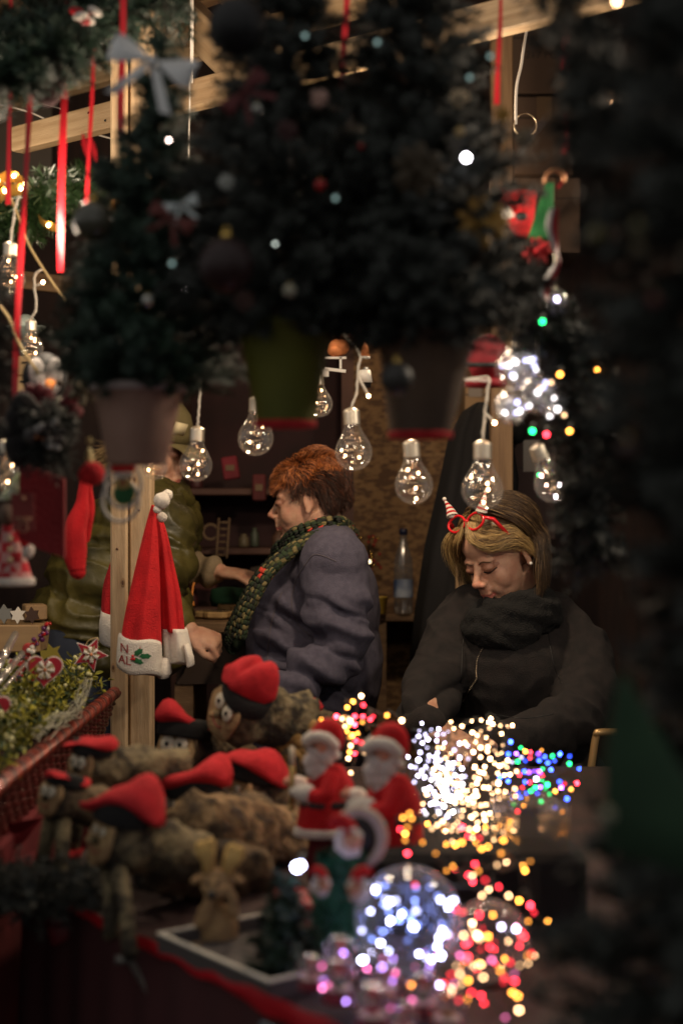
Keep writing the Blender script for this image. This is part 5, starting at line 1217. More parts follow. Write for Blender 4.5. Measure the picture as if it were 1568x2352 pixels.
# red mittens
mi=thing('plush_mittens','pair of bright red plush mittens hanging left of the post','mittens',P(182,1240,2.6))
for k,(pts,rr) in enumerate((([(196,1085),(190,1150),(176,1210),(172,1255),(178,1312)],(9,14,26,27,20)),([(205,1110),(207,1160),(204,1200),(200,1238)],(9,10,11,8)))):
    b=MB(); q=spline([P(x,y,2.6+.02*k) for x,y in pts],22); r=[v.x for v in spline([V((px(a,2.6),0,0)) for a in rr],22)]
    b.tube(q,r,0,20); b.ell(q[-1],r[-1]); None
    b.v=[tuple(V(v)+V((1,0,.6))*.0035*nz(v,30)) for v in b.v]; b.build('mitten' if k==0 else 'thumb',[M_redplush],mi)
# plush gnome with checked skirt
Yg=2.2; gn=thing('plush_gnome','plush gnome girl in a red checked skirt with a green white pompom hat','plush gnome',P(30,1337,Yg))
def lx(name,secs,m,par=gn,Y=Yg,th=.6,n=32):
    b=MB(); rings=[]
    for (x,y,hw) in dens([(a[0],a[1],a[2],0) for a in secs],20) if 0 else [(p.x,p.y,p.z) for p in spline([V(s) for s in secs],20)]:
        rings.append([P(x,y,Y)+V((px(hw,Y)*math.cos(t),px(hw,Y)*th*math.sin(t),0)) for t in [2*PI*i/n for i in range(n)]])
    b.loft(rings,0); return b.build(name,[m],par)
ck=bpy.data.materials.new('checked_cloth'); ck.use_nodes=True; nt=ck.node_tree; bs=nt.nodes['Principled BSDF']; bs.inputs['Roughness'].default_value=.9
tc=nt.nodes.new('ShaderNodeTexCoord'); chk=nt.nodes.new('ShaderNodeTexChecker'); chk.inputs['Scale'].default_value=70; chk.inputs['Color1'].default_value=(.45,.02,.03,1); chk.inputs['Color2'].default_value=(.6,.5,.45,1)
c2=nt.nodes.new('ShaderNodeTexChecker'); c2.inputs['Scale'].default_value=35; c2.inputs['Color1'].default_value=(.5,.03,.04,1); c2.inputs['Color2'].default_value=(.28,.012,.02,1); mx=nt.nodes.new('ShaderNodeMix'); mx.data_type='RGBA'; mx.inputs[0].default_value=.5
nt.links.new(tc.outputs['Object'],chk.inputs[0]); nt.links.new(tc.outputs['Object'],c2.inputs[0]); nt.links.new(chk.outputs[0],mx.inputs[6]); nt.links.new(c2.outputs[0],mx.inputs[7]); nt.links.new(mx.outputs[2],bs.inputs[0]); MATS['checked_cloth']=ck
lx('checked_dress',[(20,1205,14),(22,1235,22),(26,1270,32),(30,1330,46)],ck)
lx('fur_hem',[(30,1326,40),(30,1328,50),(30,1342,51),(30,1346,42)],M_white)
b=MB(); b.tube([P(44,1218,Yg-.01),P(56,1235,Yg-.02),P(64,1255,Yg-.02)],[.007,.008,.008],0,10); b.build('arm',[M_redplush],gn)
b=MB(); b.ell(P(66,1265,Yg-.02),(px(14,Yg),.010,px(20,Yg)),0,Matrix.Rotation(.3,3,'Y')); b.build('mitten',[M_white],gn)
b=MB(); b.ell(P(20,1180,Yg),(px(22,Yg),.02,px(28,Yg))); b.build('head',[mat('dim_beard',(.12,.08,.06),.9)],gn)
for i,y in enumerate((1238,1262,1286)):
    b=MB(); b.ell(P(24,y,Yg-.026),(px(7,Yg),.003,px(7,Yg))); b.build('button',[mat('wood_button',(.6,.47,.28),.6)],gn)
lx('hat_brim',[(30,1150,34),(36,1142,38),(44,1128,34),(48,1120,26)],mat('green_white_knit',(.30,.36,.2),.9,0,(.6,.58,.5),70,2))
b=MB(); q=spline([P(40,1125,Yg),P(58,1098,Yg),P(80,1104,Yg),P(100,1122,Yg)],20); b.tube(q,[px(24-18*i/19,Yg) for i in range(20)],0,14); b.build('hat_tip',[mat('sage_knit',(.22,.27,.11),.9,0,(.5,.48,.38),50,2)],gn)
b=MB(); b.ell(P(107,1130,Yg),px(14,Yg)); b.v=[tuple(V(v)+V((1,0,1))*.002*nz(v,170)) for v in b.v]; b.build('pompom',[M_white],gn)
lb=thing('price_label','dark red paper label with faint gold writing hanging over the plush gnome','label',P(55,1219,2.08))
b=MB(); b.box(P(54,1176,2.08),(px(52,2.08),.0015,px(86,2.08)),0,Matrix.Rotation(-.04,3,'Y')); b.build('label_card',[mat('label_red',(.22,.03,.025),.6)],lb,False)
b=MB(); b.box(P(54,1190,2.078),(px(40,2.08),.001,.0022)); b.box(P(54,1196,2.078),(px(32,2.08),.001,.0016)); b.tube([P(54,1212,2.078)+V((.006*math.cos(t*.4),0,.006*math.sin(t*.4))) for t in range(17)],.0009,0,4); b.ell(P(54,1145,2.078),.003,0,None,8,5)
b.build('gold_print',[mat('faint_gold',(.35,.17,.1),.5)],lb)
# oval picture ornaments
for k,(x,y,rx,ry,Y,lab) in enumerate(((283,1112,41,55,1.95,'oval framed ornament with an elf face in a Santa cap in front of the post'),(277,1150,42,48,2.0,'second oval ring ornament hanging behind the elf face one'))):
    ov=thing('oval_ornament',lab,'oval ornament',P(x,y,Y)); b=MB(); pts=[P(x+rx*math.cos(t),y+ry*math.sin(t),Y) for t in [2*PI*i/40 for i in range(41)]]
    b.tube(pts,px(4.5,Y),0,10,False); b.build('oval_frame',[mat('grey_white_frame',(.45,.42,.38),.5)],ov)
    b=MB(); b.tube([P(x,y-ry,Y),P(x,y-ry-60,Y)],.0008,0,4); b.build('thread',[M_cord],ov)
    if k==0:
        def disc(nm,cx,cy,a,b2,m,off,cut=None):
            b=MB(); b.ell(P(cx,cy,Y)+V((0,-off,0)),(px(a,Y),.003,px(b2,Y)),0,None,20,8); b.build(nm,[m],ov)
        disc('coat',x+2,y+22,26,27,mat('elf_green',(.02,.11,.03),.7),0); disc('face',x,y-2,20,14,mat('elf_face',(.5,.36,.12),.6),.003); disc('cap',x,y-36,30,14,M_red,.002)
        disc('cap_trim',x,y-20,31,8,M_white,.005); disc('mouth',x,y-3,8,5,mat('elf_mouth',(.25,.03,.02),.6),.006)
# santa + signs behind green pot
sg=thing('santa_garland','hanging Santa decoration with orange glove and white letters behind the yellow green pot','decoration',P(790,790,3.1))
b=MB(); b.ell(P(800,757,3.1),(px(46,3.1),.02,px(10,3.1))); b.build('red_cap',[M_red],sg)
b=MB(); b.ell(P(798,768,3.1),(px(44,3.1),.022,px(7,3.1))); b.build('white_trim',[M_white],sg)
b=MB(); b.ell(P(778,798,3.1),(px(24,3.1),.02,px(20,3.1))); b.ell(P(770,806,3.09),(px(18,3.1),.02,px(14,3.1))); b.build('orange_glove',[mat('orange_cloth',(.65,.22,.07),.7)],sg)
b=MB()
for (x,y,w,h,r) in ((770,822,50,5,0),(782,834,5,26,0),(770,850,48,7,.12),(748,857,14,16,0)): b.box(P(x,y,3.08),(px(w,3.1),.006,px(h,3.1)),0,Matrix.Rotation(r,3,'Y'))
b.build('white_letters',[M_whitep],sg,False)
fg=thing('felt_lantern_figure','small figure with an orange cap and white paper skirt right of the bulb cord','decoration',P(836,880,3.0))
b=MB(); b.lathe([(px(11,3),0),(px(8,3),px(16,3)),(px(1,3),px(34,3))],P(838,818,3.0)); b.build('orange_cap',[MATS['orange_cloth']],fg)
b=MB(); b.lathe([(px(12,3),0),(px(12,3),px(5,3))],P(838,824,3.0)); b.build('cap_trim',[M_white],fg)
b=MB(); b.lathe([(px(17,3),0),(px(12,3),px(28,3))],P(838,878,3.0)); b.build('paper_skirt',[M_whitep],fg)
b=MB(); b.lathe([(px(11,3),0),(px(14,3),px(20,3)),(px(6,3),px(46,3))],P(840,890,3.01)); b.build('dark_body',[M_blackg],fg)
# red felt things right
b=MB(); rg=spline([P(x,y,2.35) for x,y in ((1146,440),(1185,436),(1226,444),(1226,500),(1222,540),(1190,534),(1165,500),(1150,478))],32); n=32
b.add(rg+[q+V((0,.03,0)) for q in rg],[tuple(range(n)),tuple(range(n,2*n))[::-1]]+[(i,n+i,n+(i+1)%n,(i+1)%n) for i in range(n)])
for k in range(5): b.ell(P(1160+13*k,455+14*(k%2),2.345),(px(16,2.35),.012,px(22,2.35)),0,Matrix.Rotation(k,3,'Y'),14,9)
fb=tag(b.build('red_felt_bag',[mat('vivid_red_felt',(.66,.012,.015),.8,0,(.55,.008,.01),20,3,.3,300)]),'vivid red felt bag hanging beside the green felt cone at the right','bag')
b=MB(); b.ell(P(1196,497,2.33),(.009,.004,.007)); b.build('dark_hole',[M_blackg],fb)
b=MB(); b.box(P(1163,489,2.25),(px(26,2.25),.001,px(30,2.25)),0,Matrix.Rotation(-.5,3,'Y')); tag(b.build('paper_tag',[M_whitep],smooth=False),'small white paper tag on the red felt bag','tag')
b=MB(); b.ell(P(1136,457,2.2),px(9,2.2)); b.tube([P(1136,448,2.2)+V((.002*math.cos(t),0,.002*math.sin(t)+.002)) for t in range(7)],.0007,0,4); tag(b.build('gold_bell',[M_gold]),'little gold bell at the left of the red felt bag','bell')
b=MB(); rings=[]
for t in range(12):
    f=t/11; c=P(1262-22*f,420+130*f,2.3); w=px(9+20*f,2.3); rings.append([c+V((w*math.cos(a)*(1+.1*math.sin(4*a)),w*.5*math.sin(a),0)) for a in [2*PI*i/20 for i in range(20)]])
b.loft(rings,0); tag(b.build('green_felt_cone',[mat('green_felt',(.012,.13,.03),.85,0,(.008,.09,.02),15,3,.3,300)]),'deep green felt cone hanging right of the red felt bag','cone')
b=MB(); b.tube(spline([P(1250,420,2.1),P(1258,400,2.1),P(1278,393,2.1),P(1292,402,2.1),P(1296,418,2.1)],16),[px(6*math.sin(.3+2.4*i/15)+1,2.1) for i in range(16)],0,8); tag(b.build('copper_hoop',[mat('copper_gloss',(.6,.28,.14),.3,.6)]),'bent copper coloured hoop above the green felt cone','hoop')
b=MB()
pts=spline([P(1272,478,1.95),P(1266,520,1.95),P(1274,570,1.95),P(1280,600,1.95),P(1262,640,1.95),P(1248,672,1.95),P(1256,692,1.95)],50); rings=[]
for i,p in enumerate(pts):
    a=i*.25; w=px(10+5*math.sin(i*.22),1.95); rings.append([p+V((-w*.9,.004*math.sin(a),0)),p+V((-w*.1,-.004,0)),p+V((w*.9,-.004*math.sin(a),0))])
b.v=[];b.loft(rings,0,False,False); b.m=[0 if (j%2==0) else 1 for j in range(len(b.m))]
tag(b.build('striped_ribbon',[mat('white_satin',(.75,.7,.7),.3),M_ribbon]),'glossy red and white ribbon curling down beside the near dark tree','ribbon')
rosette(1232,578,34,2.1,M_red,'red felt flower between the green cone and the curling ribbon'); rosette(1222,675,24,2.1,mat('scarlet',(.6,.03,.02),.5),'scarlet flower with a gold bell lower on the right')
b=MB(); b.ell(P(1242,671,2.02),px(6,2.02)); tag(b.build('gold_bell',[M_gold]),'tiny gold bell on the scarlet flower','bell')
b=MB(); b.ell(P(1120,825,2.5),(px(48,2.5),.03,px(58,2.5))); b.box(P(1108,838,2.46),(px(84,2.5),.01,px(10,2.5)),1); b.lathe([(px(50,2.5),0),(px(46,2.5),px(16,2.5))],P(1116,888,2.5)); rh=tag(b.build('red_lantern',[mat('wine_red_felt',(.22,.008,.015),.7),M_blackg]),'dark red felt lantern with a black band behind the brown pot','lantern')
b=MB(); b.box(P(1096,873,2.4),(px(56,2.4),.004,px(6,2.4)),0,Matrix.Rotation(.03,3,'Y')); tag(b.build('white_rod',[M_wcord],smooth=False),'short white rod holding the cord of the bulb before the seated woman','rod')
# cluster of glass baubles with lights
E_bw=emis('bauble_white',(1,.95,.95),9); E_bw2=emis('bauble_cool',(.6,.6,1),6); E_ba=emis('bauble_amber',(1,.6,.3),8)
G3=glassmat('bauble_glass',(1,.99,1),.08,.8,.2)
for k,(x,y,r,Y,lab,nl,em) in enumerate(((1188,845,50,2.0,'largest glittering clear bauble at the top left of the bauble cluster',11,[E_bw,E_bw2]),(1235,905,46,1.97,'clear bauble in the middle of the right hand bauble cluster',8,[E_bw,E_bw2,E_ba]),(1172,935,40,2.03,'clear bauble at the bottom left of the bauble cluster',5,[E_bw2,E_bw]),(1282,928,42,2.0,'clear bauble with amber lights at the right of the bauble cluster',5,[E_ba,E_bw]),(1240,745,22,2.05,'small clear bauble with green lights above the bauble cluster',4,[E_w2,E_green]),(1276,690,26,2.0,'small dim clear bauble under the curling ribbon',1,[E_cool]))):
    t=thing('glass_bauble',lab,'glass bauble',P(x,y,Y),'clear glass baubles clustered beside the near tree'); kk=px(r,Y)
    b=MB(); b.ell(P(x,y,Y),kk,0,None,32,20); b.build('glass',[G3],t)
    b=MB(); b.lathe([(kk*.2,kk*.97),(kk*.2,kk*1.12),(.001,kk*1.14)],P(x,y,Y),0,None,12); b.tube([P(x,y,Y)+V((0,0,kk*1.1)),P(x,y,Y)+V((0,.01,kk*1.1+.05))],.0007,0,4); b.build('cap',[M_cap],t)
    b=MB()
    for j in range(7):
        pl=spline([P(x,y,Y)+V((ru(-.7,.7)*kk,ru(-.7,.7)*kk,ru(-.7,.7)*kk)) for _ in range(7)],50); b.tube(pl,.0012,0,4,False)
    b.build('silver_wire',[M_silver],t)
    for j in range(nl):
        a=ru(0,6.28);zz=ru(-.8,.8);q=P(x,y,Y)+V((math.cos(a)*math.sqrt(1-zz*zz),-abs(math.sin(a))*math.sqrt(1-zz*zz),zz))*kk*.86; b=MB(); b.ell(q,ru(.0018,.0030),0,None,8,6); b.build('tiny_light',[random.choice(em)],t)
for k,(x,y,m,lab) in enumerate(((1245,738,E_green,'small green light beside the small clear bauble'),(1222,990,E_green,'green light below the bauble cluster'),(1254,998,E_red,'red light low under the bauble cluster'),(1307,990,E_amber,'amber light at the lower right of the bauble cluster'),(1348,1030,E_red,'red light right of the amber light on the near tree'),(1365,932,emis('dim_redl',(1,.05,.08),14),'isolated small red light on the near dark tree'),(1370,850,E_amber,'amber light among twigs on the near dark tree'),(1285,860,E_amber,'amber light between two clear baubles'))):
    led(x,y,1.9 if x<1340 else 2.0,m,.0023,lab,'fairy_light')
# ornaments hanging on the near dark tree
for k,(x,y,r,Y,m,lab) in enumerate(((1368,540,15,1.0,mat('olive_dim',(.11,.10,.03),.5),'dim olive ball on the near dark tree level with the curling ribbon'),(1462,525,17,.98,mat('khaki_dim',(.07,.07,.035),.6),'dim khaki ball higher right on the near dark tree'),(1500,690,14,.98,mat('wine_dim',(.09,.012,.015),.5),'dim wine red ball right on the near dark tree'),(1465,575,14,.99,mat('khaki2',(.06,.055,.03),.6),'small dim khaki ball under the higher khaki ball'),(1345,1790,15,1.0,mat('sand_dim',(.16,.12,.07),.6),'dull sand coloured ball above the pale one on the near tree'),(1392,1872,17,.98,mat('pale_dim',(.26,.24,.17),.6),'pale blurred ball low on the near dark tree'),(1440,1030,22,1.0,mat('brown_dim',(.03,.014,.012),.6),'very dim brown ball on the near dark tree'))):
    ball(x,y,r,Y,m,lab)
# green felt elf hat in the foreground
b=MB(); Yf=1.02; rings=[]
for (x,y,hw) in ((1432,1545,4),(1440,1600,28),(1462,1680,62),(1490,1780,100),(1520,1880,130),(1530,1990,140)):
    rings.append([P(x,y,Yf)+V((px(hw,Yf)*math.cos(a)*(1+.06*math.sin(5*a)),px(hw,Yf)*.35*math.sin(a),px(hw,Yf)*.3*math.cos(a)*-1)) for a in [2*PI*i/30 for i in range(30)]])
b.loft(rings,0); tag(b.build('green_felt_hat',[mat('dim_green_felt',(.018,.048,.022),.9,0,(.012,.032,.016),14,3,sheen=.4)]),'large dark green pointed felt hat out of focus at the lower right','felt hat')
# ================================================================== smiling log figures with red caps
LG='smiling log figures with red caps on the counter'
M_barkl=mat('grey_lichen_bark',(.18,.14,.075),.95,0,(.03,.023,.014),34,6,.9,80,sharp=.06)
def tio(lab,face,back,r,hatdir=1,hr=1.0,legs=True,bark=None,eyes=1.0,feet=None,faceup=None,hatshape=0,nose=True,peak=None,upv=(0,0,1),droop=0):
    f=V(face); bk=V(back); ax=(bk-f); L=ax.length; ax.normalize()
    t=thing('log_figure',lab,'log figure',(f+bk)/2-V((0,0,r)),LG)
    up=V(upv); up=(up-ax*up.dot(ax)).normalized(); sd=ax.cross(up)
    b=MB(); rings=[]; n=30; N=16; so=ru(0,50)
    for i in range(N+1):
        c=f+ax*L*i/N; rr=r*(1+.08*math.sin(i*.9+so)); rings.append([c+(sd*math.cos(q)+up*math.sin(q))*rr*(1+.18*nz((math.cos(q)*2,math.sin(q)*2,i*.4+so),1)+.13*nz((math.cos(q)*7,math.sin(q)*7,i*1.3+so),1)) for q in [2*PI*k/n for k in range(n)]])
    b.loft(rings,0); b.build('log_body',[bark or M_bark],t)
    b=MB(); rings=[[f-ax*z+(sd*math.cos(q)+up*math.sin(q))*r*s*(1+.05*math.sin(5*q+so)) for q in [2*PI*k/n for k in range(n)]] for s,z in ((1.0,0),(.97,.004),(.5,.0045))]
    b.loft(rings,0); fc=b.build('face_disc',[M_end],t)
    fo=f-ax*.006
    for s in (-1,1):
        e=fo+sd*s*r*.34*-1+up*r*.22; b=MB(); M=Matrix((sd,up,-ax)).transposed(); b.lathe([(r*.27*eyes,-.002),(r*.30*eyes,0),(r*.27*eyes,.002)],e-ax*.001,0,M,22); eo=b.build('eye',[mat('birch_white',(.62,.55,.42),.6)],t)
        b=MB(); b.lathe([(r*.08*eyes,0),(r*.07*eyes,.002)],e-ax*.0035,0,M,12); b.build('pupil',[M_blackg],eo)
    if nose:
        b=MB(); b.tube([fo-up*r*.12,fo-up*r*.14-ax*r*.32],[r*.15,r*.13],0,14); b.ell(fo-up*r*.14-ax*r*.32,r*.13,1,None,12,7); b.build('nose',[M_barkl,M_end],t)
    b=MB(); b.tube([fo+sd*r*.35*math.cos(a)-up*r*(.38+.16*math.sin(a)) for a in [PI*k/10 for k in range(11)]],r*.03,0,6); b.build('mouth',[mat('dark_red_paint',(.25,.02,.02),.5)],t)
    # cap: black band then red crown folded over
    hf=f+ax*r*.50+up*r*.55
    b=MB(); rings=[]; M_=28
    for z,s in ((0,1.06),(.004,1.12),(r*.62*hr,1.12),(r*.70*hr,.95),(r*.74*hr,.5)):
        rings.append([hf+up*z*1.0+(sd*math.cos(q)*1.0+ax*math.sin(q)*.80)*r*s*hr+up*.05*r*math.sin(2*q) for q in [2*PI*k/M_ for k in range(M_)]])
    b.loft(rings,0); b.build('cap_band',[M_black],t)
    b=MB(); rings=[]; hd=V(hatdir) if not isinstance(hatdir,(int,float)) else V((hatdir,0,0)); hd=(hd-up*hd.dot(up)).normalized(); eb=up.cross(hd); K=18; pk=peak or 1.0
    for i in range(K):
        u_=i/(K-1); cap_=math.sqrt(max(0,1-max(0,(u_-.78)/.22)**2)); gr=(.10+.90*u_**1.15)
        c=hf+up*r*hr*(.40+.42*pk*u_**1.6)+hd*r*hr*(-1.35+2.55*u_)-eb*.05*r
        rv=r*hr*(.10+.52*pk*u_**1.2)*cap_*(1-(.22*math.exp(-((u_-.55)/.12)**2)))+.0008; rd=r*hr*(.25+.85*math.sin(min(1,u_*1.1+.08)*PI*.62))*max(.15,cap_)
        dipp=r*.10*math.sin(u_*7+so)
        c=c-V((0,0,1))*r*droop*u_**5
        if hatshape: c=hf+up*r*hr*(.80+.10*u_)+hd*r*hr*(-.95+2.15*u_); rv=r*hr*(.10+.98*math.sin(PI*min(1,.06+.80*u_))**.7)*cap_*(1-.30*math.exp(-((u_-.64)/.07)**2))+.0008; rd=r*hr*1.0*max(.12,math.sin(PI*min(.95,.08+.8*u_)))
        rings.append([c+(up*math.cos(q)*rv*(1.0 if math.cos(q)>0 else .55)+hd*math.cos(q)*rv*-.25)+eb*math.sin(q)*rd+up*(dipp+r*.06*math.sin(2*q+so+u_*4)) for q in [2*PI*k/26 for k in range(26)]])
    b.loft(rings,0); b.build('red_cap',[M_red],t)
    if legs:
        for s in (-1,1):
            p=f+ax*r*.6+sd*s*r*.5-up*r*.7; e=V((p.x-ax.x*.02+sd.x*s*.02,p.y-ax.y*.02+sd.y*s*.02,CT+.002)) if feet is None else V(feet[0 if s<0 else 1])
            b=MB(); b.tube([p,(p+e)/2+V((.002,0,0)),e],[.011,.0095,.010],0,10); b.build('leg',[M_barkl],t)
    return t
def dirf(x,y,Y,dx,dy,dz,L): p=P(x,y,Y); return p,p+V((dx,dy,dz)).normalized()*L
f_,b_=dirf(404,1722,2.55,.45,.85,-.22,.22); tio('log figure with the biggest round pale eyes right of the post',f_,b_,.038,-1,1.15,True,M_bark,1.25,peak=1.2)
f_,b_=dirf(516,1636,2.5,.78,.60,-.16,.16); tio('topmost log figure with a tall folded red cap in front of the slate fleece',f_,b_,.046,V((-.15,0,1)),.95,False,M_barkl,1.0,peak=3.0,hatshape=1,upv=(.80,0,.60))
f_,b_=dirf(655,1672,2.65,.6,.75,-.2,.14); tio('log figure hidden behind the tall folded cap, its own cap low and to the right',f_,b_,.040,V((1,-.1,0)),1.0,True,M_bark,.7,peak=.55)
f_,b_=dirf(395,1870,2.22,.90,.45,-.22,.15); tio('rough barked log figure with its red cap pointing up right, mid counter',f_,b_,.046,V((1,-.1,.2)),1.0,True,M_bark,.9,peak=1.4)
f_,b_=dirf(538,1826,2.35,.75,.6,-.25,.14); tio('log figure with a flat wide red cap on a black band left of the Santas',f_,b_,.044,V((1,-.3,0)),1.05,True,M_bark,.5,peak=1.5,droop=.9)
f_,b_=dirf(188,1762,2.15,.72,.62,-.12,.17); tio('small log figure with goggly eyes in front of the wicker basket',f_,b_,.030,V((1,0,0)),1.0,True,M_barkl,1.0,peak=.75)
f_,b_=dirf(236,1925,1.93,.85,.5,-.3,.14); tio('nearest log figure with a large drooping red cap and a long pale stick leg',f_,b_,.036,V((1,-.2,0)),1.1,True,M_barkl,.55,feet=[P(255,2150,1.85),P(300,2196,1.80)],peak=2.2,droop=.7)
f_,b_=dirf(118,1830,2.05,.7,.6,-.3,.17); tio('dark log figure low at the left with tiny pale eyes',f_,b_,.028,V((.3,.6,-.2)),.95,True,M_bark,.9,peak=.3)
# big rough log bark pile in the middle
for k,(a,c,r,lab) in enumerate(((P(440,1905,2.12),P(690,1930,2.35),.050,'thick rough bark log lying across the middle of the counter'),(P(350,1975,2.0),P(580,2010,2.15),.042,'grey rough bark log lying below the thick one'),(P(640,1760,2.55),P(735,1720,2.7),.034,'short upright bark stump behind the Santas'))):
    b=MB(); N=22;n=30;rings=[];ax=(c-a);u,v=frame(ax)
    for i in range(N+1): 
        p=a+ax*i/N; rings.append([p+(u*math.cos(q)+v*math.sin(q))*r*(1+.22*nz((math.cos(q)*2.2+k*9,math.sin(q)*2.2,i*.35),1)+.14*nz((math.cos(q)*6,math.sin(q)*6+k,i*.9),1)) for q in [2*PI*j/n for j in range(n)]])
    b.loft(rings,0); tag(b.build('bark_log',[M_bark if k else mat('warm_bark',(.24,.155,.075),.95,0,(.035,.022,.012),30,6,1.0,60,sharp=.04)]),lab,'log')
b=MB()
for k in range(22): b.ell(P(690+ru(-45,45),1720+ru(-50,50),2.55),(ru(.008,.02),ru(.006,.012),ru(.008,.016)),0,Matrix.Rotation(ru(0,3),3,'Y'),8,5)
tag(b.build('straw_bundle',[mat('straw_gold',(.34,.2,.06),.8,0,(.2,.11,.03),40,3)]),'golden brown dried bundle left of the first Santa','dried bundle')
# ================================================================== Santa figures
SG='plush Santa figures facing left'
def santa(lab,x,y,s,Y,candle=False,bell=False,leg=None):
    t=thing('santa_figure',lab,'Santa figure',P(x,y+230*s,Y),SG); q=lambda a,c,d=0: P(x+a*s,y+c*s,Y+d*s*.001)
    k=lambda n: px(n*s,Y)
    def L(name,secs,m,th=.75,dd=0,fo=0):
        b=MB(); rings=[]
        for p in spline([V(z) for z in secs],22): rings.append([q(p.x,p.y,dd)+V((k(p.z)*math.cos(a)*(1+fo*math.sin(5*a)),k(p.z)*th*math.sin(a)*(1+fo*math.sin(7*a)),0)) for a in [2*PI*i/30 for i in range(30)]])
        b.loft(rings,0); return b.build(name,[m],t)
    L('trousers',[(8,150,40),(6,200,42),(4,260,44),(4,300,40)],mat('deep_red_velvet',(.09,.003,.006),.9))
    L('robe',[(14,18,30),(16,60,54),(12,110,66),(8,172,72)],M_redplush,.75,0,.05)
    L('fur_hem',[(8,166,66),(8,168,77),(7,184,79),(7,188,70)],M_white)
    L('belt',[(13,100,65),(12,108,68),(12,116,68)],M_blackg)
    b=MB(); b.ell(q(-4,-30),(k(27),k(26),k(32)),0,None,20,14); b.ell(q(-31,-32),(k(8),k(7),k(8))); b.build('head',[mat('doll_skin',(.55,.26,.17),.6)],t)
    b=MB()
    for (a,c,r) in ((-18,-8,20),(-26,8,22),(-22,28,22),(-12,46,19),(4,2,22),(18,-12,18),(-2,30,20),(22,-30,13)): b.ell(q(a,c,-6),(k(r),k(r*.9),k(r*1.05)),0,None,14,9)
    b.v=[tuple(V(v)+V((1,.5,1))*k(4)*nz(v,70)) for v in b.v]; b.build('beard',[mat('white_wool',(.68,.60,.56),.95,0,(.56,.49,.46),40,3,.6,200,sheen=.3)],t)
    b=MB(); b.ell(q(-34,-22,-4),(k(10),k(9),k(5)),0,Matrix.Rotation(-.5,3,'Y')); b.build('moustache',[MATS['white_wool']],t)
    b=MB(); b.ell(q(-24,-30,-16),(k(3.4),k(3),k(3.8))); b.build('eye',[M_blackg],t)
    b=MB(); b.tube(spline([q(-37,-42),q(-14,-58),q(12,-52),q(26,-32)],14),[k(15)]*14,0,12); b.ell(q(-37,-42),k(15)); b.ell(q(26,-32),k(15)); b.tube(spline([q(-37,-42,20),q(-14,-58,30),q(12,-52,30),q(26,-32,20)],14),[k(14)]*14,0,10); b.tube(spline([q(-38,-40,-8),q(-18,-50,-17),q(8,-46,-19),q(26,-30,-12)],14),[k(14)]*14,0,12); b.ell(q(-38,-40,-8),k(14)); b.ell(q(26,-30,-12),k(14)); b.build('hat_trim',[M_white],t)
    b=MB(); b.tube(spline([q(-8,-50),q(6,-72),q(26,-70),q(38,-44),q(34,-20)],22),[k(z) for z in [25-18*(i/21)**1.6 for i in range(22)]],0,18); b.ell(q(-4,-58),(k(28),k(24),k(20))); b.build('hat',[M_redplush],t)
    b=MB(); b.ell(q(32,-6),k(11)); b.v=[tuple(V(v)+V((1,0,1))*k(2)*nz(v,170)) for v in b.v]; b.build('hat_pompom',[M_white],t)
    for j,(sh,el,wr,d) in enumerate((((22,40),(4,92),(-46,86),-68),((2,40),(-18,80),(-62,66),45))):
        b=MB(); b.tube(spline([q(*sh,d),q(*el,d*1.2),q(*wr,d)],14),[k(20-4*i/13) for i in range(14)],0,16); b.build('arm',[M_redplush],t)
        b=MB(); p0=q(wr[0]+2,wr[1],d); dd=(q(*wr,d)-q(*el,d*1.2)).normalized(); b.tube([p0-dd*k(8),p0+dd*k(6)],[k(23),k(23)],0,18); b.ell(p0-dd*k(8),k(21)); b.ell(p0+dd*k(6),k(21)); b.build('fur_cuff',[M_white],t)
        b=MB(); b.ell(p0+dd*k(26),(k(14),k(11),k(12))); b.ell(p0+dd*k(24)+V((0,0,k(11))),(k(5),k(5),k(8))); b.build('mitten',[MATS['doll_skin'] if j else M_white],t)
    if candle:
        b=MB(); b.tube([q(-76,120),q(-74,20)],k(7),0,12); b.ell(q(-76,120),k(9)); b.build('candle_stick',[mat('old_gold',(.4,.28,.1),.45,.5)],t)
        b=MB(); b.tube([q(-74,20),q(-75,-26)],k(6.5),0,12); b.build('candle',[mat('ivory_wax',(.65,.55,.4),.4)],t)
    if bell:
        b=MB(); b.lathe([(k(16),0),(k(15),k(4)),(k(10),k(16)),(k(9),k(24)),(k(2),k(28))],q(-62,136,-60),0,Matrix.Rotation(-.5,3,'Y')); b.tube([q(-56,104,-60),q(-40,90,-60)],k(3),0,8); b.build('bell',[mat('yellow_bell',(.62,.42,.05),.3,.7)],t)
    return t
santa('left plush Santa holding a pale candle, facing left',742,1740,.95,2.10,True)
santa('right plush Santa with a brass bell in its hand, standing before the lights',884,1762,1.08,1.98,False,True)
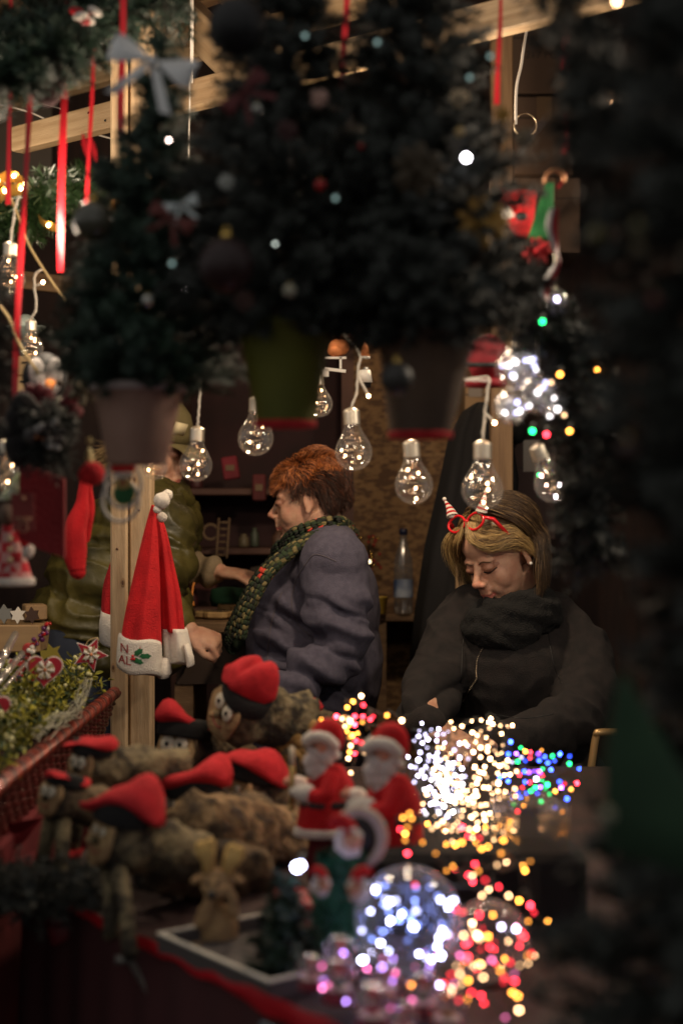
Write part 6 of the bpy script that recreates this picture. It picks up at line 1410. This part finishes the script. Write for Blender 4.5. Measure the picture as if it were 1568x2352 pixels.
# small furry snow child and green tinsel tree with Santa heads
gt=thing('green_fur_tree','dark green tinsel tree ornament with three little Santa heads on it','tree ornament',P(785,2260,1.74))
Yg2=1.78; kk=lambda n: px(n,Yg2)
b=MB()
for k_ in range(900):
    h=rnd(); y=1960+290*h; w=38+34*h; a=ru(0,6.28); p=P(785+w*math.cos(a)*.8,y,Yg2)+V((0,kk(w*.8)*math.sin(a),0)); sprig(b,p,V((math.cos(a),math.sin(a),.15)),.012,.013,16,.0009,0,0)
b.build('tinsel_needles',[mat('dark_green_tinsel',(.015,.10,.045),.5,0,(.008,.05,.028),30,2)],gt,False)
b=MB(); b.lathe([(kk(62),0),(kk(55),kk(150)),(kk(36),kk(290)),(kk(5),kk(330))],P(785,2262,Yg2)); b.build('cone_core',[mat('core_green',(.004,.02,.010),.8)],gt)
def mini(par,x,y,r,Y,ang,capcol=M_redplush,flip=1):
    g=[]; q=lambda u,v,d=0: P(x+(u*math.cos(ang)-v*math.sin(ang))*r,y+(u*math.sin(ang)+v*math.cos(ang))*r,Y)+V((0,d*px(r,Y),0)); k=lambda n: px(n*r,Y)
    b=MB(); b.ell(q(-.25*flip,.0,-.2),(k(.62),k(.6),k(.6))); hd=b.build('mini_head',[MATS['doll_skin']],par)
    b=MB()
    for (u,v,s) in ((0,.55,.55),(-.4*flip,.62,.4),(.4*flip,.3,.5),(.5*flip,-.1,.4)): b.ell(q(u,v,-.1),k(s),0,None,12,8)
    b.build('beard',[MATS['white_wool']],hd)
    b=MB(); b.tube(spline([q(-.75*flip,-.25,-.15),q(-.1*flip,-.75,-.3),q(.65*flip,-.45,-.15)],10),k(.26),0,10); b.build('trim',[M_white],hd)
    b=MB(); b.tube(spline([q(-.05*flip,-.55),q(.2*flip,-1.1),q(.75*flip,-1.35),q(1.15*flip,-.9)],14),[k(.62-.42*i/13) for i in range(14)],0,14); b.build('cap',[capcol],hd)
mini(gt,737,2032,24,1.68,.2,M_redplush,-1); mini(gt,822,2040,29,1.66,-.15,M_redplush,1); mini(gt,800,1930,36,1.72,0,M_redplush,-1)
b=MB(); pts=[P(822+56*math.cos(a),1925+62*math.sin(a),1.78) for a in [R(-125)+i*R(190)/24 for i in range(25)]]; b.tube(pts,[kk(11+3*math.sin(i*PI/24)) for i in range(25)],0,12); b.ell(pts[0],kk(11)); b.ell(pts[-1],kk(11)); b.build('fur_ruff',[mat('cream_fur',(.5,.40,.33),.95,0,(.4,.31,.26),60,3,.5,300)],gt)
b=MB(); b.ell(P(826,1925,1.80),(kk(50),kk(26),kk(56))); b.build('dark_hood',[M_blackg],gt)
led(682,1992,1.70,E_blu2,.0050,'bright blue white light left of the green tinsel tree'); led(690,1988,1.70,E_blu2,.0042,'second blue white light touching the bright one'); 
# gift with checked top
b=MB(); b.box(P(672,2085,1.95),(px(78,1.95),.08,px(60,1.95)),0,Matrix.Rotation(.08,3,'Y')@Matrix.Rotation(.15,3,'Z'),.003); b.box(P(688,2160,1.94),(px(60,1.94),.09,px(90,1.94)),1,Matrix.Rotation(.15,3,'Z'),.003)
tag(b.build('checked_gift',[MATS['checked_cloth'],mat('cream_card',(.5,.4,.26),.7)],smooth=False),'cream box with a red checked lid behind the small dark green tree','gift box')
# tray
ta=cp(365,2145,1.052); tb=cp(620,2256,1.052); dAB=(tb-ta).normalized(); nB=V((-dAB.y,dAB.x,0)); 
if nB.y<0: nB=-nB
W=(tb-ta).length; Dp=.15; ty=thing('display_tray','shallow grey box with a pale top edge standing at the front of the counter','tray',V(((ta.x+tb.x)/2,(ta.y+tb.y)/2,CT)))
M3=Matrix((dAB,nB,V((0,0,1)))).transposed(); cc=lambda u,v,z: ta+dAB*u+nB*v+V((0,0,z))
b=MB(); h=.021
for (u,v,l,d) in ((W/2,0,W,.003),(W/2,Dp,W,.003),(0.0015,Dp/2,.003,Dp-.006),(W-.0015,Dp/2,.003,Dp-.006)): b.box(cc(u,v,-h/2-.001),(l,d,h-.002),0,M3)
b.box(cc(W/2,Dp/2,-h+.003),(W-.01,Dp-.01,.004),0,M3); b.build('tray_side',[mat('dark_grey_board',(.075,.062,.058),.8)],ty,False)
b=MB()
for (u,v,l,d) in ((W/2,0,W+.002,.0045),(W/2,Dp,W+.002,.0045),(0.0015,Dp/2,.0045,Dp-.006),(W-.0015,Dp/2,.0045,Dp-.006)): b.box(cc(u,v,.0008),(l,d,.0026),0,M3)
b.build('pale_edge',[mat('pale_edge',(.6,.56,.48),.5)],ty,False)
# reindeer plush
rd=thing('plush_reindeer','tan plush reindeer with stubby antlers sitting behind the grey tray','plush reindeer',P(500,2200,1.86)); Yr=1.86
mb=MB(); E2=lambda x,y,rx,ry,d=0,ro=0: mb.ell(P(x,y,Yr+d),(px(rx,Yr),px(min(rx,ry)*.9,Yr),px(ry,Yr)),0,Matrix.Rotation(ro,3,'Y'),16,10)
E2(500,2140,48,66); E2(500,2030,40,36); E2(492,2046,26,22,-.02); E2(470,2100,18,40,-.02,.4); E2(535,2075,14,44,-.02,-.2); E2(455,2185,34,20,-.03); E2(540,2190,30,20,-.03)
me=remesh(mb,.003,4,.5,lambda p,n:.0022*nz(p,120)); shift(me,ORG[rd]); link('plush_body',me,[mat('tan_plush',(.42,.26,.12),.95,0,(.32,.19,.09),30,3,.6,300,sheen=.5)],rd)
for s,(pts) in enumerate((((480,2002),(478,1965),(482,1940)),((478,1975),(466,1958),(462,1946)),((520,2005),(528,1975),(532,1952)),((526,1985),(542,1972),(548,1958)))):
    b=MB(); q=[P(x,y,Yr) for x,y in pts]; b.tube(q,[px(15,Yr),px(17,Yr),px(15,Yr)],0,12); b.ell(q[-1],px(15,Yr)); b.build('antler',[mat('ochre_plush',(.62,.40,.13),.95,0,(.5,.31,.10),30,3,.5,300,sheen=.4)],rd)
for s in (-1,1):
    b=MB(); b.ell(P(488+s*12,2028,Yr-.035),.003,0,None,8,6); b.build('eye',[M_blackg],rd)
    b=MB(); b.ell(P(500+s*46,2020,Yr),(px(18,Yr),.008,px(9,Yr)),0,Matrix.Rotation(s*.4,3,'Y')); b.build('ear',[MATS['tan_plush']],rd)
b=MB(); b.ell(P(486,2056,Yr-.045),.0055,0,None,10,7); b.build('nose',[M_blackg],rd)
sm=fir('small_tree','little dark green artificial tree standing in the grey tray',cc(W*.80,.05,-.018),P(655,2010,1.72),.052,200,.030,.011,44,mat('deep_fir',(.010,.032,.016),.5,0,(.005,.018,.010),20,3),None,.0009)
# red felt pieces lower left
for k,(pts,Y,lab,m) in enumerate((([(-30,1900),(98,1880),(60,1930),(15,1965),(-30,1970)],2.3,'dark crimson felt sheet hanging at the lower left edge',mat('crimson_dim',(.16,.007,.012),.85)),([(140,1895),(196,1880),(206,1945),(172,1968),(140,1960)],2.2,'dark crimson felt flap in front of the nearest log figure',mat('crimson_dim',(0,0,0))),([(138,1962),(190,1952),(186,1968),(160,1980)],2.15,'small bright red felt lip under the dark crimson flap',M_red),([(32,1975),(78,1962),(76,1990),(60,2010)],2.1,'dull red felt triangle at the lower left',mat('crimson_mid',(.20,.012,.018),.8)),([(40,2040),(58,2035),(60,2080),(38,2085)],2.1,'small dull red strip below the felt triangle',MATS['crimson_mid']))):
    q=[P(x,y,Y)+V((0,.01*math.sin(i*2),0)) for i,(x,y) in enumerate(pts)]; n=len(q); b=MB(); b.add(q+[v+V((0,.006,0)) for v in q],[tuple(range(n)),tuple(range(n,2*n))[::-1]]+[(i,n+i,n+(i+1)%n,(i+1)%n) for i in range(n)])
    tag(b.build('felt_piece',[m],smooth=False),lab,'felt piece')
b=MB()
for k in range(300): sprig(b,P(ru(-40,250),0,2.0)*0+P(ru(-60,215),ru(2010,2100),ru(1.95,2.15)),V((ru(-1,1),ru(-1,.2),ru(-.2,1))),.05,.018,26,.0012,0,1)
tag(b.build('fir_sprays',[M_fird,M_stem],smooth=False,loc=(-.4,2.1,1.05)),'dark fir sprays filling the lower left around the log figures',None,None,'stuff')
b=MB(); b.box(V((-.95,2.15,.36)),(.55,.5,.70)); tag(b.build('dark_crate',[mat('near_black',(.012,.009,.009),.9)],smooth=False),'black covered crate at the lower left under the fir sprays','crate')
# ================================================================== fairy lights
led_mesh=None
def ledmesh():
    b=MB(); b.ell((0,0,0),(.0016,.0016,.0021),0,None,10,7); me=b.mesh('led'); return me
LM={}; BASE={}; E_bd=emis('lit_dimblue',(.25,.35,1),7); E_pk=emis('lit_pink',(1,.2,.5),9); E_vd=emis('lit_violetdim',(.55,.3,1),9)
def string(lab,pts,mats,cable=M_fird,r=1.0,group='fairy light strings heaped on the counter'):
    c=sum(pts,V())/len(pts); t=thing('fairy_light_string',lab,'fairy lights',c,group)
    rest=list(pts); cur=rest.pop(0); path=[cur]
    while rest:
        j=min(range(len(rest)),key=lambda i:(rest[i]-cur).length); cur=rest.pop(j); path.append(cur)
    b=MB(); q=[]
    for i,p in enumerate(path): q+= [p+V((0,.006,-.001)), p+V((ru(-.012,.012),ru(.0,.03),ru(-.02,.01)))]
    b.tube(spline(q,len(q)*4),.0011,0,4,False); b.build('cable',[cable],t)
    for i,p in enumerate(pts):
        m=mats[i] if isinstance(mats,list) and len(mats)==len(pts) else random.choice(mats)
        vf=random.choice((.22,.5,1,1,1.7)); m=emis(m.name.split('__')[0]+'__%d'%int(vf*100),tuple(m.node_tree.nodes['Emission'].inputs[0].default_value)[:3],BASE.setdefault(m.name,m.node_tree.nodes['Emission'].inputs[1].default_value)*vf)
        if m.name not in LM:
            me=ledmesh(); me.materials.append(m); me.polygons.foreach_set('use_smooth',[True]*len(me.polygons)); LM[m.name]=me
        o=bpy.data.objects.new('led',LM[m.name]); COL.objects.link(o); o.parent=t; o.location=p-ORG[t]; s=r*ru(.75,1.2); o.scale=(s,s,s); o.rotation_euler=(ru(0,3),ru(0,3),0)
    return t
Z=lambda x,y: (606.2+x*.2636,1598.3+y*.2636)
am=[(845,0,0),(775,50,0),(865,80,1),(725,100,0),(500,210,0),(630,180,1),(700,180,0),(750,220,0),(860,180,1),(790,180,1),(860,230,0),(950,180,1),(925,205,1),(1070,170,0),(1200,215,0),(1060,285,0),(705,265,0),(720,310,0),(815,325,0),(750,365,0),(800,390,1),(755,435,0),(900,395,0),(850,410,1),(745,490,0),(790,500,1),(735,545,0),(870,500,0),(755,670,0),(680,200,0),(735,200,0),(748,245,0),(790,250,1),(770,345,0),(940,360,0),(725,265,0)]
string('amber and red fairy lights rising behind and between the two Santas',[P(*Z(x,y),2.2+ru(-.04,.04)) for x,y,c in am],[E_red if c else E_amber if rnd()<.5 else E_warm for x,y,c in am],r=1.45)
def gauss(n,cx,cy,sx,sy,Y0,Y1,lim=None,md=10):
    out=[];us=[];tries=0
    while len(out)<n:
        x=random.gauss(cx,sx); y=random.gauss(cy,sy)
        if lim and not lim(x,y): continue
        tries+=1
        if tries<4000 and any((x-a)**2+(y-b_)**2<md*md for a,b_ in us+ALLU): continue
        us.append((x,y))
        f=max(0,min(1,(y-1640)/450)); out.append(P(x,y,Y0+(Y1-Y0)*f+ru(-.05,.05)))
    ALLU.extend(us); return out
ALLU=[]
string('cool white fairy lights heaped right behind the right Santa',gauss(62,988,1745,42,58,2.28,1.98,lambda x,y: x>925 and 1660<y<1880),[E_cool])
string('dense warm white fairy lights spilling down the middle of the heap',gauss(98,1085,1775,62,72,2.28,1.96,lambda x,y: x>990 and x<1190 and y>1650),[E_warm,E_warm,E_in])
string('brightest knot of white fairy lights at the centre of the heap',gauss(40,1025,1815,26,28,2.25,2.0,None,8),[E_w2,E_warm],r=1.15)
string('warm fairy lights trailing towards the lower edge of the heap',gauss(88,1085,1905,62,62,2.2,1.9,lambda x,y: y>1790 and x<1190),[E_warm,E_amber,E_in])
string('multicoloured fairy lights at the right end of the heap',gauss(64,1225,1780,52,40,2.3,2.0,lambda x,y: 1140<x<1350 and y>1700 and y> 1690+(x-1140)*.28 and y<1900-(x-1200)*.45+40),[E_blue,E_green,E_red,E_cool,E_amber,E_vio,E_blue])
lo=[(925,1878,0),(935,1900,0),(918,1905,1),(945,1880,0),(930,1930,0),(1020,1905,0),(1045,1940,0),(1060,1935,0),(1025,2000,0),(1060,1900,1),(1075,1920,1),(1100,1925,1),(1120,1945,0),(1105,1950,0),(1040,1990,0),(1090,1985,1),(1098,2000,0),(1075,2010,1),(1085,2025,1),(935,1960,1),(970,1935,0),(1000,1960,0),(1155,1930,0),(1168,1900,0),(1150,1960,0),(940,1868,0),(930,1915,0)]
string('amber and red fairy lights scattered under the right Santa',[P(x,y,1.8+ru(-.04,.04)) for x,y,c in lo],[E_red if c else E_amber for x,y,c in lo])
z3=lambda x,y:(587.9+x*.4452,1910.5+y*.4452)
ic=[(665,345),(690,360),(720,355),(675,380),(590,410),(825,408),(750,425),(692,460),(812,490),(545,510),(642,575),(685,615),(840,632),(550,662),(955,640),(880,650),(905,660),(935,590),(960,510),(945,545),(985,530),(1000,365),(990,390),(1020,355),(950,350),(615,300),(630,280),(335,812),(520,880),(945,790),(890,640),(715,275),(900,300),(935,400),(775,670),(600,350)]
string('ice white fairy lights glowing inside the big clear globe',[P(*z3(x,y),1.66+ru(-.03,.03)) for x,y in ic[:30]]+[P(938+r_*math.cos(a_),2112+r_*math.sin(a_),1.70+ru(-.03,.05)) for r_,a_ in [(ru(0,105),ru(0,6.28)) for _ in range(34)]],[E_blu2]*30+[E_bd]*34,r=1.25)
rr=[(1070,535,2),(1140,535,2),(1180,545,2),(1080,580,1),(1205,595,1),(1080,660,1),(1030,690,2),(1120,690,2),(1160,685,2),(1280,760,1),(1010,810,2),(1055,785,2),(1160,845,1),(1175,885,1),(1150,430,1),(1365,520,1),(1380,540,1),(1420,630,1),(1400,640,0),(820,275,1),(1180,250,1),(1320,830,0),(900,895,2),(800,790,0),(1265,490,3),(1340,500,3),(1090,645,1),(1195,540,0),(1150,550,2),(1095,570,1)]
string('small violet and pink fairy lights tangled among the snow globes at the bottom',[P(ru(700,1010),ru(2185,2345),1.56+ru(-.04,.06)) for _ in range(26)],[E_pk,E_vd],r=1.0)
string('red and amber fairy lights inside and below the smaller globe at the lower right',[P(*z3(x,y),1.64+ru(-.04,.04)) for x,y,c in rr],[(E_amber,E_red,E_warm,E_cool)[c] for x,y,c in rr],r=1.0)
string('scattered amber lights trailing down the right side between the two globes',gauss(42,1150,2080,60,110,1.95,1.75,lambda x,y: 1010<x<1260 and 1930<y<2345,11),[E_amber,E_red,E_warm,E_amber,E_red],r=.9)
string('red and amber lights tumbling to the bottom edge right of the snow globes',[P(*p_,1.6+ru(-.05,.06)) for p_ in [(ru(1000,1220),ru(2190,2350)) for _ in range(32)]],[E_red,E_amber,E_warm,E_pk],r=.95)
# dark display blocks under the light heap
b=MB(); b.box(P(1085,2010,2.05)+V((0,0,-.02)),(.26,.30,.16),0,None,.01); tag(b.build('display_block',[M_black],smooth=False),'black cloth covered block under the heap of fairy lights','block')
cb_=thing('clear_plastic_box','clear plastic box standing behind the lights at the right','plastic box',P(1215,1990,1.95))
b=MB(); b.box(P(1215,1960,1.95),(px(120,1.95),.10,px(250,1.95)),0,Matrix.Rotation(.25,3,'Z')); b.build('box_shell',[glassmat('dull_plastic',(.7,.66,.62),.07,.6,.2,.2)],cb_,False)
b=MB(); b.build('brown_packing_card',[mat('packing_brown',(.16,.10,.06),.7)],cb_,False) if 0 else None; b.lathe([(.001,0),(.012,.004),(.012,.01)],P(1155,1975,1.86),0,Matrix.Rotation(PI/2,3,'X')); b.build('brown_packing',[mat('packing_brown',(.16,.10,.06),.7)],cb_,False)
# globes
for k,(x,y,r,Y,lab) in enumerate(((938,2112,122,1.68,'big clear glass globe full of ice white lights at the bottom centre'),(1120,2160,92,1.70,'smaller clear globe holding red and amber lights at the lower right'))):
    g_=thing('glass_globe',lab,'glass globe',P(x,y+r,Y)); b=MB(); b.ell(P(x,y,Y),px(r,Y),0,None,40,26); b.build('glass',[glassmat('globe_glass%d'%k,(.97,.97,1) if k==0 else (1,.96,.96),.035,.55,.45 if k==0 else .6)],g_)
    b=MB(); b.lathe([(px(r*.45,Y),0),(px(r*.5,Y),.004),(px(r*.40,Y),px(r*.22,Y))],P(x,y+r*1.08,Y)); b.build('base_ring',[M_blackg],g_)
# snow globes at the bottom
z4=z3
pu=glassmat('snow_globe_glass',(1,.90,.96),.05,.7,.15)
for k,(x,y,r,lab) in enumerate(((435,615,74,'snow globe at the back of the group with a pale pink dome'),(285,705,66,'leftmost snow globe beside the corner of the grey tray'),(425,745,84,'snow globe left of centre holding a tan figure'),(665,755,72,'snow globe in the middle under the big globe'),(600,880,92,'nearest snow globe at the bottom with a pink rim'),(860,815,84,'snow globe right of centre under the big globe'),(985,900,88,'snow globe at the right end lit amber'),(760,960,70,'low snow globe cut off by the bottom of the photo'))):
    X,Yp=z4(x,y); Yd=1.52+.10*(1-(y-600)/360); r_=r*.52; t=thing('snow_globe',lab,'snow globe',P(X,Yp+r_*1.3,Yd),'little snow globes at the front of the counter')
    b=MB(); b.ell(P(X,Yp,Yd),px(r_,Yd),0,None,28,18); b.build('dome',[pu],t)
    b=MB(); b.lathe([(px(r_*.85,Yd),0),(px(r_*.9,Yd),px(r_*.3,Yd)),(px(r_*.62,Yd),px(r_*.55,Yd))],P(X,Yp+r_*1.35,Yd)); b.build('base',[mat('globe_base',(.16,.008,.02),.4)],t)
    b=MB(); b.lathe([(px(r_*.35,Yd),0),(px(r_*.3,Yd),px(r_*.5,Yd)),(px(r_*.1,Yd),px(r_*.7,Yd))],P(X,Yp+r_*.75,Yd)); b.ell(P(X,Yp-r_*.05,Yd),px(r_*.26,Yd),1,None,12,8); b.lathe([(px(r_*.28,Yd),0),(px(r_*.02,Yd),px(r_*.5,Yd))],P(X,Yp-r_*.2,Yd),2,None,14); b.ell(P(X,Yp+r_*.6,Yd),(px(r_*.7,Yd),px(r_*.7,Yd),px(r_*.15,Yd)),1,None,16,8)
    b.build('little_figure',[mat(('fig_tan','fig_wine','fig_green')[k%3],((.40,.18,.05),(.35,.01,.05),(.02,.12,.05))[k%3],.6),M_whitep,M_red],t)
b=MB(); b.box(cp(640,2345,1.03)+V((0,-.012,-.03)),(.06,.004,.05),0,Matrix.Rotation(-.9,3,'Z')); tag(b.build('blue_sticker',[mat('blue_pattern',(.03,.08,.14),.4,0,(.2,.25,.25),60,2)],smooth=False),'dark blue and grey sticker below the red ribbon at the bottom','sticker')
# ================================================================== camera, light, world
cam=bpy.data.cameras.new('camera'); co=bpy.data.objects.new('camera',cam); COL.objects.link(co); co.location=(0,0,CZ); co.rotation_euler=(PI/2,0,0)
cam.sensor_fit='VERTICAL'; cam.sensor_height=36; cam.lens=36*FD/2352; cam.clip_start=.02; cam.clip_end=500
cam.dof.use_dof=True; cam.dof.focus_distance=3.45; cam.dof.aperture_fstop=2.65; cam.dof.aperture_blades=0
S.camera=co
w=bpy.data.worlds.new('World'); S.world=w; w.use_nodes=True; nt=w.node_tree; bg=nt.nodes['Background']; bg.inputs[0].default_value=(1,.97,.93,1); bg.inputs[1].default_value=.32
def lamp(x,y,z,e,col,r=.06,kind='POINT',tgt=None,ang=120,blend=.6):
    l=bpy.data.lights.new('unseen_lamp',kind); l.energy=e; l.color=col; l.shadow_soft_size=r
    if kind=='SPOT': l.spot_size=R(ang); l.spot_blend=blend
    o=bpy.data.objects.new('unseen_lamp',l); COL.objects.link(o); o.location=(x,y,z)
    if tgt: o.rotation_euler=(V(tgt)-V((x,y,z))).to_track_quat('-Z','Y').to_euler()
    return o
WARM=(1,.77,.52)
lamp(.12,3.18,2.24,30,WARM,.05)
lamp(-.62,2.75,2.42,17,(1,.8,.58),.05)
lamp(-.95,3.6,2.3,4.5,WARM,.05)
lamp(.92,2.25,2.15,26,(1,.82,.62),.05)
lamp(.08,2.10,1.98,6.0,(1,.80,.60),.05)  # unseen fill, added over the front counter to light Santas and caps
lamp(-.42,2.30,1.98,5.0,(1,.80,.60),.05)  # unseen fill, added at front left to brighten the hanging ornaments
lamp(.35,4.75,2.5,3.0,(1,.66,.38),.05)
S.view_settings.view_transform='Standard'; S.view_settings.look='None'; S.view_settings.exposure=0; S.view_settings.gamma=1
S.render.engine='CYCLES'; cy=S.cycles; cy.use_denoising=True; cy.max_bounces=8; cy.diffuse_bounces=3; cy.glossy_bounces=3; cy.transmission_bounces=6; cy.transparent_max_bounces=24
cy.sample_clamp_indirect=4; cy.sample_clamp_direct=0; cy.caustics_reflective=False; cy.caustics_refractive=False; cy.use_light_tree=True; cy.use_adaptive_sampling=False
try: cy.denoiser='OPENIMAGEDENOISE'; cy.denoising_input_passes='RGB_ALBEDO_NORMAL'
except Exception: pass
